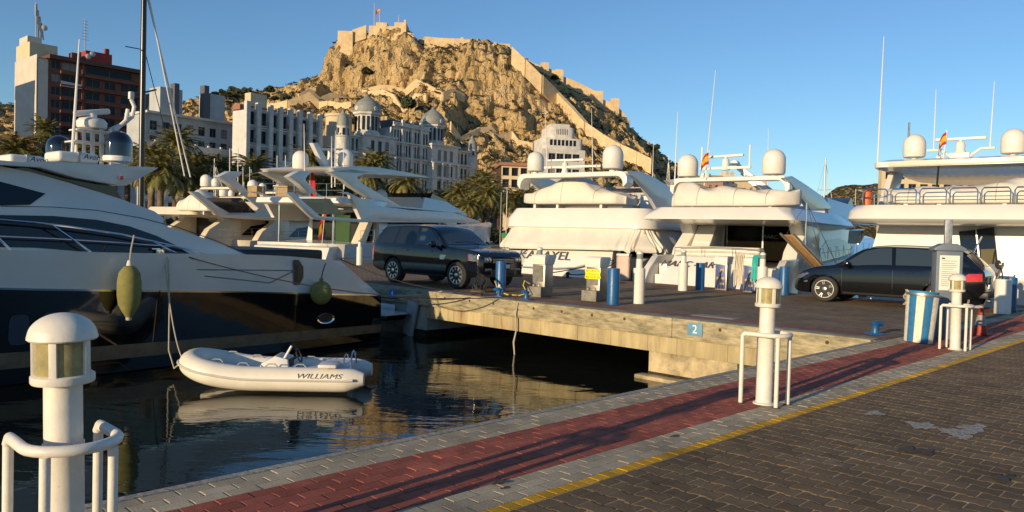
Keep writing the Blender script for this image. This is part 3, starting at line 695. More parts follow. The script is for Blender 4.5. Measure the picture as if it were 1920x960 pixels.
class Car:
    """lofted body: roof line top(x), underside bot(x) with wheel arches, half width w(x,z)"""
    def __init__(s, root, top, belt, hw, roofw, xs_end, wheels, arch_r, sill, plan, crown=.05):
        s.top, s.belt, s.hw, s.rw, s.plan, s.sill, s.crown = top, belt, hw, roofw, plan, sill, crown
        s.wheels, s.ar, s.x0, s.x1 = wheels, arch_r, xs_end[0], xs_end[1]; s.root = root
    def T(s, x): return sm(s.top, x)
    def Bt(s, x): return min(interp(s.belt, x), s.T(x) - .012)
    def bot(s, x):
        z = interp(s.sill, x)
        for wx, wz in s.wheels:
            d = abs(x - wx)
            if d < s.ar: z = max(z, wz + math.sqrt(s.ar**2 - d * d))
        return z
    def wid(s, x, z):
        p_ = sm(s.plan, x); bz = interp(s.belt, x)
        if z <= bz:
            k = (z - .25) / max(.1, bz - .25)
            return p_ * (s.hw - .07 * max(0, .45 - k)**2 * 4 - .035 * max(0, k - .6)**2 * 5)
        k = min(1.15, (z - bz) / (s.rw[1] - bz))
        w0 = p_ * (s.hw - .028)
        return w0 - .018 - (w0 - .018 - s.rw[0] * min(1, p_ + .06)) * k ** 1.1
    def section(s, x):
        b_, be, t_ = s.bot(x), s.Bt(x), s.T(x); cr = s.crown
        if b_ > be - .02: b_ = be - .02
        pts = [(0, b_), (s.wid(x, b_) * .6, b_), (s.wid(x, b_), b_)]
        for k in range(1, 9): z = b_ + (be - b_) * k / 8; pts.append((s.wid(x, z), z))
        rr = min(.055, (t_ - be) * .45); zt = t_ - cr * min(1, (t_ - be) * 4) 
        for k in range(1, 6):
            z = be + (max(be, zt - rr) - be) * k / 5; pts.append((s.wid(x, max(be + .0005, z)), z))
        we = s.wid(x, max(be + .0005, zt - rr))
        for e in (25, 50, 75):
            pts.append((we - rr * 1.2 * (1 - math.cos(R(e))), max(be, zt - rr) + (min(zt, zt) - max(be, zt - rr)) * math.sin(R(e))))
        wt = we - rr * 1.2
        for k in (1, .8, .6, .4, .2, 0): pts.append((wt * k, zt + (t_ - zt) * (1 - k * k)))
        return pts
    def body(s, mat):
        xs = set(rng(s.x0, s.x1, 70))
        for wx, _ in s.wheels:
            for e in range(0, 181, 9): xs.add(wx + s.ar * math.cos(R(e)))
            xs.add(wx - s.ar - .004); xs.add(wx + s.ar + .004)
        for q_ in s.top: xs.add(q_[0])
        xs = sorted(x for x in xs if s.x0 <= x <= s.x1)
        xs = [x for i, x in enumerate(xs) if i == 0 or x - xs[i - 1] > .0015]
        b = B(); secs = []
        for x in xs:
            h = s.section(x)
            secs.append([(x, y, z) for y, z in h] + [(x, -y, z) for y, z in h[::-1][1:-1]])
        b.loft(secs, closed=True)
        return b.obj('body', mat, s.root, smooth=32)
    def side(s, name, poly, sgn, mat, off=.004, parent=None):
        xs_ = [q_[0] for q_ in poly]; zs_ = [q_[1] for q_ in poly]
        f = lambda x, z: (x, sgn * (s.wid(x, z) + off), z)
        return patch(poly, f, rng(min(xs_), max(xs_), 8)[1:-1], rng(min(zs_), max(zs_), 4)[1:-1]).obj(name, mat, parent or s.root, smooth=60)
    def over(s, name, xa, xb, k, mat, off=.004, k2=None, parent=None):   # panel on the roof line between xa and xb, |y|<k of roof width
        b = B(); rows_ = []
        for x in rng(xa, xb, 10):
            be, t_ = s.Bt(x), s.T(x); rr = min(.055, (t_ - be) * .45); zt = t_ - s.crown * min(1, (t_ - be) * 4)
            wt = s.wid(x, max(be + .0005, zt - rr)) - rr * 1.2
            kk = k + ((k2 - k) * (x - xa) / (xb - xa) if k2 else 0)
            sl = (s.T(x + .01) - s.T(x - .01)) / .02; nx, nz = -sl / math.hypot(sl, 1), 1 / math.hypot(sl, 1)
            rows_.append([(x + nx * off, wt * y_ * kk, zt + (t_ - zt) * (1 - (y_ * kk)**2) + nz * off) for y_ in rng(-1, 1, 10)])
        b.loft(rows_, cap0=False, cap1=False); return b.obj(name, mat, parent or s.root, smooth=60)
# ---- black boxy off-roader
rr = thing('off_roader', 'black boxy off-roader parked on the pier with its nose by a blue bollard', 'car', (0, 0, 0))
top = [(-2.46, 1.02), (-2.43, 1.13), (-2.36, 1.22), (-2.02, 1.70), (-1.93, 1.765), (-1.6, 1.79), (-.6, 1.815), (.0, 1.79), (.22, 1.745), (.98, 1.215), (1.05, 1.185), (1.5, 1.15), (2.0, 1.10), (2.16, 1.06), (2.24, .99), (2.30, .92)]
belt = [(-2.5, 1.16), (-1.5, 1.13), (0, 1.105), (1.0, 1.09), (1.9, 1.03), (2.3, .9)]
sill = [(-2.46, .62), (-2.3, .45), (-1.95, .34), (-1, .30), (1, .30), (1.9, .33), (2.2, .36), (2.30, .40)]
plan = [(-2.46, .86), (-2.3, .95), (-1.9, .99), (-1, 1), (1, 1), (1.7, .985), (2.05, .95), (2.2, .90), (2.30, .80)]
C1 = Car(rr, top, belt, .965, (.70, 1.79), (-2.46, 2.30), [(-1.30, .38), (1.445, .38)], .44, sill, plan)
body = C1.body(car_black)
for sg_ in (-1, 1):
    C1.side('front_window', [(.80, 1.15), (.16, 1.66), (-.28, 1.70), (-.32, 1.14)], sg_, glass_c)
    C1.side('rear_window', [(-.41, 1.14), (-.37, 1.70), (-1.18, 1.70), (-1.27, 1.16)], sg_, glass_d)
    C1.side('quarter_window', [(-1.35, 1.165), (-1.27, 1.70), (-1.75, 1.68), (-2.08, 1.24), (-2.02, 1.19)], sg_, glass_d)
    v_ = C1.side('fender_vent', [(.78, .93), (1.03, .93), (.96, .80), (.78, .80)], sg_, M('vent_silver', (.55, .53, .48), .3, .8, var=.3, scale=40), .006)
    for x in (.44, -.62): C1.side('door_handle', [(x, 1.03), (x - .17, 1.035), (x - .17, 1.00), (x, .995)], sg_, car_black, .022)
    for xa in (.86, -.345, -1.23):
        C1.side('door_seam', [(xa, 1.09), (xa - .008, 1.09), (xa - .008, .42), (xa, .42)], sg_, plastic, .0015)
    C1.side('sill_trim', [(.95, .36), (.95, .31), (-.83, .31), (-.83, .36)], sg_, plastic, .012)
    mi = B().lathe([(.0, -.10), (.06, -.095), (.085, -.04), (.09, .02), (.07, .07), (.0, .09)], n=14, axis='y'); mi.v = [(x * .9 + .62, y + sg_ * 1.10, z * 1.15 + 1.22) for x, y, z in mi.v]
    mi.box((.62, sg_ * .99, 1.16), (.08, .16, .04)); mi.obj('wing_mirror', car_black, rr)
    C1.side('headlamp', [(2.13, .98), (1.90, .985), (1.93, .80), (2.2, .79)], sg_, lampg, .008)
    C1.side('side_marker', [(1.895, .985), (1.86, .985), (1.88, .80), (1.925, .80)], sg_, M('amber_red', (.3, .03, .01), .2), .007)
    C1.side('tail_lamp', [(-2.42, 1.12), (-2.30, 1.12), (-2.27, .84), (-2.41, .84)], sg_, red_lamp, .006)
    for wx in (-1.30, 1.445):
        make_wheel(rr, wx, sg_ * .845, .38, .262, 10, sg_)
C1.over('windscreen', .30, .93, .93, glass_c, .006)
C1.over('rear_screen', -2.28, -2.04, .9, glass_d, .006)
B().tube([(.93, .45, 1.245), (.84, .0, 1.31), (.86, -.45, 1.29)], .012, 6).obj('wiper', plastic, rr)
fx = 2.305
gr = B().bx(fx - .02, fx + .012, -.42, .42, .74, .90).obj('grille', M('grille_dark', (.03, .03, .03), .4, .6, var=.2), rr, bevel=.008)
for z in (.775, .815, .855): B().bx(fx + .012, fx + .022, -.41, .41, z - .008, z + .008).obj('grille_bar', alloy, gr, smooth=0)
for sg_ in (-1, 1):
    hl = B().bx(2.19, fx + .005, sg_ * .47, sg_ * .73, .76, .91).obj('front_lamp', lampg, rr, bevel=.012)
    for k in range(2): B().lathe([(.0, .012), (.05, .008), (.058, 0)], c=(fx + .005, sg_ * (.54 + .12 * k), .83), n=16, axis='x').obj('lamp_lens', chrome, hl)
    B().bx(2.24, fx + .004, sg_ * .46, sg_ * .70, .53, .60).obj('fog_lamp', lampg, rr, bevel=.008)
B().bx(fx - .05, fx + .008, -.45, .45, .42, .56).obj('lower_intake', plastic, rr, bevel=.01)
B().bx(2.2, fx + .03, -.8, .8, .36, .42).obj('bumper_lip', plastic, rr, bevel=.015)
pt_ = B().bx(fx + .008, fx + .018, -.26, .26, .60, .71).obj('number_plate', M('plate_white', (.72, .72, .7), .4), rr, bevel=.003)
text('RANGE ROVER', .075, M('badge_silver', (.6, .6, .58), .3, .8, var=0), rr, frame((2.17, 0, 1.062), (0, 1, 0), (-.6, 0, .5)), 'bonnet_lettering', .003, xs=1.6)
rr.location = W(2.37, 14.15); rr.rotation_euler = (0, 0, UA - math.pi / 2); rr.scale = (1.14, 1.03, 1.06)
# ---- black sport SUV
cy = thing('sport_suv', 'black rounded sport SUV with red brake calipers behind the notice cabinet', 'car', (0, 0, 0))
top = [(-2.36, .92), (-2.34, 1.03), (-2.27, 1.15), (-1.93, 1.53), (-1.82, 1.60), (-1.6, 1.65), (-1.0, 1.69), (-.3, 1.70), (.25, 1.665), (.5, 1.60), (1.16, 1.145), (1.25, 1.10), (1.7, 1.03), (2.05, .92), (2.25, .79), (2.35, .66), (2.38, .58)]
belt = [(-2.36, 1.04), (-1.5, 1.075), (0, 1.05), (1.0, 1.01), (1.7, .93), (2.1, .78), (2.38, .55)]
sill = [(-2.36, .52), (-2.2, .36), (-1.9, .28), (-1, .25), (1, .24), (1.95, .24), (2.25, .27), (2.38, .36)]
plan = [(-2.36, .74), (-2.2, .87), (-1.9, .96), (-1.4, 1), (1.4, 1), (1.85, .965), (2.15, .88), (2.3, .76), (2.38, .62)]
C2 = Car(cy, top, belt, .955, (.64, 1.68), (-2.36, 2.38), [(-1.43, .37), (1.425, .37)], .425, sill, plan, .06)
C2.body(car_black)
for sg_ in (-1, 1):
    C2.side('front_window', [(1.0, 1.09), (.45, 1.50), (.08, 1.60), (-.20, 1.605), (-.27, 1.085)], sg_, glass_c)
    C2.side('rear_window', [(-.36, 1.085), (-.30, 1.605), (-.8, 1.60), (-1.18, 1.58), (-1.26, 1.10)], sg_, glass_c)
    C2.side('quarter_window', [(-1.34, 1.105), (-1.27, 1.56), (-1.62, 1.52), (-2.06, 1.16)], sg_, glass_d)
    for x in (.42, -.6): C2.side('door_handle', [(x, .965), (x - .19, .975), (x - .19, .935), (x, .925)], sg_, chrome if False else car_black, .024)
    for xa in (.98, -.30, -1.18):
        C2.side('door_seam', [(xa, 1.0), (xa - .008, 1.0), (xa - .008, .36), (xa, .36)], sg_, plastic, .0015)
    C2.side('sill_trim', [(.95, .33), (.95, .27), (-.95, .27), (-.95, .33)], sg_, plastic, .010)
    mi = B().lathe([(.0, -.10), (.06, -.095), (.08, -.04), (.085, .02), (.06, .07), (.0, .09)], n=14, axis='y'); mi.v = [(x + .82, y + sg_ * 1.06, z + 1.13) for x, y, z in mi.v]
    mi.box((.82, sg_ * .96, 1.09), (.07, .14, .03)); mi.obj('wing_mirror', car_black, cy)
    C2.side('headlamp', [(2.24, .72), (1.95, .84), (1.86, .80), (2.1, .66), (2.25, .62)], sg_, lampg, .006)
    C2.side('side_repeater', [(2.02, .58), (1.9, .60), (1.9, .55), (2.0, .54)], sg_, lampg, .006)
    C2.side('tail_lamp', [(-2.30, 1.0), (-2.02, .99), (-1.88, .86), (-2.0, .78), (-2.31, .80)], sg_, red_lamp, .008)
    for wx in (-1.43, 1.425):
        make_wheel(cy, wx, sg_ * .83, .37, .262, 5, sg_, True, M('caliper_red', (.45, .01, .01), .4))
C2.over('windscreen', .56, 1.10, .93, glass_c, .006)
C2.over('rear_screen', -2.24, -1.94, .88, glass_c, .006)
C2.over('spoiler', -1.93, -1.7, .95, car_black, .03)
B().bx(-2.385, -2.35, -.26, .26, .60, .71).obj('number_plate', M('plate_white', (.72, .72, .7), .4), cy, bevel=.003)
B().bx(-2.44, -2.2, -.72, .72, .36, .52).obj('rear_bumper', plastic, cy, bevel=.04)
B().bx(2.24, 2.39, -.5, .5, .34, .50).obj('front_intake', plastic, cy, bevel=.03)
for sg_ in (-1, 1): B().tube([(-2.40, sg_ * .5, .30), (-2.46, sg_ * .5, .30)], .05, 14).obj('exhaust_tip', chrome, cy)
cy.location = W(8.95, 2.87); cy.rotation_euler = (0, 0, UA + math.pi / 2 + R(4)); cy.scale = (1.02, 1, .97)
# ================================================================== boats: shared builders
gel = M('white_gelcoat', (.68, .66, .61), .22, var=.035, scale=1.2, coat=.3)
gel_c = M('cream_gelcoat', (.66, .58, .45), .28, var=.05, scale=1.2, coat=.2)
hull_blk = M('black_hull', (.006, .006, .007), .08, var=0, coat=1.)
dark_win = M('dark_yacht_glass', (.008, .010, .013), .05, var=0, spec=.6)
canvas = M('white_canvas', (.66, .62, .54), .8, var=.07, scale=1.5, bump=.45, bscale=2.5)
teak = M('teak', (.24, .13, .06), .65, var=.25, scale=8, stretch=(1, 8, 1))
navy = M('navy_stripe', (.012, .02, .05), .35, var=0)
radome = M('radome_white', (.70, .67, .61), .4, var=.02)
grey_shade = M('deck_grey', (.34, .34, .33), .7, var=.1)
brown_int = M('brown_interior', (.10, .055, .03), .6, var=.2)
class Loc:                                   # survey of a pixel in a boat's own frame
    def __init__(s, o): 
        s.m = Matrix.Translation(o.location) @ o.rotation_euler.to_matrix().to_4x4() @ Matrix.Diagonal((*o.scale, 1)); s.i = s.m.inverted()
        s.c = s.i @ CAM
    def d(s, x, y): return s.i.to_3x3() @ ray(x, y)
    def Y(s, x, y, v): d = s.d(x, y); q_ = s.c + d * ((v - s.c.y) / d.y); return (q_.x, q_.z)
    def X(s, x, y, v): d = s.d(x, y); q_ = s.c + d * ((v - s.c.x) / d.x); return (q_.y, q_.z)
    def px(s, q_): return px(s.m @ Vector(q_))
def solid(poly, wf, name, mat, parent, xc=(), zc=(), yc=(-.9, -.6, -.2, .2, .6, .9), crown=0., bevel=0, smooth=35, y0=-1., y1=1., fix=True):
    bm = bmesh.new()
    f = bm.faces.new([bm.verts.new((a, y0, b)) for a, b in poly])
    r_ = bmesh.ops.extrude_face_region(bm, geom=[f])
    for e in r_['geom']:
        if isinstance(e, bmesh.types.BMVert): e.co.y = y1
    bmesh.ops.triangulate(bm, faces=[f_ for f_ in bm.faces if len(f_.verts) > 4])
    g = lambda: bm.verts[:] + bm.edges[:] + bm.faces[:]
    for x in xc: bmesh.ops.bisect_plane(bm, geom=g(), plane_co=(x, 0, 0), plane_no=(1, 0, 0), dist=1e-4)
    for z in zc: bmesh.ops.bisect_plane(bm, geom=g(), plane_co=(0, 0, z), plane_no=(0, 0, 1), dist=1e-4)
    for y in yc:
        if y0 < y < y1: bmesh.ops.bisect_plane(bm, geom=g(), plane_co=(0, y, 0), plane_no=(0, 1, 0), dist=1e-4)
    zm = sum(b for a, b in poly) / len(poly)
    for v_ in bm.verts:
        x, s_, z = v_.co; v_.co = (x, s_ * wf(x, z), z + (crown * (1 - s_ * s_) if z > zm else 0))
    bmesh.ops.recalc_face_normals(bm, faces=bm.faces)
    if bevel:
        ed = [e for e in bm.edges if len(e.link_faces) == 2 and e.calc_face_angle(0) > R(40)]
        bmesh.ops.bevel(bm, geom=ed, offset=bevel, segments=2, profile=.6, affect='EDGES', clamp_overlap=True)
    me = bpy.data.meshes.new(name); bm.to_mesh(me); bm.free()
    me.shade_smooth(); me.set_sharp_from_angle(angle=R(smooth)); me.materials.append(mat)
    o = bpy.data.objects.new(name, me); col.objects.link(o); o.parent = parent
    return o
def hull(root, xs, bw, levels, flare, stern=lambda z: 0., mats=None, deck=None):
    """levels: list of functions z(x) from keel to sheer; strips between them become parts (name, material)"""
    secs = []
    for x in xs:
        zs = [l(x) for l in levels]; top_ = zs[-1]; row = []
        for i, z in enumerate(zs):
            k = max(0., (top_ - z) / max(.1, top_ + .6))
            y = bw(x) * max(0.02, 1 - flare(x) * k - (.75 * max(0, k - .8) * 5 if z < 0 else 0))
            row.append(Vector((x + stern(z) * max(0, 1 - x / 4.), max(.0, y), z)))
        secs.append(row)
    n = len(levels)
    for i in range(n - 1):
        nm, mt_ = mats[i]
        if nm is None: continue
        b = B()
        for sg_ in (1, -1):
            rows_ = []
            for r_ in secs:
                rows_.append([Vector((q_.x, q_.y * sg_, q_.z)) for q_ in [r_[i].lerp(r_[i + 1], k / 3) for k in range(4)]])
            b.loft(rows_, cap0=False, cap1=False)
        a, c = secs[0][i], secs[0][i + 1]          # transom
        b.add([(a.x, a.y, a.z), (a.x, -a.y, a.z), (c.x, -c.y, c.z), (c.x, c.y, c.z)], [(0, 1, 2, 3)])
        b.obj(nm, mt_, root, smooth=35)
    b = B(); rows_ = [[(r_[-1].x, r_[-1].y * s_ * .985, r_[-1].z - .02 + .04 * (1 - s_ * s_)) for s_ in (-1, -.5, 0, .5, 1)] for r_ in secs]
    b.loft(rows_, cap0=False, cap1=False).obj('deck', deck or gel, root)
    return secs
def dome(root, c, r_, mat=None, h=1.18, stem=.12, name='satellite_dome'):
    mat = mat or radome
    prof = [(.0, 0), (r_ * .86, 0), (r_ * .95, r_ * .06), (r_ * .97, r_ * .16), (r_, r_ * .2), (r_, r_ * (h * 2 - 1.1))]
    z1 = r_ * (h * 2 - 1.1)
    prof += [(r_ * math.cos(R(e)), z1 + r_ * math.sin(R(e)) * 1.0) for e in range(10, 90, 10)] + [(.0, z1 + r_)]
    o = B().lathe(prof, c=c, n=28).obj(name, mat, root)
    if stem: B().lathe([(r_ * .35, -stem), (r_ * .3, 0), (.0, .0)], c=c, n=14).obj('dome_stem', radome, o)
    return o
def radar(root, c, w_=1.3, rz=0, h=.3):
    o = B().lathe([(.16, 0), (.17, .06), (.14, .1), (.15, .24), (.12, h), (.05, h + .03), (.05, h + .07), (.0, h + .07)], c=c, n=20).obj('radar_pedestal', radome, root)
    b = B().box((0, 0, 0), (w_, .12, .10)); b.xf(Matrix.Translation((c[0], c[1], c[2] + h + .12)) @ Matrix.Rotation(rz, 4, 'Z')); b.obj('radar_bar', radome, o, bevel=.03)
    return o
def whip(root, base, tip, r_=.018):
    a, b_ = Vector(base), Vector(tip)
    return B().tube([a, a.lerp(b_, .45), b_], [r_, r_ * .8, r_ * .35], 7).obj('whip_antenna', radome, root)
def ringplan(x0, x1, hb, rc=.6, taper=.35, nose=.5):   # plan outline of a deck: square aft corners rounded rc, tapering forward
    pts = []
    for e in range(0, 91, 18): pts.append((x0 + rc - rc * math.cos(R(e)), hb - rc + rc * math.sin(R(e))))
    for k in (.25, .5, .7): pts.append((x0 + (x1 - x0) * k, hb * (1 - .04 * k)))
    for e in range(0, 91, 15): pts.append((x1 - (x1 - x0) * .28 * (1 - math.sin(R(e))), hb * (.95 - taper * math.sin(R(e))) * max(.0, math.cos(R(e)))**.6))
    pts[-1] = (pts[-1][0], 0.001)
    half = pts
    return half + [(x, -y) for x, y in half[::-1]]
def slab(root, name, rings, mat, bevel=0, smooth=40):  # rings: list of (plan, z)
    b = B(); b.loft([[(x, y, z) for x, y in pl_] for pl_, z in rings], closed=True)
    return b.obj(name, mat, root, smooth=smooth, bevel=bevel)
def rail(root, pts, h=.5, every=1, mid=True, r_=.016, name='guard_rail'):
    pts = [Vector(q_) for q_ in pts]; b = B(); up = Vector((0, 0, h))
    b.tube([q_ + up for q_ in pts], r_, 7)
    if mid: b.tube([q_ + up * .5 for q_ in pts], r_ * .7, 6)
    o = b.obj(name, chrome, root)
    for q_ in pts[::every]: B().tube([q_, q_ + up], r_ * .8, 6).obj('stanchion', chrome, o)
    return o
def covered_tender(label, root_loc, rz, Ln, wd_, ht, peak, seed=1, keel=True):
    """inflatable under a canvas cover; lies along its own x axis, bow at +x"""
    t_ = thing('covered_tender', label, 'tender', root_loc, rz, None)
    rn = random.Random(seed); secs = []
    for i in range(41):
        s_ = i / 40; x = (s_ - .5) * Ln
        w_ = wd_ / 2 * min(1, (max(0.02, s_) / .06)**.5) * min(1, max(.03, (1.0 - s_) / .14)**.55)
        hh = ht * (.62 + sm(peak, s_)) * min(1, (max(.02, s_) / .05)**.5)
        z0 = .12 * max(0, (s_ - .75) / .25)**2 * ht
        ring_ = []
        for j in range(25):
            e = math.pi * j / 24; c_, s2 = math.cos(e), math.sin(e)
            y = w_ * math.copysign(abs(c_)**.55, c_)
            ridge = 1 - abs(c_)**1.5
            tube_h = ht * .52 * (s2 ** .6)
            z = max(tube_h, 0) * (1 - .3 * ridge) + (hh - tube_h * .6) * max(0, ridge)**.9 * .85
            z += .03 * math.sin(9 * s_ * 2 + 3 * y / wd_ * 4 + seed) * s2 + .022 * math.sin(31 * s_ + 7 * c_ + seed * 2) * s2
            ring_.append((x, y, z0 + z))
        ring_.append((x, -w_ * .93, z0 - .05)); ring_.append((x, w_ * .93, z0 - .05))
        secs.append(ring_)
    B().loft(secs, closed=True).obj('canvas_cover', canvas, t_, smooth=60)
    if keel:
        B().loft([[(x, -wd_ * .3 * k, .0 + zz), (x, 0, -.28 * k + zz), (x, wd_ * .3 * k, zz)] for x, k, zz in ((-Ln * .45, 1, -.04), (0, 1, -.04), (Ln * .3, .8, .03), (Ln * .47, .1, .22))], closed=True).obj('keel', gel, t_)
    for k in (-.3, .1, .32): B().box((Ln * k, 0, -.18), (.12, wd_ * .8, .3)).obj('chock', radome, t_, bevel=.02)
    for k in (-.25, .05, .3):
        i_ = int((k + .5) * 40); B().tube([Vector(q_) * 1.0 + Vector((0, 0, .012)) for q_ in secs[i_][:25]], .012, 5).obj('lashing', rope_m, t_)
    return t_
def flag(label, q, rz, w_, h_, cols, droop=.5, staff=None, lean=(0, 0, 0)):
    t_ = thing('flag', label, 'flag', q, rz)
    n = len(cols); wsum = sum(c_[1] for c_ in cols); z = h_
    for mt_, wt in cols:
        z1 = z - h_ * wt / wsum; b = B(); rows_ = []
        for i in range(9):
            s_ = i / 8; y = .10 * w_ * math.sin(s_ * 7) * s_ + .05 * w_ * math.sin(s_ * 13)
            dz = -droop * s_ * s_ * h_ * 1.3
            xx = w_ * (s_ - .45 * droop * s_ * s_)
            rows_.append([(xx + .1 * w_ * (1 - zz / h_) * s_, y, zz + dz) for zz in (z, (z + z1) / 2, z1)])
        b.loft(rows_, cap0=False, cap1=False)
        b.obj('cloth_band', mt_, t_, smooth=60); z = z1
    if staff: B().tube([(0, 0, h_ + .08), (-staff[1], 0, -staff[0])], .02, 7).obj('staff', radome, t_)
    return t_
f_red = M('flag_red', (.42, .012, .015), .8, var=.1); f_yel = M('flag_yellow', (.62, .36, .02), .8, var=.1); f_blue = M('flag_blue', (.02, .03, .16), .8)
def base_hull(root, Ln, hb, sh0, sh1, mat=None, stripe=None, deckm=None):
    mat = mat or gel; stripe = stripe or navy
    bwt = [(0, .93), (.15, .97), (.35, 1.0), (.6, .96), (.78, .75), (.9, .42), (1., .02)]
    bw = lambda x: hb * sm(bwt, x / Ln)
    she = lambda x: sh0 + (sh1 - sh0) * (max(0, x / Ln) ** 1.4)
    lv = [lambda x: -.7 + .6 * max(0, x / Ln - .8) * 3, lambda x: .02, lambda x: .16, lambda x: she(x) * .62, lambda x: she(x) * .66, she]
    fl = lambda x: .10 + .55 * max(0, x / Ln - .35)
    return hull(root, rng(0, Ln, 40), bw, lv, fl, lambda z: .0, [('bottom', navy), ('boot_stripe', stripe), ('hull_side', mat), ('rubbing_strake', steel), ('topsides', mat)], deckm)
def saloon(root, x0, x1, z0, z1, w_, mat, win, lean=.5, nose=2.2):
    wf = lambda x, z: (w_ - .25 * (z - z0) / (z1 - z0)) * sm([(x0, 1), (x0 + (x1 - x0) * .6, 1), (x1 + nose, .55)], x)
    o = solid([(x0, z0), (x0 + .1, z1), (x1 - .5, z1), (x1 + nose * .55, (z0 + z1) / 2 - .1), (x1 + nose, z0)], wf, 'saloon', mat, root, xc=rng(x0, x1 + nose, 7)[1:-1], zc=[(z0 + z1) / 2], crown=.05)
    for sg_ in (-1, 1):
        xs_ = [q_[0] for q_ in win]
        patch(win, lambda x, z: (x, sg_ * (wf(x, z) + .012), z), rng(min(xs_), max(xs_), 7)[1:-1], [(z0 + z1) / 2]).obj('side_window', dark_win, root, smooth=60)
    return wf
def arch(root, xt, zt, hb, xb, zb, wd_=.5, th=.16, mat=None, foot=2.0, fin=None):
    """radar arch: cross beam at (xt, zt), broad legs sweeping forward to the deck at xb"""
    mat = mat or gel; rc = .35
    pts = [(-hb, zt - .5)] + [(-hb + rc * (1 - math.cos(R(e))), zt - rc + rc * math.sin(R(e))) for e in range(0, 91, 18)]
    pts += [(-y, z) for y, z in pts[::-1]]
    b = B(); secs = []
    for y, z in pts: secs.append([(xt, y, z), (xt + wd_, y * .985, z), (xt + wd_ + .02, y * (1 - th / hb), z - th), (xt - .02, y * (1 - th / hb), z - th)])
    o = b.loft(secs, closed=True).obj('arch_beam', mat, root, smooth=30, bevel=.03)
    for sg_ in (-1, 1):
        solid(fin or [(xt, zt - .45), (xt + wd_, zt - .3), (xb + foot, zb), (xb, zb)], lambda x, z: 1, 'arch_leg', mat, root, yc=(), y0=sg_ * (hb - th) if sg_ > 0 else -hb, y1=hb if sg_ > 0 else -(hb - th), bevel=.03)
    return o
# ================================================================== the black-hulled yacht moored stern-to beside the promenade
ly = thing('motor_yacht', 'long motor yacht with glossy black hull, white topsides and dark swept windows', 'yacht', W(-1.6, 14.45, WATER), UA + math.pi + R(7))
K = Loc(ly)
kn = lambda x: sm([(0, 1.2), (4, 1.45), (9, 1.72), (20.5, 2.5)], x)
she = lambda x: sm([(0, 2.16), (3, 2.30), (9, 2.42), (14, 2.7), (20.5, 3.3)], x)
bw = lambda x: sm([(0, 2.2), (4, 2.42), (9, 2.5), (13, 2.3), (17, 1.45), (20.5, .06)], x)
fl = lambda x: .10 + .4 * max(0, (x - 8) / 12)
strn = lambda z: 0 if z < 1.15 else (z - 1.15) * 1.55
tanm = M('boot_tan', (.20, .14, .08), .3, var=.2)
hull(ly, rng(0, 20.5, 44), bw, [lambda x: -.8, lambda x: .02, lambda x: .2 + .012 * x, lambda x: .42 + .02 * x, kn, lambda x: kn(x) + .035, she], fl, strn,
     [('bottom', hull_blk), ('lower_hull', hull_blk), ('boot_stripe', tanm), ('black_hull_side', hull_blk), ('chrome_line', chrome), ('white_topsides', gel)])
# swim platform
slab(ly, 'swim_platform', [(ringplan(-1.25, .3, 2.1, .45, .0), .50), (ringplan(-1.3, .3, 2.15, .45, .0), .56), (ringplan(-1.3, .3, 2.15, .45, 0), .64)], hull_blk)
slab(ly, 'platform_top', [(ringplan(-1.22, .2, 2.05, .4, .0), .642), (ringplan(-1.22, .2, 2.05, .4, .0), .655)], gel)
# lower superstructure
y1 = 2.0
def yp(pts, y): return [K.Y(a, b, y) for a, b in pts]
low_top = yp([(466, 482), (430, 466), (390, 450), (340, 433), (280, 416), (210, 402), (130, 393), (40, 388)], y1)
zl = 2.2
poly = [(low_top[0][0], zl)] + low_top + [(15.2, low_top[-1][1] - .05), (17.2, 3.2), (18.3, 2.75), (18.3, zl)]
wl = lambda x, z: (2.12 - .16 * max(0, z - 2.4)) * sm([(0, .93), (5, 1), (11, 1), (15, .8), (18.5, .4)], x)
solid(poly, wl, 'lower_superstructure', gel, ly, xc=rng(2, 18, 16), zc=[2.6, 3.0], crown=.04)
def sidepatch(name, pts, y, mat, wf, off=.012, xn=8, par=None):
    pl_ = yp(pts, y)
    for sg_ in (1, -1):
        xs_ = [q_[0] for q_ in pl_]
        patch(pl_, lambda x, z: (x, sg_ * (wf(x, z) + off), z), rng(min(xs_), max(xs_), xn)[1:-1], [2.6, 3.0]).obj(name, mat, par or ly, smooth=60)
sidepatch('saloon_window', [(-60, 404), (0, 403), (100, 405), (180, 412), (240, 424), (290, 442), (325, 460), (350, 476), (280, 475), (150, 471), (60, 464), (-60, 462)], y1, dark_win, wl)
sidepatch('coaming_line', [(462, 479), (400, 452), (330, 427), (260, 409), (180, 395), (100, 389), (0, 387), (0, 385.5), (100, 387.5), (180, 393.5), (261, 407.5), (331, 425.5), (401, 450.5), (463, 478)], y1, M('dark_trim', (.03, .035, .05), .25), wl, .02)
# upper superstructure with dark corner window
y2 = 1.7
up = yp([(300, 408), (285, 396), (225, 373), (130, 342), (60, 322), (0, 310)], y2)
zz = low_top[4][1] - .12
wu = lambda x, z: (1.86 - .3 * max(0, z - 3.0)) * sm([(0, 1), (11, 1), (15, .75)], x)
solid([(up[0][0], zz)] + up + [(11.5, up[-1][1] + .08), (13.0, up[-1][1] - .1), (15.0, 3.1), (15.0, zz)], wu, 'upper_superstructure', gel, ly, xc=rng(5, 15, 12), zc=[3.3, 3.6], crown=.05)
sidepatch('bridge_window', [(-80, 335), (0, 340), (84, 363), (52, 384), (-80, 387)], y2, dark_win, wu)
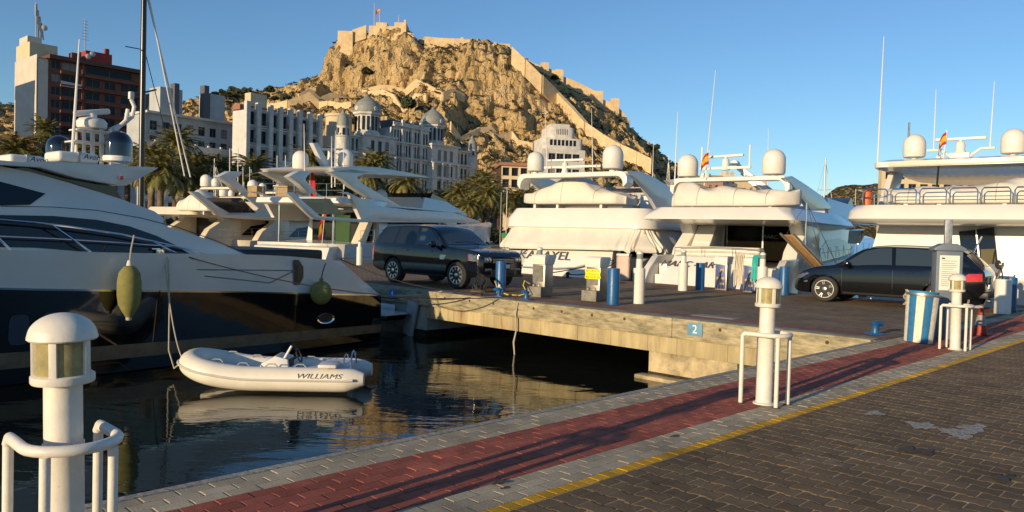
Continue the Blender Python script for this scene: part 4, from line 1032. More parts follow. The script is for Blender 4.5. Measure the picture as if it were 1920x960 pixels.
# dark glass under the hardtop, then the hardtop with its swept wing
g1 = yp([(27, 316), (70, 310), (150, 328), (214, 350), (229, 374), (130, 341)], 1.5)
wg = lambda x, z: 1.5
solid(g1, wg, 'bridge_glass', dark_win, ly, yc=())
ht = yp([(40, 304), (90, 302.5), (296, 314.5), (284, 322), (236, 348), (205, 345), (140, 333), (75, 314)], 1.75)
wh_ = lambda x, z: 1.78 - .0 * z
solid(ht + [(12.2, ht[0][1] - .12), (12.2, ht[0][1] + .02)], wh_, 'hardtop', gel, ly, xc=rng(6, 12, 6), crown=.0, bevel=.03)
q = K.Y(227, 333, 1.78)
nl = B().lathe([(.0, .05), (.05, .04), (.06, 0)], c=(q[0], 1.79, q[1]), n=14, axis='y').obj('navigation_light_base', gel, ly)
B().box((q[0] + .02, 1.835, q[1]), (.07, .04, .07)).obj('red_lens', red_lamp, nl, bevel=.01)
# deck gear on the hardtop
zt = ht[2][1]
def at(x, y, v): a = K.Y(x, y, v); return (a[0], v, a[1])
for (xa, xb, ya, yb, v) in ((172, 95, 283, 305, .9), (72, 4, 289, 309, .9)):
    a = at(xa, yb, v); c_ = at(xb, ya, v)
    rf = B().bx(a[0], c_[0], v - .35, v + .35, a[2] - .05, c_[2]).obj('liferaft_canister', radome, ly, bevel=.09, seg=4)
    B().bx((a[0] + c_[0]) / 2 - .02, (a[0] + c_[0]) / 2 + .02, v - .356, v + .356, a[2] - .05, c_[2] + .006).obj('strap', grey_shade, rf)
    text('Avon', .15, navy, rf, frame(((a[0] * .8 + c_[0] * .2), v + .354, (a[2] + c_[2]) / 2), (-1, 0, 0), (0, 0, 1)), 'canister_lettering', .001, shear=.3)
blkdome = M('gloss_black_dome', (.006, .007, .010), .06, var=0, coat=1.)
for (x, yb, yt, w_, v) in ((111, 292, 254, 44, -.5), (221, 296, 245, 50, .6)):
    q0 = at(x, yb, v); q1 = at(x, yt, v); r_ = w_ / 2 / FOC * (K.m @ Vector(q0)).y
    pd = B().lathe([(r_ * .5, -.22), (r_ * .55, -.12), (r_ * 1.0, -.08), (r_ * 1.04, .0), (r_ * 1.0, .03), (0, .03)], c=q0, n=28).obj('dome_base', radome, ly)
    h_ = q1[2] - q0[2]
    B().lathe([(r_, .03), (r_, h_ - r_)] + [(r_ * math.cos(R(e)), h_ - r_ + r_ * math.sin(R(e))) for e in range(10, 90, 8)] + [(0, h_)], c=q0, n=32).obj('black_dome', blkdome, pd)
v = .1
for (xa, xb, y) in ((130, 210, 293), (130, 196, 263), (138, 204, 241)):
    a, c_ = at(xa, y, v), at(xb, y, v)
    B().bx(min(a[0], c_[0]), max(a[0], c_[0]), v - .25, v + .25, a[2] - .035, a[2]).obj('mast_shelf', radome, ly, bevel=.015)
for x in (150, 165, 182, 199):
    for dy in (-.18, .18):
        a, c_ = at(x, 296, v), at(x, 243, v); B().tube([(a[0], v + dy, a[2] - .2), (c_[0], v + dy, c_[2])], .035, 8).obj('mast_post', radome, ly)
q0 = at(172, 241, v); B().lathe([(.28, 0), (.3, .05), (.3, .14), (.24, .21), (.1, .24), (.1, .32), (0, .32)], c=q0, n=24).obj('radar_housing', radome, ly)
a, c_ = at(139, 213, v), at(205, 209, v)
B().beam(a, c_, .14, .12).obj('radar_scanner', radome, ly, bevel=.04)
B().tube([at(207, 243, v), at(232, 232, v), at(248, 219, v), at(252, 200, v), at(246, 186, v)], .045, 9).obj('exhaust_arm', radome, ly)
B().tube([at(215, 245, v + .12), at(236, 226, v + .12), at(240, 205, v + .12)], .045, 9).obj('exhaust_arm', radome, ly)
B().bx(*[f(at(246, 186, v)[0]) for f in (lambda x: x - .05, lambda x: x + .05)], v - .05, v + .05, at(246, 186, v)[2], at(246, 172, v)[2]).obj('masthead_light', radome, ly, bevel=.015)
whip(ly, at(136, 285, .3), at(149, 74, .3), .035)
# rails along the side deck
ra = [at(x, y, 2.28) for x, y in ((396, 481), (360, 469), (310, 458), (230, 440), (130, 425), (60, 417), (0, 412), (-60, 410))]
for sg_ in (1, -1):
    rr_ = B().tube([(q_[0], q_[1] * sg_, q_[2]) for q_ in ra], .022, 8).obj('side_rail', chrome, ly)
    r2 = [at(x, y, 2.28) for x, y in ((335, 463), (200, 453), (100, 447), (-60, 440))]
    B().tube([(q_[0], q_[1] * sg_, q_[2]) for q_ in r2], .012, 6).obj('rail_wire', chrome, rr_)
    for (xa, ya, xb, yb) in ((97, 422, 170, 481), (-40, 411, 20, 476), (290, 454, 330, 480)):
        a, c_ = at(xa, ya, 2.28), at(xb, yb, 2.28)
        B().tube([(a[0], sg_ * a[1], a[2]), (c_[0], sg_ * c_[1], min(c_[2], a[2]) if False else she(c_[0]))], .02, 7).obj('rail_stanchion', chrome, rr_)
    cx = at(300, 475, 2.25); cl = B().beam((cx[0] - .15, sg_ * 2.2, she(cx[0]) + .08), (cx[0] + .15, sg_ * 2.2, she(cx[0]) + .08), .04).box((cx[0], sg_ * 2.2, she(cx[0]) + .03), (.12, .06, .1)); cl.obj('deck_cleat', chrome, ly, bevel=.01)
# hull details: oval vent, portlights, chevron trim
def hy(x, z): return bw(x) * (1 - fl(x) * max(0, she(x) - z) / (she(x) + .6))
q = K.Y(610, 597, 2.2); ov = B().lathe([(.0, .0), (.8, .0), (.8, .02), (1, .03), (1, 0)], n=28, axis='y'); 
ov.v = [(q[0] + x * .27, hy(q[0], q[1]) + y, q[1] + z * .13) for x, y, z in ov.v]; ov = ov.obj('oval_vent', chrome, ly)
b = B().lathe([(.0, .022), (.8, .022)], n=24, axis='y'); b.v = [(q[0] + x * .27, hy(q[0], q[1]) + y, q[1] + z * .13) for x, y, z in b.v]; b.obj('vent_mesh', M('vent_mesh', (.08, .08, .08), .5, .5), ov)
for (x, y, w_, h_) in ((33, 618, .27, .5), (92, 596, .2, .2)):
    q = K.Y(x, y, 2.3); pl_ = [(q[0] + math.copysign(abs(math.cos(R(e)))**.5, math.cos(R(e))) * w_ * .6, q[1] + math.copysign(abs(math.sin(R(e)))**.5, math.sin(R(e))) * h_ * .55) for e in range(0, 360, 15)]
    for sg_ in (1, -1): patch(pl_, lambda a, c_: (a, sg_ * (hy(a, c_) + .012), c_)).obj('portlight', M('portlight_glass', (.05, .06, .08), .06, var=0), ly, smooth=60)
for pl_ in ([(365, 505), (553, 507), (505, 530)], [(380, 517), (505, 530)]):
    for sg_ in (1, -1):
        tp_ = []
        for k in range(len(pl_) - 1):
            for e in range(9):
                a_ = yp([(pl_[k][0] + (pl_[k + 1][0] - pl_[k][0]) * e / 8, pl_[k][1] + (pl_[k + 1][1] - pl_[k][1]) * e / 8)], 2.35)[0]
                tp_.append((a_[0], sg_ * (hy(*a_) + .004), a_[1]))
        B().tube(tp_, .012, 5).obj('chevron_trim', steel, ly)
sidepatch('stern_strap', [(546, 487), (556, 487), (566, 500), (567, 520), (560, 534), (549, 534), (556, 518), (555, 502)], 2.3, M('stern_grey', (.05, .05, .055), .3), lambda a, c_: hy(a, c_), .012)
# cockpit: dark sunpad on the after deck
B().bx(1.7, 4.6, -1.7, 1.7, 2.12, 2.42).obj('sunpad', M('black_vinyl', (.015, .015, .017), .5), ly, bevel=.08, seg=3)
# ---- fenders hung on this yacht
fm = M('olive_fender_cover', (.20, .19, .055), .85, var=.15, scale=8, bump=.3, bscale=60)
fe = thing('long_fender', 'long olive cloth-covered fender hanging against the black-hulled yacht', 'fender', K.m @ Vector((*[K.Y(240, 600, 2.75)[0]], 2.78, K.Y(240, 600, 2.75)[1])))
H_ = K.Y(240, 492, 2.75)[1] - K.Y(240, 600, 2.75)[1]
B().lathe([(.0, .05), (.06, .06), (.12, .16), (.19, .30), (.215, .5), (.215, H_ - .38), (.19, H_ - .2), (.12, H_ - .1), (.06, H_ - .06), (0, H_ - .05)], n=28).obj('cover', fm, fe)
B().lathe([(.05, 0), (.055, .03), (.05, .08), (.0, .08)], n=14).obj('eye', rope_m, fe)
B().lathe([(.07, H_ - .13), (.055, H_ - .04), (.035, H_ + .04), (.0, H_ + .05)], n=16).obj('collar', canvas, fe)
B().tube([(0, 0, H_), (.0, 0.05, H_ + .25), (-.03, .22, H_ + .52)], .014, 6).obj('lanyard', rope_m, fe)
q = K.Y(602, 549, 2.5); rf = thing('round_fender', 'round olive fender on the quarter of the black-hulled yacht', 'fender', K.m @ Vector((q[0], 2.5, q[1])))
B().lathe([(.0, -.3)] + [(.26 * math.cos(R(e)), .29 * math.sin(R(e))) for e in range(-80, 81, 10)] + [(.05, .31), (.04, .36), (.0, .36)], n=28).obj('ball', fm, rf)
B().tube([(0, 0, .34), (.02, .05, .52), (.05, .2, .72)], .014, 6).obj('lanyard', dark_rope, rf)
q = G(795, 650, WATER); gf = thing('grey_fender', 'flat grey fender board hanging slanted on the shaded pier wall', 'fender', W(-.16, 12.75, -1.25), UA)
gb = B().box((0, 0, .45), (.12, .42, 1.0)).obj('board', M('grey_fender_board', (.33, .33, .33), .6, var=.15), gf, bevel=.05, seg=3); gf.rotation_euler = (R(14), 0, UA)
wfnd = thing('white_bracket', 'white plastic fender sheet hung below the number 4 plate', 'fender', W(-.16, 13.75, -.75), UA)
B().box((0, 0, .1), (.05, .7, .34)).obj('sheet', M('white_plastic', (.7, .7, .7), .4), wfnd, bevel=.02)
# ---- mooring lines
def line(label, a, b_, sag, r_=.016, mat=None, cat='rope', name='mooring_line'):
    return tag(B().tube(catenary(a, b_, sag, 18), r_, 6).obj(name, mat or dark_rope), label, cat, None)
KW = lambda x, y, z: K.m @ Vector((x, y, z))
cx = at(300, 475, 2.25)
line('dark mooring line running from the black-hulled yacht cleat to the pier bollard', KW(cx[0], 2.2, she(cx[0]) + .1), W(.3, 8.85, .1), .42, .014)
line('dark mooring line from the black-hulled yacht stern to the spring on the pier', KW(1.4, 2.0, 2.2), W(.25, 9.7, .12), .25, .014)
line('black mooring line crossing under the number 4 plate', KW(.8, 1.6, 1.3), W(.1, 9.9, .02), .15)
line('pale mooring line dipping from the black-hulled yacht to the pier edge', KW(1.0, -1.5, 2.1), W(.1, 11.6, .03), .5, .013, rope_m)
sp = thing('mooring_spring', 'rusty coil spring shock absorber on a mooring line by the blue bollard', 'mooring spring', W(.1, 10.15, .1), UA)
B().tube([(0 + .07 * math.cos(R(e * 40)), -.2 + .4 * e / 90, .07 * math.sin(R(e * 40))) for e in range(91)], .013, 6).obj('coil', M('rusty_spring', (.25, .2, .15), .5, .7, var=.2), sp)
for y in (-.26, .26): B().tube([(.05 * math.cos(R(e)), y + .07 * math.sin(R(e)), 0) for e in range(0, 360, 30)], .012, 6, closed=True).obj('shackle', M('rusty_iron', (.09, .06, .04), .8, .3), sp)
# rope hanging from the pier edge into the water
hp = [W(-.15, 8.42, -.02), W(-.18, 8.45, -.3), W(-.16, 8.43, -.7), W(-.2, 8.47, -1.0), W(-.17, 8.44, -1.45)]
tag(B().tube([hp[0].lerp(hp[1], .5)] + hp, [.02, .02, .022, .02, .026, .018], 7).obj('hanging_rope', rope_m), 'pale frayed rope hanging from the pier edge into the water', 'rope')
# ================================================================== the white inflatable dinghy
pb_, ps_ = G(352, 712, WATER), G(690, 738, WATER)
ctr = (pb_ + ps_) / 2; dv = Vector((-1, -.05, 0)); DL = 3.75
dg_ = thing('dinghy', 'white inflatable dinghy floating beside the black-hulled yacht', 'dinghy', (ctr.x, ctr.y, WATER), math.atan2(dv.y, dv.x)); dg_.scale = (.92, .92, .92)
hyp = M('white_hypalon', (.74, .70, .60), .45, var=.05, scale=3, bump=.1, bscale=8)
seat_m = M('dinghy_seat', (.66, .65, .62), .5, var=.05)
r_ = .235; hb_ = .62
# tubes: a U from the stern cone, round the raised bow, back
pts = []; rad = []
def tz(x): return .27 + .26 * max(0, (x - .2) / 1.5)**2
xs_ = rng(-1.85, 1.0, 16)
for i, x in enumerate(xs_): pts.append((x, hb_, tz(x) + (.02 if x < -1.5 else 0))); rad.append(r_ * (.55 if i == 0 else (.85 if i == 1 else 1)))
for e in range(10, 171, 10):
    a = R(e); x = 1.0 + .62 * math.sin(a); pts.append((x, hb_ * math.copysign(abs(math.cos(a))**.8, math.cos(a)), tz(x))); rad.append(r_ * (1 - .06 * math.sin(a)))
for i, x in enumerate(xs_[::-1]): pts.append((x, -hb_, tz(x))); rad.append(r_ * (.55 if i == len(xs_) - 1 else (.85 if i == len(xs_) - 2 else 1)))
B().tube(pts, rad, 20).obj('tube', hyp, dg_, smooth=60)
# rubbing strake along the outside
st = []
for (x, y, z) in pts[1:-1]:
    n_ = Vector((max(0, x - 1.0), y, 0)); n_.normalize(); st.append((x + n_.x * (r_ + .0), y + n_.y * (r_ + .0), z + .02))
B().tube(st, .026, 6).obj('rubbing_strake', M('strake_grey', (.52, .50, .45), .6), dg_)
b = B(); secs = []
for x, k in ((-1.5, 1), (-.5, 1), (.4, .9), (1.0, .65), (1.45, .2)):
    z = tz(x) - .27
    secs.append([(x, -.5 * k, z + .12), (x, -.42 * k, z - .02), (x, 0, z - .16 * k), (x, .42 * k, z - .02), (x, .5 * k, z + .12), (x, 0, z + .16)])
b.loft(secs, closed=True).obj('hull', gel, dg_)
B().bx(-1.5, -.95, -.40, .40, .12, .52).obj('engine_cover', seat_m, dg_, bevel=.06, seg=3)
B().bx(-.95, -.45, -.38, .38, .12, .40).obj('seat', seat_m, dg_, bevel=.06, seg=3)
B().bx(-1.35, -1.0, .36, .86, .53, .60).obj('step_pad', seat_m, dg_, bevel=.03)
co = solid([(-.35, .15), (-.30, .60), (-.05, .66), (.22, .50), (.36, .15)], lambda x, z: .33 - .1 * (z - .15), 'console', gel, dg_, bevel=.03)
B().bx(-.32, -.28, -.2, .2, .42, .58).obj('dashboard', plastic, co)
cw = Vector((-.46, 0, .64)); B().tube([cw + Vector((.10 * math.sin(R(e)) * .5, .15 * math.cos(R(e)), .13 * math.sin(R(e)))) for e in range(0, 360, 20)], .016, 7, closed=True).obj('steering_wheel', black_r, co)
B().tube([(-.35, 0, .56), cw], .02, 7).obj('steering_column', black_r, co)
B().tube([(-.22, .2, .6), (-.36, .22, .86)], [.03, .024], 9).obj('throttle_lever', seat_m, co)
for (x, y) in ((.75, .2), (.75, -.2)): B().beam((x + .4, y, .42), (x - .5, y, .3), .05, .03).obj('floor_board', seat_m, dg_)
ra = [(-1.55 + .0, .36 * math.cos(R(e)), .45 + .30 * math.sin(R(e))) for e in range(0, 181, 15)]
B().tube(ra, .018, 7).obj('towing_arch', chrome, dg_)
ra = [(-1.4 + .0, .30 * math.cos(R(e)), .5 + .18 * math.sin(R(e))) for e in range(0, 181, 15)]
B().tube(ra, .014, 7).obj('towing_arch', chrome, dg_)
for x in (1.0, .5, -.05, -.6):
    for sg_ in (1, -1):
        B().tube([(x - .12, sg_ * .52, tz(x) + .215), (x - .06, sg_ * .50, tz(x) + .27), (x + .06, sg_ * .50, tz(x) + .27), (x + .12, sg_ * .52, tz(x) + .215)], .012, 6).obj('grab_handle', grey_shade, dg_)
sgn = 1 if (Matrix.Rotation(math.atan2(dv.y, dv.x), 3, 'Z') @ Vector((0, 1, 0))).y < 0 else -1
text('WILLIAMS', .135, M('grey_letter', (.09, .09, .10), .6, var=0), dg_, frame((-1.02, sgn * (hb_ + r_ * .91), .37), (-sgn * 1, 0, 0) if sgn > 0 else (1, 0, 0), (0, -sgn * .40, 1)), 'side_lettering', .004, shear=.25, xs=1.45)
# painter from the yacht cleat to the dinghy bow
bowp = Vector((ctr.x, ctr.y, WATER)) + Matrix.Rotation(math.atan2(dv.y, dv.x), 3, 'Z') @ Vector((1.66, .1, .5))
a0 = KW(cx[0] - .05, 2.24, she(cx[0]) + .06); a1_ = KW(cx[0] - .02, 2.62, 1.3)
tag(B().tube([a0, KW(cx[0] - .04, 2.5, she(cx[0]) - .1), a1_, a1_ + Vector((0, 0, -.9)), (a1_ + Vector((0, 0, -.9))).lerp(bowp, .45) - Vector((0, 0, .28)), bowp.lerp(a1_, .05) - Vector((0, 0, .12)), bowp], .017, 6).obj('painter_rope', rope_m), 'pale painter rope looping from the yacht cleat to the dinghy bow', 'rope')
tag(B().tube(catenary(a0 + Vector((.03, 0, 0)), bowp, .35, 18), .012, 6).obj('painter_rope', rope_m), 'thin pale line drooping to the dinghy bow beside the painter', 'rope')
# ================================================================== motor yachts moored stern-to behind the pier
def fold_skirt(root, top_plan, z1, grow, z0, fold_from):
    """canvas cover hung from the deck edge, gathered into folds on one side"""
    secs = []; n = len(top_plan)
    P_ = [Vector(q_) for q_ in top_plan]; fine = []
    for i in range(n - 1):
        for k in range(10): fine.append(P_[i].lerp(P_[i + 1], k / 10))
    fine.append(P_[-1]); c_ = sum(fine, Vector((0, 0))) / len(fine); N_ = len(fine)
    for k in range(15):
        s_ = k / 14; row = []
        for i, q_ in enumerate(fine):
            nrm = Vector((-1, 0)) if abs(q_.y) < abs(P_[0].y) * .93 else Vector((-.25, math.copysign(1, q_.y))).normalized()
            out = grow * (s_ ** 1.25)
            u_ = i / N_; amp = .022 + (.085 * min(1, max(0, (u_ - fold_from) / .1)))
            f_ = amp * s_ ** .6 * (math.sin(u_ * 150 + 1.5 * math.sin(s_ * 3)) + .5 * math.sin(u_ * 67 + s_ * 4))
            sagz = -.10 * math.sin(u_ * 19) ** 2 * s_ - .05 * math.sin(u_ * 43) * s_
            tuck = -.18 * max(0, (s_ - .78) / .22) ** 2
            row.append((q_.x + nrm.x * (out + f_ + tuck), q_.y + nrm.y * (out + f_ + tuck), z1 + (z0 - z1) * s_ + sagz))
        secs.append(row)
    return B().loft(secs, cap0=False, cap1=False).obj('canvas_cover', canvas, root, smooth=80)
def stern_ring(x0, x1, hb, rc): # open outline from port side round the stern to starboard
    pts = [(x1, hb)] + [(x0 + rc - rc * math.sin(R(e)), hb - rc + rc * math.cos(R(e))) for e in range(0, 91, 15)]
    return pts + [(x, -y) for x, y in pts[::-1]]
A_ST = 11.7
# ---------------------------------------------------------------- yacht under a canvas cockpit cover
ky = thing('motor_yacht', 'white motor yacht with canvas cockpit cover and name KARAYEL on its stern', 'yacht', W(12.6, t_at(px(W(A_ST, 16.7))[0], 12.6), WATER), R(55)); ky.scale = (1, .96, 1)
hb = 3.75; K = Loc(ky)
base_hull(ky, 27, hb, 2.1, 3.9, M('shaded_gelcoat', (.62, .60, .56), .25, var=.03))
tr = solid([(-1.1, .45), (-.75, 1.5), (-.40, 2.45), (.3, 2.5), (.3, .45)], lambda x, z: 2.5 - .1 * z, 'transom_block', gel, ky, zc=[1, 1.5, 2], bevel=.05)
slab(ky, 'swim_platform', [(ringplan(-2.0, .3, 3.4, .6, 0), .38), (ringplan(-2.05, .3, 3.45, .6, 0), .5), (ringplan(-2.0, .3, 3.4, .6, 0), .54)], gel)
B().tube([(-.99, 2.3, 1.55), (-.99, .4, 1.55), (-.92, -.6, 1.62), (-.86, -1.2, 1.78)], .03, 7).obj('moulding', grey_shade, tr)
text('KARAYEL', .56, M('name_grey', (.06, .07, .10), .4, var=0), ky, frame((-.60, K.X(1020, 471, -.6)[0], 2.08), (0, -1, 0), (.37, 0, 1)), 'name_lettering', .01, shear=.12, xs=1.22)
for sg_ in (-1, 1):
    B().bx(-.6, .3, sg_ * 2.55, sg_ * 3.0, .5, 1.6).obj('boarding_step', brown_int, ky, bevel=.03)
outer = ringplan(-.35, 13, 3.95, .8, .3); inner = ringplan(-.05, 12.6, 3.6, .7, .3)
slab(ky, 'upper_deck', [(ringplan(.1, 12.6, 3.4, .7, .3), 3.30), (outer, 3.36), (ringplan(-.32, 12.9, 3.92, .8, .3), 3.75), (inner, 4.22), (ringplan(.2, 12.3, 3.35, .6, .3), 4.22), (ringplan(.25, 12.3, 3.3, .6, .3), 3.95)], gel)
fold_skirt(ky, stern_ring(-.22, 3.4, 3.75, .8), 3.38, .75, 2.42, .60)
saloon(ky, 3.2, 14.5, 2.1, 3.34, 3.05, gel, [(4.2, 2.5), (5.2, 3.0), (7, 3.15), (10, 3.1), (12.5, 2.75), (13, 2.5)])
solid([(2.9, 2.2), (2.9, 3.3), (3.19, 3.3), (3.19, 2.2)], lambda x, z: 2.6, 'cockpit_doors', dark_win, ky, yc=())
solid([(7.2, 4.2), (8.3, 5.05), (9.0, 5.1), (12.6, 4.45), (13.6, 4.1), (13.6, 3.9), (7.2, 3.9)], lambda x, z: 2.9 - .25 * (z - 4), 'bridge_fairing', gel, ky, xc=rng(8, 13, 5), crown=.05)
q0 = K.Y(1186, 322, -2.9); XT, ZT = q0[0] - .5, q0[1]
finp = [K.Y(a, b_, -2.9) for a, b_ in ((1176, 321), (1200, 321), (1228, 333), (1258, 352), (1284, 374), (1292, 390), (1232, 392), (1222, 374), (1206, 350), (1190, 332), (1178, 326))]
arch(ky, XT, ZT, 2.9, 7.2, 4.15, .7, .2, None, 3.2, finp)
for yv in (1.2, .6, -.3): B().bx(6.4, 7.0, yv - .25, yv + .25, 4.2, 5.2).obj('helm_seat', M('white_vinyl', (.66, .64, .6), .5), ky, bevel=.08)
for yv in rng(-2.2, 2.2, 8): B().tube([(6.9, yv, 4.2), (6.9, yv, 5.3)], .03, 6).obj('bimini_pole', steel, ky)
B().bx(6.0, 9.4, -2.4, 2.4, 5.5, 5.56).obj('bimini_canopy', M('grey_canvas', (.36, .36, .37), .8), ky, bevel=.02)
dome(ky, (XT + .35, -2.0, ZT + .12), .46); dome(ky, (XT + .35, 2.1, ZT + .12), .40)
radar(ky, (XT + .4, .5, ZT + .02), 1.9, R(95), .45)
B().beam((XT + .35, 1.6, ZT + .28), (XT + .35, -1.4, ZT + .28), .09).obj('instrument_bar', radome, ky)
whip(ky, (7.8, -2.95, 4.6), (8.4, -3.2, 11.6), .035); whip(ky, (XT, 1.2, ZT), (XT - .2, 1.3, ZT + 2.9), .025); whip(ky, (XT, -1.2, ZT), (XT - .1, -1.1, ZT + 2.7), .022); whip(ky, (10, 1.0, 5), (10, 1.0, 8.4), .03)
rail(ky, [(x, -3.55, 2.25 + .03 * x) for x in rng(3.6, 14, 10)], .55)
covered_tender('canvas-covered tender with a tent peak on the yacht named KARAYEL', K.m @ Vector((1.0, .55, 4.46)), R(55) + math.pi / 2, 5.6, 1.9, 1.0, [(0, -.45), (.1, -.2), (.25, .05), (.40, .62), (.48, .98), (.52, .98), (.62, .6), (.8, -.02), (1, -.4)], 3)
pf = thing('pink_fender', 'pinkish white oblong fender hung at the KARAYEL yacht stern quarter', 'fender', K.m @ Vector((-.6, -2.9, 1.25)), R(55))
B().box((0, 0, .45), (.3, .62, 1.05)).obj('body', M('pinkish_vinyl', (.55, .42, .36), .55, var=.08), pf, bevel=.12, seg=4)
B().box((0, 0, 1.0), (.31, .6, .12)).obj('top_band', gel, pf, bevel=.05)
# ---------------------------------------------------------------- yacht with open cockpit and tender crane
my = thing('motor_yacht', 'cream white motor yacht with open cockpit, curtained glass doors and slanted stern name', 'yacht', W(12.2, t_at(px(W(A_ST, 9.8))[0], 12.2), WATER), R(53)); my.scale = (1, 1, 1)
hb = 2.65; K = Loc(my)
base_hull(my, 23, hb, 2.0, 3.5, gel_c if False else gel)
ga = solid([(-1.35, .42), (-1.15, 1.0), (-.8, 1.75), (-.35, 2.32), (.2, 2.4), (.2, .42)], lambda x, z: 1.95 - .38 * max(0, (z - .5) / 1.9)**1.6, 'garage_door', gel, my, zc=rng(.6, 2.3, 6), bevel=.08)
text('MARC - ARTE', .36, M('name_dark', (.07, .065, .06), .4, var=0), my, frame((-.66, K.X(1299, 487, -.66)[0], 2.03), (0, -1, 0), (.55, 0, .8)), 'name_lettering', .01, shear=.35, xs=1.2)
slab(my, 'swim_platform', [(ringplan(-2.1, .3, 2.5, .5, 0), .36), (ringplan(-2.15, .3, 2.55, .5, 0), .46), (ringplan(-2.1, .3, 2.5, .5, 0), .5)], gel)
for sg_ in (-1, 1):
    solid([(-1.7, .5), (-1.45, 1.1), (-.9, 1.8), (-.2, 2.3), (1.2, 2.35), (1.2, .5)], lambda x, z: 1, 'quarter_wing', gel, my, yc=(), y0=sg_ * 2.35 if sg_ > 0 else -2.62, y1=2.62 if sg_ > 0 else -2.35, bevel=.05)
    for k in range(4): B().bx(-1.2 + .35 * k, -.85 + .35 * k, sg_ * 2.0, sg_ * 2.33, .5, .8 + .4 * k).obj('boarding_step', gel, my, bevel=.02)
rail(my, [(-.1, 1.7, 2.36), (-.1, .6, 2.40), (-.1, -.6, 2.40), (-.1, -1.7, 2.36)], .28)
B().bx(.15, .75, -1.5, 1.6, 2.2, 2.72).obj('cockpit_sofa', M('cream_vinyl', (.70, .64, .52), .55, var=.05), my, bevel=.1, seg=3)
for sg_ in (-1, 1):   # swept cockpit side walls carrying the upper deck
    solid([(1.0, 1.9), (1.4, 2.6), (2.2, 3.2), (1.8, 3.66), (4.2, 3.66), (4.2, 1.9)], lambda x, z: 1, 'cockpit_wall', gel, my, yc=(), y0=sg_ * 1.95 if sg_ > 0 else -2.5, y1=2.5 if sg_ > 0 else -1.95, bevel=.08)
st_ = B().prism([(1.3, 1.95), (3.3, 1.95), (3.6, 3.6), (2.6, 3.6)], 1.15, 1.94, 'y').obj('stair_flank', gel, my, bevel=.03)
for k in range(6): B().bx(1.25 + .25 * k, 1.65 + .25 * k, 1.2, 1.9, 2.05 + .25 * k, 2.14 + .25 * k).obj('stair_tread', gel, st_, bevel=.015)
dr = B().bx(3.6, 3.66, -1.9, 1.1, 1.9, 3.6).obj('glass_doors', M('door_glass', (.035, .03, .022), .06, var=0, trans=.75, ior=1.1), my)
for k in range(24): B().tube([(3.85 + .03 * math.sin(k * 2.4), -1.85 + .125 * k, 1.95), (3.85 + .03 * math.sin(k * 2.1), -1.85 + .125 * k, 3.5)], .062, 7).obj('curtain_fold', M('curtain', (.20, .16, .10), .9, var=.1), my)
for yv in (-1.9, -.42, 1.1): B().bx(3.58, 3.68, yv - .03, yv + .03, 1.9, 3.62).obj('door_post', steel, dr)
text('MARC - ARTE', .22, M('glass_letter', (.16, .14, .10), .5), dr, frame((3.595, -1.1, 3.15), (0, -1, 0), (0, 0, 1)), 'door_lettering', .002, xs=1.1)
outer = ringplan(-.7, 11.5, 2.95, .25, .3)
slab(my, 'upper_deck', [(ringplan(.6, 11.3, 2.3, .5, .3), 3.58), (ringplan(-.1, 11.4, 2.75, .3, .3), 3.64), (outer, 3.72), (ringplan(-.68, 11.5, 2.93, .25, .3), 3.78), (ringplan(-.3, 11.2, 2.55, .4, .3), 4.18), (ringplan(.0, 11, 2.3, .4, .3), 4.16), (ringplan(.05, 11, 2.25, .4, .3), 4.0)], gel)
saloon(my, 4.1, 13.5, 1.9, 3.62, 2.3, gel, [(4.7, 2.2), (5.5, 2.75), (6.6, 3.1), (8.5, 3.2), (10.5, 3.0), (12.2, 2.55), (12.9, 2.2)])
wfb = lambda x, z: 2.45 - .35 * (z - 4)
solid([(5.6, 4.1), (6.4, 4.9), (6.9, 4.85), (10.5, 4.75), (11.3, 4.6), (12.6, 4.1), (12.6, 3.9), (5.6, 3.9)], wfb, 'flybridge_coaming', gel, my, xc=rng(6, 12, 6), crown=.03)
solid([(10.6, 4.75), (11.3, 5.15), (11.45, 5.15), (12.2, 4.3)], lambda x, z: 1.9, 'flybridge_screen', M('tinted_screen', (.03, .05, .07), .06, trans=.3), my, yc=())
q0 = K.Y(1488, 330, -2.35); MX, MZ = q0[0] - .4, q0[1]
finp = [K.Y(a, b_, -2.35) for a, b_ in ((1470, 334), (1486, 330), (1510, 345), (1540, 366), (1556, 384), (1560, 392), (1520, 394), (1500, 368), (1484, 344))]
arch(my, MX, MZ, 2.35, 6.0, 4.1, .55, .16, None, 2.6, finp)
FLQ = K.m @ Vector((MX, .75, MZ + .5)); dome(my, (MX + .3, 1.75, MZ + .06), .40); dome(my, (MX + .3, -1.65, MZ + .06), .42); radar(my, (MX + .3, .2, MZ + .28), 1.5, R(80), .42)
B().beam((MX + .25, 1.2, MZ + .36), (MX + .25, -.8, MZ + .36), .09).obj('instrument_bar', radome, my)
for yv in (1.15, -.75): B().tube([(MX + .25, yv, MZ + .36), (MX + .25, yv, MZ + 1.2)], .035, 8).obj('light_stick', radome, my)
B().lathe([(.2, 0), (.22, .05), (.2, .16), (0, .17)], c=(MX + .3, 1.0, MZ), n=18).obj('gps_puck', radome, my)
whip(my, (MX + .3, 2.3, MZ - .4), (MX + .5, 2.35, MZ + 2.7), .03); whip(my, (12, 2.3, 4.2), (12, 2.4, 8.8), .03)
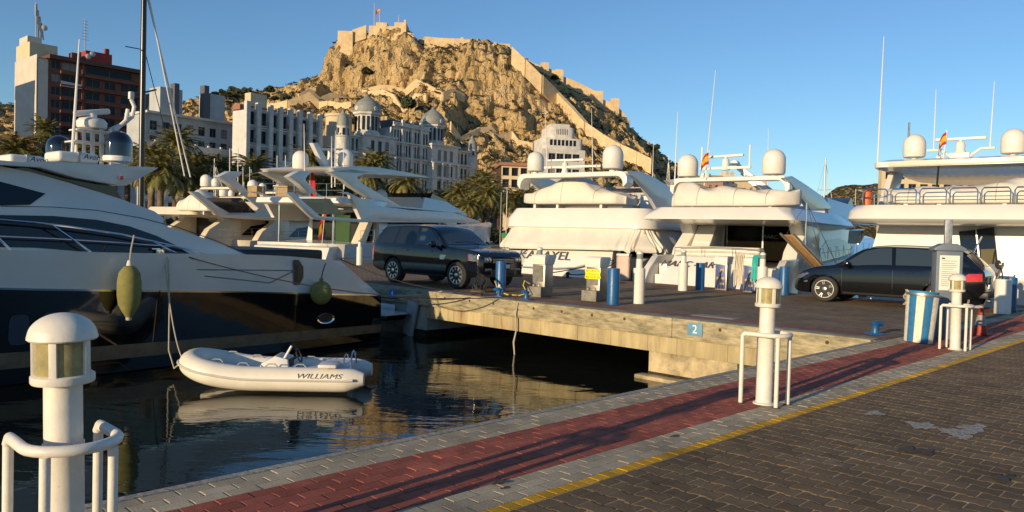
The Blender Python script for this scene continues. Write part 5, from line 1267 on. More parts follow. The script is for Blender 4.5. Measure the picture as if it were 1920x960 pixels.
# crane
cr = B().beam((2.4, -.55, 4.1), (2.35, -.45, 4.9), .28).obj('crane_post', gel, my, bevel=.03)
B().beam((2.6, -1.75, 4.35), (2.3, .35, 6.0), .2, .24).obj('crane_arm', gel, cr, bevel=.03)
B().beam((2.55, -1.3, 4.35), (2.35, .1, 5.65), .1, .1).obj('crane_ram', steel, cr)
B().lathe([(.0, -.14), (.16, -.14), (.16, .14), (.0, .14)], c=(2.3, .35, 6.0), n=18, axis='x').obj('crane_head', gel, cr)
rail(my, [(x, -2.45, 2.1 + .04 * x) for x in rng(2.0, 14, 10)], .5)
covered_tender('canvas-covered tender with rounded bow lying across the crane-fitted yacht', K.m @ Vector((.95, -.25, 4.28)), R(53) - math.pi / 2, 4.8, 1.8, .85, [(0, .3), (.06, .55), (.16, .5), (.3, .18), (.42, .30), (.6, .12), (.85, .0), (1, -.1)], 8)
gp = thing('gangway', 'folded wooden gangway held up on wires beside the black sport SUV', 'gangway', K.m @ Vector((.3, -2.6, 1.75)), R(53))
B().beam((-.9, -.1, 1.45), (.25, -1.0, .2), .62, .05).obj('panel', M('gangway_wood', (.40, .24, .10), .5, var=.2, scale=3), gp, bevel=.015)
for dy in (-.27, .27): B().beam((-.9 - dy * .5, -.1 + dy * .7, 1.5), (.25 - dy * .5, -1.0 + dy * .7, .25), .05, .06).obj('side_bar', steel, gp)
B().tube([(-.1, -.5, .2), (-.1, -.5, 2.6)], .03, 8).obj('post', chrome, gp)
for q_ in ((-.9, -.1, 1.5), (.3, -1.05, .3), (.9, -1.4, .3)): B().tube([(-.1, -.5, 2.6), q_], .01, 5).obj('wire', chrome, gp)
# ---------------------------------------------------------------- yacht with hardtop, at the pier root
ry = thing('motor_yacht', 'white motor yacht with flat hardtop and chrome rails behind the notice cabinet', 'yacht', W(12.1, t_at(px(W(A_ST, 2.35))[0], 12.1), WATER), R(51))
hb = 2.6; K = Loc(ry)
base_hull(ry, 25, hb, 2.0, 3.7)
solid([(-1.2, .42), (-.9, 1.3), (-.5, 2.0), (.3, 2.05), (.3, .42)], lambda x, z: 1.9, 'transom_block', gel, ry, zc=[1, 1.5], bevel=.06)
slab(ry, 'swim_platform', [(ringplan(-2.1, .3, 2.5, .5, 0), .36), (ringplan(-2.15, .3, 2.55, .5, 0), .46), (ringplan(-2.1, .3, 2.5, .5, 0), .5)], gel)
slab(ry, 'upper_deck', [(ringplan(.3, 12, 2.3, .8, .3), 3.60), (ringplan(-.3, 12.4, 2.75, .8, .3), 3.64), (ringplan(-.45, 12.5, 2.85, .85, .3), 3.76), (ringplan(-.4, 12.5, 2.82, .85, .3), 4.0), (ringplan(-.2, 12.3, 2.65, .8, .3), 4.2), (ringplan(.1, 12, 2.4, .7, .3), 4.2)], gel)
wb_ = solid([(1.3, 1.3), (1.6, 3.62), (13, 3.62), (15.0, 2.8), (15.6, 2.0), (15.6, 1.3)], lambda x, z: (2.5 - .22 * max(0, z - 2.2)) * sm([(0, 1), (9, 1), (15.6, .6)], x), 'saloon', gel, ry, xc=rng(2, 15, 7), zc=[2.2, 3], crown=0)
B().beam((1.28, -.95, 1.5), (1.52, -.65, 3.5), .95, .06, up=(1, 0, 0)).obj('cockpit_door', dark_win, ry)
B().beam((1.25, -.95, 1.5), (1.48, -.65, 3.5), .04, .04, up=(1, 0, 0)).obj('door_post', steel, ry)
B().beam((1.29, -1.12, 1.55), (1.42, -1.0, 2.9), .38, .05, up=(1, 0, 0)).obj('door_reflection', M('olive_reflection', (.10, .09, .04), .8), ry)  # olive reflection in the door glass, painted as a matt panel
for sg_ in (-1, 1):
    patch([(4, 2.45), (5, 3.0), (7.5, 3.2), (10, 3.05), (12, 2.5)], lambda x, z: (x, sg_ * ((2.5 - .22 * max(0, z - 2.2)) * sm([(0, 1), (9, 1), (15.6, .6)], x) + .015), z), rng(4, 12, 6)[1:-1]).obj('side_window', dark_win, ry, smooth=60)
mr = B().prism([(0, 0), (.5, .25), (.55, .5), (.1, .45)], 2.6, 3.0, 'y'); mr.v = [(x + .9, y, z + 2.95) for x, y, z in mr.v]; mr.obj('wing_mirror_window', M('tinted_screen', (.03, .05, .07), .06, trans=.3), ry, bevel=.03)
ht_ = slab(ry, 'hardtop', [(ringplan(2.2, 10.5, 2.35, .3, .3), 5.50), (ringplan(1.9, 10.8, 2.55, .3, .3), 5.58), (ringplan(1.9, 10.8, 2.55, .3, .3), 5.76), (ringplan(2.3, 10.4, 2.3, .3, .3), 5.86)], gel)
B().bx(1.86, 1.90, -1.9, 2.05, 5.60, 5.74).obj('awning_box', gel_c, ht_, bevel=.01)
for sg_ in (-1, 1):
    solid([(3.0, 5.55), (4.4, 5.55), (3.7, 4.9), (3.6, 4.2), (1.6, 4.2), (2.4, 4.9)], lambda x, z: 1, 'hardtop_support', gel, ry, yc=(), y0=sg_ * 2.1 if sg_ > 0 else -2.3, y1=2.3 if sg_ > 0 else -2.1, bevel=.05)
B().tube([(1.95, .55, 5.55), (.6, .35, 4.25)], .03, 7).obj('strut', black_r, ry)
for (yv, x) in ((1.55, 3.2), (-1.35, 3.2)): dome(ry, (x, yv, 6.0), .36, stem=.22)
radar(ry, (3.2, .15, 6.1), 1.5, R(90), .35)
B().tube([(3.2, 1.15, 6.22), (3.2, .75, 6.22), (3.2, .45, 6.0), (3.2, .4, 5.85)], .05, 8).obj('mast_arm', radome, ry)
B().tube([(3.2, -.85, 6.22), (3.2, -.45, 6.22), (3.2, -.15, 6.0), (3.2, -.1, 5.85)], .05, 8).obj('mast_arm', radome, ry)
B().bx(3.05, 3.35, -.15, .45, 5.84, 6.1).obj('mast_box', radome, ry, bevel=.03)
B().lathe([(.05, 0), (.06, .2), (.12, .26), (.0, .26)], c=(2.9, .75, 5.95), n=14, axis='x').obj('horn', radome, ry)
whip(ry, (2.3, 2.5, 5.5), (2.3, 2.45, 10.1), .03); whip(ry, (3.2, .95, 6.22), (3.2, .95, 8.3), .022); whip(ry, (3.2, -.7, 6.22), (3.2, -.75, 8.4), .022)
B().tube([(3.0, 1.7, 6.0), (3.0, 1.7, 7.2)], .035, 8).obj('masthead_pole', steel, ry)
for k in range(6):
    y0_ = 2.3 - .82 * k
    o_ = B().tube([(-.05, y0_, 4.2), (-.08, y0_, 4.62), (-.08, y0_ - .06, 4.7), (-.08, y0_ - .66, 4.7), (-.08, y0_ - .72, 4.62), (-.05, y0_ - .72, 4.2)], .022, 8).obj('deck_rail', chrome, ry)
    B().tube([(-.08, y0_, 4.45), (-.08, y0_ - .72, 4.45)], .016, 6).obj('rail_bar', chrome, o_)
for sg_ in (1, -1): rail(ry, [(x, sg_ * 2.55, 4.2) for x in rng(0, 8, 7)], .5)
covered_tender('long canvas-covered tender lying behind the chrome deck rails', K.m @ Vector((1.1, -.2, 4.32)), R(51) + math.pi / 2, 4.3, 1.5, .55, [(0, .7), (.15, .75), (.35, .35), (.7, .30), (1, .1)], 5)
lb = thing('lifebuoy_canister', 'orange lifebuoy canister on the corner of the chrome deck rails', 'lifebuoy', K.m @ Vector((.2, 2.25, 4.22)), R(51))
B().lathe([(.0, 0), (.14, 0), (.14, .42), (.1, .48), (.0, .48)], n=18).obj('canister', M('orange', (.55, .12, .02), .5, var=.1), lb)
B().box((0, 0, .2), (.1, .32, .06)).obj('band', M('orange_band', (.3, .06, .02), .5), lb)
gw = thing('gangway', 'pale aluminium gangway sloping from the hardtop yacht to the pier', 'gangway', W(9.35, .95, 0), UA)
B().beam((0, 0, .06), (2.2, .05, 1.15), .55, .07).obj('walkway', M('pale_alloy', (.52, .55, .6), .45, .4), gw, bevel=.015)
for dy in (-.27, .27): B().beam((0, dy, .1), (2.2, dy + .05, 1.19), .05, .1).obj('side_rail', steel, gw)
B().tube([(.3, .28, .2), (.3, .28, 1.0), (2.0, .3, 1.95)], .02, 7).obj('hand_rail', chrome, gw)
# flags on these yachts
flag('small red and yellow flag on the radar mast of the crane-fitted yacht', FLQ, UA + R(140), .5, .45, [(f_red, 1), (f_yel, 2), (f_red, 1)], .9, (.6, -.1))
flag('small red and yellow flag on the radar mast of the hardtop yacht', K.m @ Vector((3.1, .55, 6.4)), UA + R(140), .42, .4, [(f_red, 1), (f_yel, 2), (f_red, 1)], .9, (.6, -.1))
for i_, (xx, yy, lb_) in enumerate(((1030, 519, 'black mooring bollard with a taut line to the KARAYEL yacht'), (1064, 521, 'black mooring bollard with a slack line to the KARAYEL yacht'))):
    q_ = G(xx, yy); o_ = mooring(lb_, q_, R(60)); o_['group'] = 'black mooring bollards on the pier back edge'
    for c_ in o_.children: c_.data = c_.data.copy(); c_.data.materials[0] = black_r
    line('black mooring line from the KARAYEL yacht stern to the pier, %s' % ('taut' if i_ == 0 else 'slack'), q_ + Vector((0, 0, .15)), Loc(ky).m @ Vector((-.3, -2.6, 2.1)), .05 + .2 * i_, .022)
# ---------------------------------------------------------------- flybridge yacht beyond the off-roader
HD = R(68); oq = P(562, 480, 44.5)
fy = thing('motor_yacht', 'large white flybridge yacht with swept open wings and flag at its stern', 'yacht', (oq.x, oq.y, WATER), HD)
K = Loc(fy); hb = 3.3
base_hull(fy, 27, hb, 2.2, 4.1, None, M('blue_boot', (.03, .09, .22), .4))
solid([(-1.5, .5), (-1.1, 1.4), (-.8, 2.0), (.3, 2.1), (.3, .5)], lambda x, z: 2.6, 'transom_block', gel, fy, zc=[1, 1.5], bevel=.07)
slab(fy, 'swim_platform', [(ringplan(-2.6, .3, 3.1, .6, 0), .40), (ringplan(-2.65, .3, 3.15, .6, 0), .52), (ringplan(-2.6, .3, 3.1, .6, 0), .56)], gel)
np_ = B().box((-1.17, -.9, 1.5), (.05, 1.5, .42)).obj('name_plate', M('name_black', (.008, .008, .01), .3), fy, bevel=.01)
text('RAINBOW', .29, M('name_silver', (.5, .48, .42), .4, .5), np_, frame((-1.2, -.9, 1.5), (0, -1, 0), (0, 0, 1)), 'name_lettering', .006, xs=1.1)
wsal = saloon(fy, 4.2, 16.5, 2.1, 4.2, 2.75, gel, [(5.0, 2.6), (5.4, 3.9), (10, 3.95), (14, 3.6), (16, 2.9), (16.3, 2.6)])
B().bx(4.1, 4.17, -2.2, 2.2, 2.1, 4.1).obj('aft_doors', dark_win, fy)
for yv in (-1.9, 1.9): B().tube([(.5, yv, 2.1), (.5, yv, 4.5)], .06, 9).obj('roof_post', chrome, fy)
B().prism([(2.2, 2.1), (3.9, 4.5), (4.3, 4.5), (2.9, 2.1)], -2.5, -1.9, 'y').obj('stairway', gel_c, fy, bevel=.03)
B().bx(2.6, 2.7, -1.6, -.6, 2.1, 3.9).obj('green_door', M('green_reflecting_glass', (.03, .07, .02), .1), fy)
slab(fy, 'aft_roof', [(ringplan(-.2, 6, 3.0, .3, 0), 4.42), (ringplan(-.35, 6, 3.1, .3, 0), 4.5), (ringplan(-.3, 6, 3.05, .3, 0), 4.78), (ringplan(.2, 6, 2.7, .3, 0), 4.9)], gel)
def wing(pts, y0_, y1_, name, mat=None, th=.14, bv=.03): 
    pl_ = [K.Y(a, b_, -hb) for a, b_ in pts]
    for sg_ in (-1, 1):
        a_, b2 = sorted((sg_ * y0_, sg_ * y1_)); solid(pl_, lambda x, z: 1, name, mat or gel, fy, yc=(), y0=a_, y1=b2, bevel=bv)
wing([(540, 360), (553, 360), (603, 405), (680, 411), (660, 365), (640, 360), (655, 360), (705, 385), (775, 394), (850, 398), (900, 414), (906, 418), (700, 417), (680, 417), (592, 411)], 2.95, 3.2, 'side_wing')
wing([(560, 372), (625, 372), (650, 402), (606, 402)], 2.98, 3.05, 'wing_window', M('smoke_glass', (.05, .05, .05), .06, trans=.5, var=0), bv=0)
B().bx(4.5, 15.5, -2.9, 2.9, 4.5, 4.62).obj('flybridge_deck', gel, fy, bevel=.03)
solid([(9.5, 4.6), (10.2, 5.4), (13.5, 5.25), (16.5, 4.5), (16.5, 4.4), (9.5, 4.4)], lambda x, z: 2.7 - .2 * (z - 4.5), 'flybridge_coaming', gel, fy, xc=rng(10, 16, 6))
solid([(11.0, 5.35), (11.3, 5.75), (13.6, 5.3), (13.6, 5.2)], lambda x, z: 2.5, 'flybridge_screen', dark_win, fy, yc=())
hq = [K.Y(a, b_, 0) for a, b_ in ((553, 316), (600, 312), (640, 314), (700, 323), (757, 334), (700, 331), (640, 327), (560, 322))]
solid(hq, lambda x, z: 2.5 * sm([(0, 1), (8, 1), (14, .8)], x), 'hardtop', gel, fy, xc=rng(4, 12, 5), bevel=.04)
zh = hq[0][1]
for sg_ in (-1, 1):
    for lp_ in (((536, 331), (556, 320), (580, 321), (566, 336), (590, 362), (572, 362), (556, 345)), ((612, 322), (650, 316), (690, 322), (664, 332), (676, 345), (752, 390), (722, 392), (654, 350), (640, 338))):
        solid([K.Y(a, b_, -2.3) for a, b_ in lp_], lambda x, z: 1, 'hardtop_leg', gel, fy, yc=(), y0=sg_ * 2.1 if sg_ > 0 else -2.5, y1=2.5 if sg_ > 0 else -2.1, bevel=.04)
    for k in range(2): B().tube([(hq[3][0] + 1 + k, sg_ * 2.2, zh - .4), (hq[3][0] + 2.8 + k, sg_ * 2.4, 5.2)], .04, 7).obj('strut', black_r, fy)
q = K.Y(640, 312, 0); dome(fy, (q[0], -.3, q[1]), .47); q = K.Y(587, 316, 0); dome(fy, (q[0], .9, q[1] - .0), .47)
q = K.Y(600, 318, -2.2); dome(fy, (6.5, -1.3, 4.75), .42)
a_ = [K.Y(a, b_, .3) for a, b_ in ((583, 268), (592, 268), (618, 312), (604, 312))]
solid(a_, lambda x, z: 1, 'mast_fin', gel, fy, yc=(), y0=.15, y1=.45, bevel=.03)
q0, q1 = K.Y(597, 280, .3), K.Y(643, 280, .3); B().beam((q0[0], .3, q0[1]), (q1[0], .3, q1[1]), .18, .12).obj('radar_scanner', radome, fy, bevel=.04)
q0 = K.Y(618, 282, .3); q1 = K.Y(618, 312, .3); B().tube([(q0[0], .3, q0[1]), (q1[0], .3, q1[1])], [.1, .16], 10).obj('radar_mast', radome, fy)
for (xa, ya, xb, yb) in ((572, 360, 570, 232), (628, 350, 629, 245), (622, 352, 622, 255), (645, 355, 644, 268)):
    q0, q1 = K.Y(xa, ya, -2.0), K.Y(xb, yb, -2.0); whip(fy, (q0[0], -2.0, q0[1]), (q1[0], -2.0, q1[1]), .04)
for (xa, xb) in ((520, 543), (468, 486)):
    q0, q1 = K.X(xa, 367, 1.2), K.X(xb, 347, 1.2); B().bx(1.0, 1.8, q0[0], q1[0], 4.85, 5.55).obj('deck_locker', M('tan_locker', (.30, .20, .09), .6, var=.1), fy, bevel=.04)
rail(fy, [(.1, y, 4.85) for y in rng(2.8, -2.8, 5)], .75)
rail(fy, [(x, -3.1, 2.3 + .05 * x) for x in rng(1.5, 16, 10)], .6)
ff = K.m @ Vector((1.6, .55, 5.0)); flag('red ensign drooping above the aft roof of the flybridge yacht', ff, HD + R(-70), .7, 1.5, [(f_red, 2), (f_red, 2), (f_red, 2)], 1.1, (.3, .1))
q = K.X(612, 384, -.6); ff = K.m @ Vector((-.6, q[0], q[1] - .7)); flag('red and yellow flag drooping at the stern of the flybridge yacht', ff, HD + R(60), 1.2, 1.1, [(f_red, 1), (f_yel, 2), (f_red, 1)], 1.0, (1.6, -.5))
tq = K.m @ Vector((-1.6, 2.3, .75)); td = thing('tender', 'small white tender lying on the flybridge yacht swim platform', 'tender', tq, HD + R(92))
tp = [(x, .55, .3 + .12 * max(0, x)**2) for x in rng(-1.6, 1.0, 8)] + [(1.0 + .5 * math.sin(R(e)), .55 * math.cos(R(e)), .45) for e in range(20, 161, 20)] + [(x, -.55, .3 + .12 * max(0, x)**2) for x in rng(1.0, -1.6, 8)]
B().tube(tp, .26, 14).obj('tube', hyp, td); B().bx(-1.3, .9, -.45, .45, .1, .35).obj('floor', gel, td, bevel=.05); B().bx(-.6, .1, -.3, .3, .3, .75).obj('console', gel, td, bevel=.06)
# ---------------------------------------------------------------- cream yachts further along
def cream_yacht(label, xpx, Y, hd, s=1.0, cover=True):
    oq_ = P(xpx, 480, Y); r_ = thing('motor_yacht', label, 'yacht', (oq_.x, oq_.y, WATER), hd); r_.scale = (s, s, s)
    base_hull(r_, 22, 2.7, 2.0, 3.4, gel_c)
    slab(r_, 'upper_deck', [(ringplan(.4, 11, 2.3, .5, .3), 3.55), (ringplan(-.5, 11.4, 2.85, .5, .3), 3.66), (ringplan(-.45, 11.4, 2.8, .5, .3), 3.8), (ringplan(-.2, 11.2, 2.5, .4, .3), 4.2), (ringplan(.2, 11, 2.2, .4, .3), 4.15)], gel_c)
    saloon(r_, 3.6, 13, 1.9, 3.6, 2.3, gel_c, [(4.2, 2.3), (5.2, 3.0), (7, 3.25), (10, 3.1), (12, 2.5), (12.4, 2.3)])
    for sg_ in (-1, 1): solid([(.6, 1.9), (1.2, 2.7), (2.4, 3.4), (2.2, 3.66), (4, 3.66), (4, 1.9)], lambda x, z: 1, 'cockpit_wall', gel_c, r_, yc=(), y0=sg_ * 1.9 if sg_ > 0 else -2.5, y1=2.5 if sg_ > 0 else -1.9, bevel=.08)
    B().bx(3.5, 3.59, -1.9, 1.9, 1.9, 3.55).obj('cockpit_doors', dark_win, r_)
    solid([(5.4, 4.1), (6.4, 4.9), (10.4, 4.7), (12.4, 4.1), (12.4, 3.9), (5.4, 3.9)], lambda x, z: 2.4 - .3 * (z - 4), 'flybridge_coaming', gel_c, r_, xc=rng(6, 12, 5))
    arch(r_, 4.0, 5.9, 2.35, 6.2, 4.1, .6, .17, gel_c, 2.6)
    dome(r_, (4.3, 1.9, 5.95), .42); dome(r_, (4.3, .8, 5.95), .30); radar(r_, (4.3, -.7, 5.98), 1.5, R(60), .3)
    for yv in (-1.8, -.9): B().tube([(4.2, yv, 5.9), (4.2, yv + .05, 8.8)], .03, 6).obj('whip_antenna', radome, r_)
    rail(r_, [(x, -2.5, 2.1 + .04 * x) for x in rng(2, 14, 8)], .5)
    slab(r_, 'swim_platform', [(ringplan(-1.8, .3, 2.5, .5, 0), .36), (ringplan(-1.85, .3, 2.55, .5, 0), .48)], gel_c)
    return r_
cream_yacht('cream flybridge yacht beside the sailing mast, covered tender on its deck', 322, 58, R(60), 1.05)
cream_yacht('cream flybridge yacht with open radar arch and white bucket, next to the ensign', 424, 60, R(62), 1.02)
cream_yacht('cream flybridge yacht with canopy, half hidden between two other cream yachts', 375, 76, R(62), 1.05)
oq = P(420, 480, 59); vq = Vector((math.cos(R(62)), math.sin(R(62)), 0)); sq = Vector((-vq.y, vq.x, 0))
q = P(378, 395, 57); covered_tender('crumpled canvas-covered tender on the cream yacht beside the mast', (q.x, q.y, q.z), R(150), 4.2, 2.1, 1.0, [(0, .1), (.3, .5), (.5, 1.1), (.7, .5), (1, .0)], 11)
q = P(433, 396, 57.5); bk = thing('bucket', 'white bucket standing on the cream yacht upper deck', 'bucket', (q.x, q.y, q.z - .15)); B().lathe([(.0, 0), (.22, 0), (.3, .55), (.27, .55), (.2, .05), (.0, .05)], n=18).obj('pail', radome, bk); B().tube([(.28 * math.cos(R(e)), 0, .5 + .0 * e + .18 * math.sin(R(e))) for e in range(0, 181, 20)], .012, 5).obj('bail', steel, bk)
# yacht with grey bimini behind, and small moored boats
by = P(1180, 480, 58); b6 = cream_yacht('white motor yacht with grey bimini seen between the KARAYEL and crane-fitted yachts', 1205, 62, R(50), .95)
slab(b6, 'bimini_canopy', [(ringplan(4.8, 9, 2.2, .3, 0), 6.2), (ringplan(4.8, 9, 2.2, .3, 0), 6.28), (ringplan(5.2, 8.6, 1.8, .3, 0), 6.42)], M('grey_canvas', (.36, .36, .37), .8))
def small_boat(label, x, Y, hd, s=1.0, mat=None):
    q_ = P(x, 480, Y); r_ = thing('motor_boat', label, 'motor boat', (q_.x, q_.y, WATER), hd, 'small motor boats by the far quay'); r_.scale = (s, s, s)
    bwt = lambda x: 1.2 * sm([(0, .9), (3, 1), (5, .8), (7, .05)], x)
    hull(r_, rng(0, 7, 14), bwt, [lambda x: -.3, lambda x: .1, lambda x: .9 + .05 * x], lambda x: .2, lambda z: 0, [('bottom', navy), ('hull_side', mat or gel)])
    solid([(1.6, .9), (1.9, 1.9), (3.6, 1.9), (4.4, 1.1), (4.4, .9)], lambda x, z: .95 - .15 * (z - .9), 'cabin', gel, r_, bevel=.05)
    for sg_ in (-1, 1): patch([(2.0, 1.3), (2.1, 1.75), (3.5, 1.75), (3.95, 1.3)], lambda x, z: (x, sg_ * (.965 - .15 * (z - .9)), z)).obj('cabin_window', dark_win, r_)
    rail(r_, [(4.6, .8, 1.1), (6, .45, 1.15), (6.9, 0, 1.2), (6, -.45, 1.15), (4.6, -.8, 1.1)], .4, mid=False)
    return r_
small_boat('small white cabin boat moored by the far quay lamp posts', 942, 82, R(-20))
small_boat('small white cabin boat with rail moored behind the off-roader roof', 905, 76, R(10), 1.2)
small_boat('small pale boat tied up between palms and the flybridge yacht', 975, 95, R(-10), .9)
# ---------------------------------------------------------------- sailing yachts
def sailboat(label, x, Y, hd, L_, mh, mr, mat, head_px=None, group=None, stays=True):
    q_ = P(x, 480, Y); r_ = thing('sailing_yacht', label, 'sailing yacht', (q_.x, q_.y, WATER), hd, group)
    bwt = lambda xx: L_ * .14 * sm([(-L_ * .5, .75), (-L_ * .1, 1), (L_ * .25, .7), (L_ * .5, .03)], xx)
    hull(r_, rng(-L_ * .5, L_ * .5, 18), bwt, [lambda xx: -.6, lambda xx: .05, lambda xx: .25, lambda xx: 1.25 + .02 * xx], lambda xx: .25, lambda z: 0, [('bottom', navy), ('boot_stripe', navy), ('hull_side', gel)])
    solid([(-L_ * .25, 1.2), (-L_ * .22, 1.7), (L_ * .1, 1.65), (L_ * .22, 1.3), (L_ * .22, 1.2)], lambda xx, z: L_ * .085, 'coachroof', gel, r_, bevel=.05)
    B().tube([(0, 0, 1.2), (0, 0, mh * .6), (0, 0, mh)], [mr, mr * .95, mr * .7], 12).obj('mast', mat, r_)
    B().tube([(-.2, 0, 2.6), (-L_ * .38, 0, 2.7)], mr * .6, 8).obj('boom', mat, r_)
    B().tube([(-.4, 0, 2.85), (-L_ * .36, 0, 2.95)], mr * 1.1, 8).obj('furled_sail', canvas, r_)
    for k in (.45, .7):
        for sg_ in (-1, 1): B().tube([(0, 0, mh * k), (-.2, sg_ * L_ * .085, mh * k + .05)], mr * .3, 6).obj('spreader', mat, r_)
    if stays:
        for (e, rr_) in (((L_ * .48, 0, 1.4), mr * .35), ((-L_ * .48, 0, 1.3), .012), ((0, L_ * .12, 1.3), .012), ((0, -L_ * .12, 1.3), .012)): B().tube([(0, 0, mh * .97), e], rr_, 6).obj('stay', radome if rr_ > .02 else steel, r_)
    return r_
carbon = M('black_carbon_mast', (.012, .012, .014), .25, var=0); alu = M('aluminium_mast', (.50, .48, .44), .4, .5, var=.05)
sb = sailboat('sailing yacht with tall black carbon mast behind the black-hulled yacht', 263, 46, R(62), 17, 24, .17, carbon, stays=False)
Ks = Loc(sb)
for (xa, ya, xb, yb, rr_) in ((274, -30, 346, 330, .045), (268, -40, 357, 332, .05), (270, 90, 330, 325, .025)):
    # stays in the plane of the boat's centre line seen against the palms
    q0, q1 = Ks.Y(xa, ya, 0), Ks.Y(xb, yb, 0); B().tube([(q0[0], 0, q0[1]), (q1[0], 0, q1[1])], rr_, 7).obj('furled_headsail' if rr_ > .03 else 'runner_stay', radome if rr_ > .03 else carbon, sb)
q0 = Ks.Y(235, 87, 0); q1 = Ks.Y(262, 92, 0); B().tube([(q0[0], 0, q0[1]), (q1[0], 0, q1[1])], .03, 6).obj('masthead_bracket', carbon, sb)
sailboat('distant sailing yacht with paired slim masts right of the crane-fitted yacht', 1541, 110, R(40), 12, 15.2, .13, alu)
g_ = 'slim aluminium masts among the palms'
for (x, Y, mh) in ((402, 84, 9.5), (399, 90, 11), (553 - 150, 96, 9), (455, 92, 8.5), (412, 100, 9.5), (538 - 70, 105, 11), (1290 - 42, 120, 16)):
    sailboat('slim aluminium mast of a small sailing yacht among the masts before the palms' if x < 1000 else 'slim grey mast of a sailing yacht seen before the dark hillside', x, Y, R(60), 8, mh, .06, alu, None, g_ if x < 1000 else None)
# ================================================================== the castle hill
RIDGE_Y = 620.
sil = [(-500, 205), (-200, 202), (0, 197), (200, 200), (340, 192), (372, 184), (410, 173), (440, 167), (500, 168), (540, 160), (575, 149), (604, 139), (612, 112), (634, 80), (690, 63), (720, 54), (760, 58), (776, 72), (800, 82), (860, 85), (905, 94), (950, 102), (975, 120), (1010, 141), (1060, 166), (1110, 196), (1160, 220), (1180, 240), (1215, 276), (1260, 306), (1310, 336), (1380, 354), (1480, 374), (1600, 388), (2200, 410)]
RX = [(P(x, y, RIDGE_Y).x, P(x, y, RIDGE_Y).z) for x, y in sil]
PX = lambda xpx: P(xpx, 300, RIDGE_Y).x
def bump(x, a, b, c, d):
    if x <= a or x >= d: return 0.
    s_ = (x - a) / (b - a) if x < b else (1. if x < c else (d - x) / (d - c))
    return s_ * s_ * (3 - 2 * s_)
c1 = [PX(v_) for v_ in (596, 625, 770, 806)]; c2 = [PX(v_) for v_ in (858, 885, 985, 1045)]
S0 = [(-400, 0), (-220, .2), (-60, .75), (-18, .96), (0, 1), (20, .95), (60, .80), (120, .56), (200, .29), (290, .05), (330, 0)]
S1 = [(-400, 0), (-220, .2), (-60, .8), (-30, .97), (0, 1), (14, .985), (26, .86), (40, .68), (80, .58), (140, .42), (210, .23), (290, .05), (330, 0)]
S2 = [(-400, 0), (-220, .2), (-60, .75), (-18, .96), (0, 1), (45, .95), (72, .88), (92, .66), (112, .52), (150, .40), (220, .2), (290, .05), (330, 0)]
RGM = sum(mnoise.ridged_multi_fractal(Vector((i * .37, i * .23, 1.7)), .9, 2.1, 5, 1.0, 2.0) for i in range(400)) / 400
def hz(X, Y):
    d = RIDGE_Y - Y + 14 * mnoise.noise(Vector((X * .012, Y * .006, 3.1)))
    xr = X * RIDGE_Y / max(200., Y) * .35 + X * .65      # the ridge fans out towards the town
    w1 = bump(xr, *c1); w2 = bump(xr, *c2); w0 = max(0., 1 - w1 - w2)
    s_ = (w0 * sm(S0, d) + w1 * sm(S1, d) + w2 * sm(S2, d)) / max(1e-6, w0 + w1 + w2)
    h = sm(RX, xr) * s_
    k = min(1., max(0, h) / 35.) * min(1., max(.08, (d - 2) / 22.))
    q_ = Vector((X * .018, Y * .018, 1.7))
    rg = mnoise.ridged_multi_fractal(q_ * 1.3, .9, 2.1, 5, 1.0, 2.0)
    cr_ = abs(mnoise.noise(Vector((X * .045, Y * .03, h * .012)))) + .5 * abs(mnoise.noise(Vector((X * .11, Y * .07, h * .03))))
    h += k * (4.5 * (rg - RGM) - 10 * max(0., .22 - cr_) + 2.8 * mnoise.noise(q_ * 9) + 1.8 * mnoise.noise(q_ * 21))
    if h > 12:                                            # terraced paths on the lower slopes
        low = max(0., min(1., (105 - h) / 25.)) * w0 + .5 * max(0., min(1., (80 - h) / 20.)) * (w1 + w2)
        st_ = 13.; hh = h + 4 * mnoise.noise(Vector((X * .006, 0, 9)))
        f_ = (hh / st_) % 1.0
        h += low * st_ * (.5 - abs(f_ - .5)) * .32 * (1 if f_ < .5 else -1) * .9
    return max(-2., h)
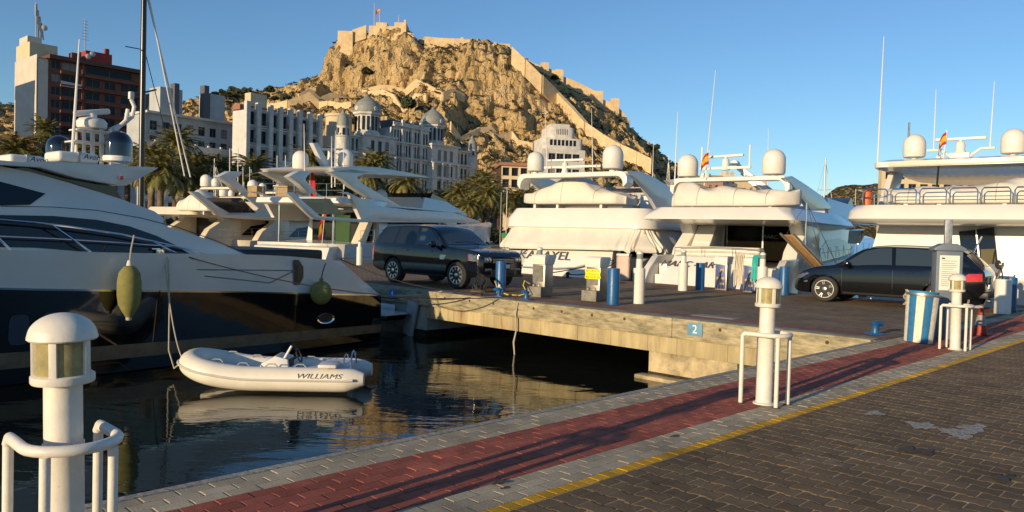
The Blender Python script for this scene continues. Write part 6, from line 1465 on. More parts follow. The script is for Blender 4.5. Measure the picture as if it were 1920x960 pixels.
def hill_mat():
    mt, n, b = nodes('hill_rock'); L = n.links
    b.inputs['Roughness'].default_value = .95; b.inputs['Specular IOR Level'].default_value = .1
    tc = n.nodes.new('ShaderNodeTexCoord'); ge = n.nodes.new('ShaderNodeNewGeometry')
    def noise(sc, det=8, ro=.7, st=None):
        z = n.nodes.new('ShaderNodeTexNoise'); z.inputs['Scale'].default_value = sc; z.inputs['Detail'].default_value = det; z.inputs['Roughness'].default_value = ro
        if st:
            mp = n.nodes.new('ShaderNodeMapping'); mp.inputs['Scale'].default_value = st; L.new(tc.outputs['Object'], mp.inputs[0]); L.new(mp.outputs[0], z.inputs['Vector'])
        else: L.new(tc.outputs['Object'], z.inputs['Vector'])
        return z
    nb = noise(.05, 10, .75, (1, 1, .5)); r1 = n.nodes.new('ShaderNodeValToRGB'); L.new(nb.outputs[0], r1.inputs[0])
    e = r1.color_ramp.elements; e[0].position = .3; e[0].color = (.36, .245, .115, 1); e[1].position = .72; e[1].color = (.74, .56, .31, 1)
    x_ = e.new(.5); x_.color = (.62, .44, .215, 1)
    ns = noise(.22, 8, .72); sx_ = n.nodes.new('ShaderNodeSeparateXYZ'); L.new(ge.outputs['Normal'], sx_.inputs[0])
    mr = n.nodes.new('ShaderNodeMapRange'); mr.inputs[1].default_value = .42; mr.inputs[2].default_value = .85; mr.inputs[3].default_value = -.16; mr.inputs[4].default_value = .10; L.new(sx_.outputs['Z'], mr.inputs[0])
    ad = n.nodes.new('ShaderNodeMath'); L.new(ns.outputs[0], ad.inputs[0]); L.new(mr.outputs[0], ad.inputs[1])
    m2 = n.nodes.new('ShaderNodeMapRange'); m2.inputs[1].default_value = .50; m2.inputs[2].default_value = .58; L.new(ad.outputs[0], m2.inputs[0])
    nk = noise(.09, 9, .78, (1, 1, .28)); rk = n.nodes.new('ShaderNodeMapRange'); rk.inputs[1].default_value = .54; rk.inputs[2].default_value = .68; rk.inputs[4].default_value = .75; L.new(nk.outputs[0], rk.inputs[0])
    mk = n.nodes.new('ShaderNodeMix'); mk.data_type = 'RGBA'; mk.inputs[7].default_value = (.26, .19, .105, 1); L.new(rk.outputs[0], mk.inputs[0]); L.new(r1.outputs[0], mk.inputs[6])
    mx = n.nodes.new('ShaderNodeMix'); mx.data_type = 'RGBA'; mx.inputs[7].default_value = (.085, .070, .032, 1)
    L.new(m2.outputs[0], mx.inputs[0]); L.new(mk.outputs[2], mx.inputs[6]); L.new(mx.outputs[2], b.inputs['Base Color'])
    bp = n.nodes.new('ShaderNodeBump'); bp.inputs['Strength'].default_value = .9; bp.inputs['Distance'].default_value = 4.5
    nr = noise(.35, 9, .7, (1, 1, .35))
    vo = n.nodes.new('ShaderNodeTexVoronoi'); vo.feature = 'DISTANCE_TO_EDGE'; vo.inputs['Scale'].default_value = .16
    mpv = n.nodes.new('ShaderNodeMapping'); mpv.inputs['Scale'].default_value = (1, 1, .6); wn = noise(.08, 4, .6); av = n.nodes.new('ShaderNodeVectorMath'); av.operation = 'MULTIPLY_ADD'; av.inputs[1].default_value = (14, 14, 14)
    L.new(wn.outputs['Color'], av.inputs[0]); L.new(tc.outputs['Object'], av.inputs[2]); L.new(av.outputs[0], mpv.inputs[0]); L.new(mpv.outputs[0], vo.inputs['Vector'])
    ve = n.nodes.new('ShaderNodeMapRange'); ve.inputs[1].default_value = 0; ve.inputs[2].default_value = .16; L.new(vo.outputs['Distance'], ve.inputs[0])
    sm_ = n.nodes.new('ShaderNodeMath'); sm_.operation = 'MULTIPLY_ADD'; sm_.inputs[1].default_value = .35; L.new(ve.outputs[0], sm_.inputs[0]); L.new(nr.outputs[0], sm_.inputs[2]); L.new(sm_.outputs[0], bp.inputs['Height']); L.new(bp.outputs[0], b.inputs['Normal'])
    return mt
hb_ = B(); nx, ny = 640, 270
xs_ = [-470 + 1000 * i / nx for i in range(nx + 1)]
ys_ = [296 + (395) * (j / ny) for j in range(ny + 1)]
for y in ys_:
    for x in xs_:
        z = hz(x, y)
        dy = 7. * mnoise.noise(Vector((x * .05, z * .025, y * .03))) + 4.2 * mnoise.turbulence(Vector((x * .09, z * .06, y * .05)), 3, True) - 2 + 2.2 * mnoise.noise(Vector((x * .22, z * .2, y * .05)))
        vd = mnoise.voronoi(Vector((x * .055, z * .055, y * .03)))[0]; v2 = mnoise.voronoi(Vector((x * .14, z * .11, y * .08 + 7)))[0]
        dy += 4.0 * math.exp(-(vd[1] - vd[0]) * 7) + 1.8 * math.exp(-(v2[1] - v2[0]) * 6) + 3.0 * (vd[0] - .4)
        z2_ = z - min(1., z / 50.) * 1.0 * math.exp(-(v2[1] - v2[0]) * 5) * (1 if y < RIDGE_Y - 10 else .2)
        hb_.v.append((x, y + dy * min(1, z / 40), z2_))
for j in range(ny):
    for i in range(nx):
        a = j * (nx + 1) + i; hb_.f.append((a, a + 1, a + nx + 2, a + nx + 1))
rockm = hill_mat()
tag(hb_.obj('hill', rockm, smooth=32, fix=False), 'steep golden rock hill crowned by a castle', None, None, 'structure')
def hit(x, y, y0=340., y1=RIDGE_Y):
    d = ray(x, y); Y = y0
    while Y < y1:
        q_ = CAM + d * (Y / d.y)
        if q_.z < hz(q_.x, q_.y): return q_
        Y += 2.5
    return CAM + d * (y1 / d.y)
# --- castle
stone = M('castle_stone', (.66, .49, .28), .95, var=.16, scale=.25, c2=(.36, .26, .15), c2scale=.12, bump=.4, bscale=.8)
cs = thing('hilltop_castle', 'pale stone castle with bastions and towers on the hilltop', 'castle', P(720, 60, RIDGE_Y))
co_ = cs.location.copy()
def wallrun(pts, hgt, thick, name, parent, o_, down=7.):
    for (a, b_) in zip(pts, pts[1:]):
        bb_ = B(); d = (b_ - a); d.z = 0; nrm = Vector((-d.y, d.x, 0)).normalized() * thick / 2
        v_ = []
        for q_ in (a, b_):
            for s_ in (1, -1): v_ += [q_ + nrm * s_ * 1.25 - Vector((0, 0, down)) - o_, q_ + nrm * s_ + Vector((0, 0, hgt)) - o_]
        bb_.add(v_, [(0, 1, 3, 2), (4, 6, 7, 5), (0, 4, 5, 1), (2, 3, 7, 6), (1, 5, 7, 3), (0, 2, 6, 4)])
        bb_.obj(name, stone, parent, smooth=0)
def rp_(x, y, d=6): return P(x, y, RIDGE_Y - d)
def tower(x0, x1, yt, yb, d=8, dep=10, name='bastion'):
    a, c_ = P(x0, yb, RIDGE_Y - d), P(x1, yt, RIDGE_Y - d); w_ = c_.x - a.x
    B().box((a.x + w_ / 2 - co_.x, a.y + dep / 2 - co_.y, (a.z - 8 + c_.z) / 2 - co_.z), (w_, dep, c_.z - a.z + 8), tx=w_ * .03, ty=.4).obj(name, stone, cs, smooth=0)
tower(632, 662, 58, 84, 16, 18); tower(656, 674, 61, 78, 12, 12)
tower(690, 742, 49, 68, 14, 20, 'keep'); tower(704, 726, 42, 56, 12, 12, 'keep_tower'); tower(738, 762, 42, 66, 15, 18, 'keep'); tower(757, 761.5, 37, 48, 7, 3, 'watch_tower')
tower(863, 869, 70, 82, 5, 3, 'sentry_box'); tower(928, 957, 82, 98, 8, 12, 'guard_house'); tower(786, 800, 71, 80, 4, 8, 'bastion')
top_line = lambda pts: [rp_(x, y) for x, y in pts]
for run, hg in ((((664, 62), (690, 53)), 0), (((758, 52), (766, 66), (778, 70)), 0), (((798, 74), (830, 77), (862, 78), (880, 79), (905, 84), (930, 88)), 0), (((955, 91), (962, 102)), 0)):
    pts = top_line(run); wallrun([q_ + Vector((0, -6, 0)) for q_ in pts], hg + .5, 3, 'curtain_wall', cs, co_, 10)
rampart = thing('rampart', 'pale rampart wall zigzagging down the right flank of the hill', 'wall', hit(1000, 150))
pts = [hit(x, y) for x, y in ((960, 106), (985, 130), (1015, 160), (1045, 190), (1075, 222), (1098, 248), (1130, 270), (1165, 290), (1195, 304), (1222, 318))]
wallrun([q_ + Vector((0, -1, 0)) for q_ in pts], 6.5, 3, 'wall_section', rampart, rampart.location.copy(), 6)
ramp2 = thing('rampart', 'stepped outer rampart with turrets along the hill skyline', 'wall', rp_(1050, 150, 3))
pts = [rp_(x, y, 3) for x, y in ((975, 114), (1000, 130), (1022, 137), (1045, 146), (1048, 152), (1075, 162), (1100, 174), (1122, 186), (1124, 196), (1152, 206), (1168, 222), (1180, 238))]
wallrun(pts, 4.5, 3, 'wall_section', ramp2, ramp2.location.copy(), 7)
for x, y in ((1021, 133), (1048, 146), (1122, 186), (1152, 200)):
    q_ = rp_(x, y, 4) - ramp2.location; B().box((q_.x, q_.y, q_.z - 1), (7, 7, 14), tx=.3, ty=.3).obj('turret', stone, ramp2, smooth=0)
rw = M('retaining_wall', (.50, .38, .22), .95, var=.2, scale=.3)
for li, line_ in enumerate([((560, 183), (620, 180), (680, 178), (740, 184), (800, 190)), ((470, 200), (540, 196), (600, 198), (660, 205)), ((690, 172), (760, 176), (830, 186), (870, 196)), ((845, 238), (900, 246), (960, 262), (1000, 280))]):
    r_ = thing('terrace_wall', ['pale terrace wall below the main cliff', 'pale terrace wall above the white pilastered building', 'pale terrace wall under the castle rock, behind the domed towers', 'pale terrace wall low on the slope beside the spired corner turret'][li], 'wall', hit(*line_[0]))
    sv = stone; pts = [hit(x, y) for x, y in line_]
    fine = []
    for a, b_ in zip(pts, pts[1:]): fine += [a.lerp(b_, k / 3) for k in range(3)]
    fine.append(pts[-1]); fine = [Vector((q_.x, q_.y - 1.0, hz(q_.x, q_.y))) for q_ in fine]
    wallrun(fine, 2.2, 1.2, 'wall_section', r_, r_.location.copy(), 4)
for (x, yb, yt, nm) in ((702, 52, 6, 'antenna'), (712, 46, 18, 'flag_pole'), (748, 42, 28, 'antenna')):
    q_ = rp_(x, yb) - co_; q2 = rp_(x, yt) - co_; B().tube([q_, q2], [.5, .25], 6).obj(nm, M('mast_red_white', (.5, .35, .3), .6), cs)
q_ = rp_(712, 22); flag('flag flying on the castle keep', q_, R(150), 4.5, 3, [(f_red, 1), (f_yel, 2), (f_red, 1)], .5)
# scrub and trees on the hill
scrub = M('hill_scrub', (.050, .052, .022), .95, var=.3, scale=.4)
def clump(rn, n_, sc):                                     # ragged tuft made of small leaf-like faces
    v_, f_ = [], []
    for k in range(n_):
        d = Vector((rn.gauss(0, 1), rn.gauss(0, 1), abs(rn.gauss(0, .8)))).normalized() * (rn.random() ** .4)
        c_ = Vector((d.x * sc[0], d.y * sc[1], d.z * sc[2])); a = Vector((rn.gauss(0, 1), rn.gauss(0, 1), rn.gauss(0, 1))).normalized(); b_ = a.orthogonal().normalized()
        s_ = .34 * (sc[0] + sc[2]) / 2 * rn.uniform(.6, 1.2); o_ = len(v_)
        v_ += [c_ + a * s_, c_ - a * s_ * .6 + b_ * s_ * .8, c_ - a * s_ * .6 - b_ * s_ * .8]; f_.append((o_, o_ + 1, o_ + 2))
    return v_, f_
rn = random.Random(5); sb_ = B()
proto = [clump(rn, 18, (1, 1, .8)) for _ in range(6)]
cnt = 0
while cnt < 5200:
    x = rn.uniform(-430, 330); y = rn.uniform(340, RIDGE_Y)
    z = hz(x, y); sl = abs(hz(x + 2, y) - z) + abs(hz(x, y + 2) - z)
    if z < 6 or sl > 3.4: continue
    dn = mnoise.noise(Vector((x * .02, y * .02, 4))) + .5 * mnoise.noise(Vector((x * .06, y * .06, 8)))
    if dn < rn.uniform(-.25, .45): continue
    s_ = rn.uniform(.7, 2.0); v_, f_ = proto[cnt % 6]; o_ = len(sb_.v)
    sb_.v += [(x + q_.x * s_, y + q_.y * s_, z + q_.z * s_) for q_ in v_]; sb_.f += [tuple(i + o_ for i in f) for f in f_]; cnt += 1
tag(sb_.obj('scrub', scrub, smooth=0, fix=False), 'dark low scrub scattered over the hill slopes', 'scrub', None, 'stuff')
pine_leaf = M('pine_foliage', (.045, .060, .022), .9, var=.35, scale=.5)
bark = M('bark', (.16, .11, .07), .9, var=.2)
pm = []
for k in range(3):
    v_, f_ = clump(rn, 320, (3.6, 3.6, 2.6)); v2, f2 = clump(rn, 160, (2.4, 2.4, 2.0)); b = B(); b.add([q_ * 1.0 + Vector((0, 0, 3.2)) for q_ in v_], f_); b.add([q_ + Vector((1.2, .5, 4.6)) for q_ in v2], f2)
    # smaller leaf faces than scrub
    pm.append(b)
def tree_proto(k):
    t_ = thing('pine_tree', 'x', 'tree', (0, 0, 0)); 
    B().tube([(0, 0, -1), (.1, 0, 2), (.4, .1, 4.6)], [.35, .25, .12], 7).tube([(.1, 0, 2.2), (-1.2, .3, 4)], [.16, .06], 6).obj('trunk', bark, t_)
    pm[k].obj('crown', pine_leaf, t_, smooth=0, fix=False)
    return t_
protos = [tree_proto(k) for k in range(3)]; usedp = [False] * 3
spots = [(x, y, 'dark pine in the grove on the left slope of the hill') for x, y in ((402, 182), (418, 176), (436, 174), (449, 178), (462, 180), (428, 184), (474, 185), (445, 186), (392, 188), (412, 190), (486, 188), (498, 186), (515, 190), (458, 190), (382, 192))]
spots += [(535, 194, 'lone dark pine between the grove and the terrace wall'), (688, 143, 'lone dark pine at the foot of the castle cliff'), (765, 217, 'upright dark cypress-like pine beside the domed tower'), (505, 178, 'small pine above the pilastered building roof'), (880, 292, 'dark pine low on the slope by the spired turret'), (655, 240, 'dark pine behind the cream rotunda'), (1040, 152, 'dark pine on the skyline by the outer rampart'), (1228, 285, 'dark pine on the shaded right shoulder of the hill')]
for i, (x, y, lb_) in enumerate(spots):
    q_ = hit(x, y + 4); k = i % 3; s_ = rn.uniform(.75, 1.15) * (1.25 if i in (16, 17) else 1)
    o_ = protos[k] if not usedp[k] else copy_thing(protos[k], q_, 0)
    usedp[k] = True; o_.location = (q_.x, q_.y, hz(q_.x, q_.y) - .3); o_.rotation_euler = (0, 0, rn.uniform(0, 6)); o_.scale = (s_, s_, s_ * (1.5 if i == 17 else 1)); o_['label'] = lb_
    if lb_.startswith('dark pine in the grove'): o_['group'] = 'pines of the hillside grove'
# distant hill on the right and a low far ridge
def far_hill(name, prof, Y, label, depth=160):
    b = B(); secs = []
    for x, y in prof:
        q_ = P(x, y, Y); row = []
        for k in range(9):
            s_ = k / 8; n_ = 6 * mnoise.noise(Vector((q_.x * .03, s_ * 5, 2))); row.append((q_.x, Y - depth * s_ + n_ * 3, max(-3, (q_.z) * (1 - s_) ** 1.1 + n_ * (1 - s_) * min(1, q_.z / 20))))
        secs.append([(q_.x, Y + 200, -3)] + row)
    return tag(b.loft(secs, cap0=False, cap1=False).obj(name, rockm, smooth=60), label, None, None, 'structure')
fine = []
pr = [(1420, 420), (1480, 395), (1530, 372), (1560, 360), (1585, 353), (1605, 347), (1640, 343), (1680, 345), (1750, 352), (1850, 360), (2000, 372), (2150, 400)]
for (a, b_), (c_, d_) in zip(pr, pr[1:]):
    for k in range(6): fine.append((a + (c_ - a) * k / 6, b_ + (d_ - b_) * k / 6 + random.uniform(-1.2, 1.2)))
far_hill('distant_hill', fine, 900, 'low dry distant hill on the right')
# ================================================================== seafront land and buildings
land = B(); slab_uv(land, -160, 420, 74, 420, -3, .15)
tag(land.obj('seafront', M('seafront_paving', (.24, .21, .18), .9, var=.2, scale=.3), smooth=0), 'paved seafront with palms beyond the marina', None, None, 'structure')
ground = B(); S_ = 2900
ground.add([W(-160, 420, .1), W(420, 420, .1), W(1600, 2600, .1), W(-2400, 2600, .1)], [(0, 1, 2, 3)]); tag(ground.obj('ground', M('dry_ground', (.28, .22, .15), .95, var=.2, scale=.02), smooth=0), 'dry ground behind the town', None, None, 'structure')
win_glass = M('window_glass', (.014, .018, .024), .3, var=0, spec=.25)
win_frame = M('window_frame', (.16, .16, .17), .6, var=.05)
white_w = M('white_facade', (.60, .58, .53), .8, var=.14, scale=.9, c2=(.42, .39, .34), c2scale=.35, c2lo=.5, c2hi=.75)
cream_w = M('cream_facade', (.60, .49, .32), .85, var=.08, scale=.5)
brown_w = M('brown_brick', (.19, .070, .042), .85, var=.18, scale=.8)
red_w = M('red_render', (.30, .045, .035), .85, var=.12, scale=.6)
pale_side = M('pale_gable', (.56, .50, .42), .85, var=.08, scale=.3)
dome_grey = M('dome_tiles', (.25, .26, .24), .6, var=.2, scale=1.5, bump=.3, bscale=6)
slate = M('slate', (.10, .10, .11), .7, var=.1)
def span(xl, Yl, ang, xr):
    a = P(xl, 480, Yl); a.z = 0; d = Vector((math.cos(ang), math.sin(ang), 0)); lo, hi = 0., 400.
    for _ in range(50):
        m_ = (lo + hi) / 2
        if px(a + d * m_)[0] < xr: lo = m_
        else: hi = m_
    return a, lo
BLIND = M('window_blind', (.26, .23, .19), .7, var=.1); RB = random.Random(3)
class Bld:
    def __init__(s, name, label, xl, Yl, ang, xr, top_y, dep, cat='building'):
        s.a, s.L = span(xl, Yl, ang, xr); s.ang = ang
        s.H = P(xl, top_y, Yl).z; s.r = thing(name, label, cat, s.a, ang); s.dep = dep; s.W = {}
    def xat(s, xpx):                         # distance along the facade seen at a pixel column
        d = Vector((math.cos(s.ang), math.sin(s.ang), 0)); lo, hi = -40., 200.
        for _ in range(40):
            m_ = (lo + hi) / 2
            if px(s.a + d * m_)[0] < xpx: lo = m_
            else: hi = m_
        return lo
    def zat(s, xpx, ypx):
        d = Vector((math.cos(s.ang), math.sin(s.ang), 0)); q_ = s.a + d * s.xat(xpx); return P(xpx, ypx, q_.y).z
    def core(s, x0, x1, y0, y1, z0, z1, mat, name='wall', bevel=0): return B().bx(x0, x1, y0, y1, z0, z1).obj(name, mat, s.r, smooth=0, bevel=bevel)
    def face(s, x0, x1, z0, z1, ops, mat, y=0., th=.35, name='facade'):
        xs = sorted({x0, x1, *[o[0] for o in ops], *[o[1] for o in ops]}); zs = sorted({z0, z1, *[o[2] for o in ops], *[o[3] for o in ops]})
        b = B()
        def hole(cx, cz): return any(o[0] < cx < o[1] and o[2] < cz < o[3] for o in ops)
        for i in range(len(xs) - 1):
            for j in range(len(zs) - 1):
                if not hole((xs[i] + xs[i + 1]) / 2, (zs[j] + zs[j + 1]) / 2):
                    b.add([(xs[i], y, zs[j]), (xs[i + 1], y, zs[j]), (xs[i + 1], y, zs[j + 1]), (xs[i], y, zs[j + 1])], [(0, 1, 2, 3)])
        for a_, c_, d_, e_ in ops:
            yy = y + th
            b.add([(a_, y, d_), (c_, y, d_), (c_, y, e_), (a_, y, e_), (a_, yy, d_), (c_, yy, d_), (c_, yy, e_), (a_, yy, e_)], [(0, 4, 5, 1), (1, 5, 6, 2), (2, 6, 7, 3), (3, 7, 4, 0)])
        o = b.obj(name, mat, s.r, smooth=0, fix=False)
        for a_, c_, d_, e_ in ops: s.window(a_, c_, d_, e_, y + th - .08)
        return o
    def window(s, a_, c_, d_, e_, y, arched=False):
        w_, h_ = c_ - a_, e_ - d_; key = (round(w_, 2), round(h_, 2))
        if key not in s.W:
            f_ = .08; b = B().bx(0, w_, 0, .07, 0, f_).bx(0, w_, 0, .07, h_ - f_, h_).bx(0, f_, 0, .07, f_, h_ - f_).bx(w_ - f_, w_, 0, .07, f_, h_ - f_).bx(w_ / 2 - .04, w_ / 2 + .04, .005, .065, f_, h_ - f_)
            me = bpy.data.meshes.new('window'); me.from_pydata(b.v, [], b.f); me.materials.append(win_frame)
            b = B().add([(0, .075, 0), (w_, .075, 0), (w_, .075, h_), (0, .075, h_)], [(0, 1, 2, 3)]); mp = bpy.data.meshes.new('pane'); mp.from_pydata(b.v, [], b.f); mp.materials.append(win_glass)
            m3 = mp.copy(); m3.materials[0] = BLIND; s.W[key] = (me, mp, m3)
        me, mp, m3 = s.W[key]; mp = m3 if RB.random() < .22 else mp
        o = bpy.data.objects.new('window', me); col.objects.link(o); o.parent = s.r; o.location = (a_, y, d_)
        q_ = bpy.data.objects.new('pane', mp); col.objects.link(q_); q_.parent = o
    def balcony(s, x0, x1, z, dep=1.0, mat=None, rail_=True):
        o = s.core(x0, x1, -dep, -.005, z - .15, z, mat or white_w, 'balcony')
        if rail_:
            b = B().bx(x0, x1, -dep, -dep + .05, z + .9, z + .97)
            k = int((x1 - x0) / .35)
            for i in range(k + 1): b.bx(x0 + (x1 - x0) * i / max(1, k) - .02, x0 + (x1 - x0) * i / max(1, k) + .02, -dep + .005, -dep + .045, z, z + .9)
            b.obj('balustrade', slate, o, smooth=0, fix=False)['kind'] = 'stuff'
AG = R(52); up_w = M('blue_grey_facade', (.40, .42, .43), .85, var=.1, scale=.4)
# ---- brown apartment tower
bt = Bld('apartment_tower', 'brown brick apartment tower with pale gable and red roof house', 67, 190, R(49), 258, 97, 16)
L_, H = bt.L, bt.H; fl_n = 13; fh = (H - 1.5) / fl_n
bt.core(-.0, L_, .36, 14, 0, H - 1.2, brown_w)
B().bx(-.3, -.003, -.2, 16, 0, H - .6).bx(-.3, 2.2, -.2, -.005, 0, H - 1.5).obj('pale_gable', pale_side, bt.r, smooth=0)['kind'] = 'stuff'
ops = []
for k in range(fl_n):
    z0 = .6 + k * fh
    for (a_, c_) in ((3.0, 5.0), (5.3, 9.4)) + (((11.0, 14.4), (15.5, 18.2), (19.6, L_ - .5)) if k < fl_n - 1 else ((11.0, L_ - 2),)):
        ops.append((a_, min(c_, L_ - .3), z0 + .75, z0 + fh - .45))
bt.face(2.2, L_, 0, H - 1.2, ops, brown_w)
for k in range(fl_n + 1):
    z0 = .45 + k * fh
    B().bx(4.9, 9.9, -.9, -.004, z0 - .15, z0 + .55).obj('balcony', brown_w, bt.r, smooth=0)
    B().bx(10.4, L_ + (.4 if k > fl_n - 3 else 0), -.45 - (.5 if k > fl_n - 3 else 0), -.004, z0 - .15, z0 + .4).obj('spandrel', brown_w, bt.r, smooth=0)
B().bx(9.9, 10.4, -.5, -.003, 0, H - 1).obj('pier_strip', brown_w, bt.r, smooth=0)
B().bx(2.2, L_ + .8, -1.2, 14.5, H - 1.2, H - .2).obj('roof_slab', M('roof_brown', (.12, .055, .04), .9), bt.r, smooth=0)
x_ = bt.xat(168); B().bx(x_, x_ + 6.5, 4, 9, H - .2, H + 3.4).obj('red_roof_house', red_w, bt.r, smooth=0); B().bx(x_ + 5.2, x_ + 6.2, 5, 6, H + 3.4, H + 5).obj('chimney', red_w, bt.r, smooth=0)
B().bx(-.3, 6, 5, 15, H - .6, H + 3.2).obj('roof_house', cream_w, bt.r, smooth=0); B().bx(-.2, 3, 7, 13, H + 3.2, H + 5).obj('roof_house', pale_side, bt.r, smooth=0)
B().bx(9, 10.6, 4, 6, H - .2, H + 2.2).obj('chimney', brown_w, bt.r, smooth=0)
aq = B()
for i, (dx, h_) in enumerate(((0, 14), (.6, 12), (1.2, 10.5), (1.7, 9))): B().tube([(2 + dx, 8, H + 4.8), (2 + dx * .7, 8, H + h_)], .16, 6).obj('antenna_mast', M('antenna_grey', (.4, .36, .32), .6), bt.r); B().bx(1.75 + dx * .7, 2.2 + dx * .7, 7.8, 8.2, H + h_ - 3.5, H + h_ - .6).obj('antenna_panel', M('antenna_pale', (.5, .46, .4), .6), bt.r)
x_ = bt.xat(172); B().tube([(x_, 6, H + 3.3), (x_, 6, H + 12)], .12, 5).obj('aerial', M('antenna_grey', (.4, .36, .32), .6), bt.r)
for k in range(7): B().tube([(x_ - .9 + .05 * k, 6, H + 6.5 + .8 * k), (x_ + .9 - .05 * k, 6, H + 6.5 + .8 * k)], .05, 4).obj('aerial_rod', M('antenna_grey', (.4, .36, .32), .6), bt.r)
for (xp, z) in ((160, H + 1.0), (168, H + 1.8), (78, H + 6)): B().lathe([(.0, -.1), (.5, 0), (.7, .15), (.0, .05)], c=(bt.xat(xp), -.6, z), n=14, axis='y').obj('satellite_dish', M('dish', (.5, .46, .42), .5), bt.r)
B().add([(5.0, -.95, .45 + 11 * fh), (9.8, -.95, .45 + 11 * fh), (9.8, -.1, 1.6 + 11 * fh), (5.0, -.1, 1.9 + 11 * fh), (5.0, -.95, .35 + 11 * fh), (9.8, -.95, .35 + 11 * fh), (9.8, -.1, 1.5 + 11 * fh), (5.0, -.1, 1.8 + 11 * fh)], [(0, 1, 2, 3), (4, 7, 6, 5), (0, 4, 5, 1), (2, 6, 7, 3)]).obj('awning', M('awning_grey', (.40, .38, .36), .8), bt.r, smooth=0)
# neighbouring block outside the frame that shades the gable
nb_ = thing('apartment_block', 'plain apartment block standing left of the brown tower', 'building', (-147, 157, 0), R(49))
nb_.rotation_euler = (0, 0, R(49)); B().bx(0, 15, 0, 14, 0, 41).obj('wall', pale_side, nb_, smooth=0); B().bx(-.4, 15.4, -.4, 14.4, 41, 41.8).obj('roof_slab', M('roof_brown', (.12, .055, .04), .9), nb_, smooth=0)
for k_ in range(11):
    for i_ in range(4): B().bx(1 + 3.6 * i_, 3 + 3.6 * i_, -.12, -.004, 2 + 3.5 * k_, 3.8 + 3.5 * k_).obj('window', win_glass, nb_, smooth=0)
# ---- cream tower block behind
cb = Bld('cream_block', 'plain cream roof block with lit slanted side behind the seafront', 291, 215, AG, 322, 176, 10); B().prism([(-5, 0), (-5, cb.H - 12), (-1.5, cb.H), (0, cb.H), (cb.L, cb.H), (cb.L, 0)], 0, 10, 'y').obj('wall', cream_w, cb.r, smooth=0)
# ---- terraced pale building
tb_ = Bld('terraced_building', 'long pale terraced building with roof terrace behind the sailing mast stays', 262, 168, AG, 456, 272, 14)
z1 = tb_.zat(300, 276); L_ = tb_.L; fh = z1 / 5
ops = [(1 + i * 2.6, 2.3 + i * 2.6, k * fh + .8, k * fh + fh - .6) for k in range(5) for i in range(int((L_ - 2) / 2.6))]
tb_.core(0, L_, .36, 13.2, 0, z1 - .2, up_w); tb_.face(0, L_, 0, z1, ops, white_w)
for k in range(1, 6): tb_.core(-.2, L_ + .1, -.35, -.003, k * fh - .2, k * fh + .1, white_w, 'cornice')
B().bx(0, L_, -.2, .05, z1 + .1, z1 + 1.1).obj('parapet', white_w, tb_.r, smooth=0)
for i in range(9): B().bx(L_ * i / 8 - .25, L_ * i / 8 + .25, -.3, .2, z1, z1 + 1.5).obj('parapet_pier', white_w, tb_.r, smooth=0)
z2 = tb_.zat(380, 222); x0, x1 = tb_.xat(288), tb_.xat(452)
ops = [(x0 + .8 + i * 2.9, x0 + 2.5 + i * 2.9, z1 + .8 + 3.3 * k, z1 + 2.9 + 3.3 * k) for k in range(int((z2 - z1) / 3.3)) for i in range(int((x1 - x0 - 1) / 2.9))]
up_w = M('blue_grey_facade', (.40, .42, .43), .85, var=.1, scale=.4)
tb_.core(x0, x1, 4.4, 13, z1 - .1, z2, up_w, 'penthouse'); tb_.face(x0, x1, z1, z2, ops, up_w, 4.0, name='penthouse_facade')
B().bx(x0 - .4, x1 + .3, 2.9, 13.3, z2, z2 + .5).obj('roof_slab', white_w, tb_.r, smooth=0)
b = B()
for i in range(20): b.bx(x0 + (x1 - x0) * i / 19 - .03, x0 + (x1 - x0) * i / 19 + .03, 2.2, 2.26, z1, z1 + 2.2)
b.bx(x0, x1, 2.2, 2.26, z1 + 2.2, z1 + 2.3); b.obj('terrace_rail', slate, tb_.r, smooth=0)['kind'] = 'stuff'
for (xa, xb, ya, yb) in ((330, 372, 190, 225), (424, 452, 190, 240)):
    B().bx(tb_.xat(xa), tb_.xat(xb), 8, 13, z2, P(xa, ya, 200).z).obj('roof_house', up_w, tb_.r, smooth=0)
for (xa, ya) in ((353, 182), (409, 178)): B().bx(tb_.xat(xa), tb_.xat(xa + 9), 7, 9, z2, P(xa, ya, 200).z).obj('flue', slate, tb_.r, smooth=0)
# ---- white pilastered building
pbld = Bld('pilastered_building', 'white apartment building with tall projecting pilasters', 456, 178, R(54), 593, 200, 15)
L_, H = pbld.L, pbld.H; fl_n = 7; fh = H / fl_n
bays = [L_ * v_ for v_ in (0, .14, .30, .43, .57, .70, .85, 1)]
ops = []
for k in range(fl_n):
    for i in range(7):
        c_ = (bays[i] + bays[i + 1]) / 2; w_ = (bays[i + 1] - bays[i]) * .31; ops.append((c_ - w_, c_ + w_, k * fh + .5, k * fh + fh - .8))
pw = M('blue_white_facade', (.54, .54, .52), .8, var=.08, scale=.6)
pbld.core(0, L_, .36, 5, 0, H - .6, pw); pbld.face(0, L_, 0, H, ops, pw)
for i, x in enumerate(bays):
    if True: B().bx(x - .55, x + .55, -1.1, -.004, fh * 3.2, H + 1.3).obj('pilaster', white_w, pbld.r, smooth=0, bevel=.15)
for k in (3, 5, 6):
    B().bx(-.3, L_ + .3, -.5, -.003, k * fh - .3, k * fh).obj('cornice', white_w, pbld.r, smooth=0)
for k in range(1, fl_n):
    for i in range(7): 
        if (k + i) % 2 or k < 4: pbld.balcony(bays[i] + .7, bays[i + 1] - .7, k * fh + .35, .8)
x_ = pbld.xat(530); B().lathe([(0, 0), (1.6, 0), (1.6, fh * 3.9), (1.9, fh * 4), (1.5, fh * 4.3), (0, fh * 4.3)], c=(x_, -.2, 0), n=16).obj('bay_tower', white_w, pbld.r)
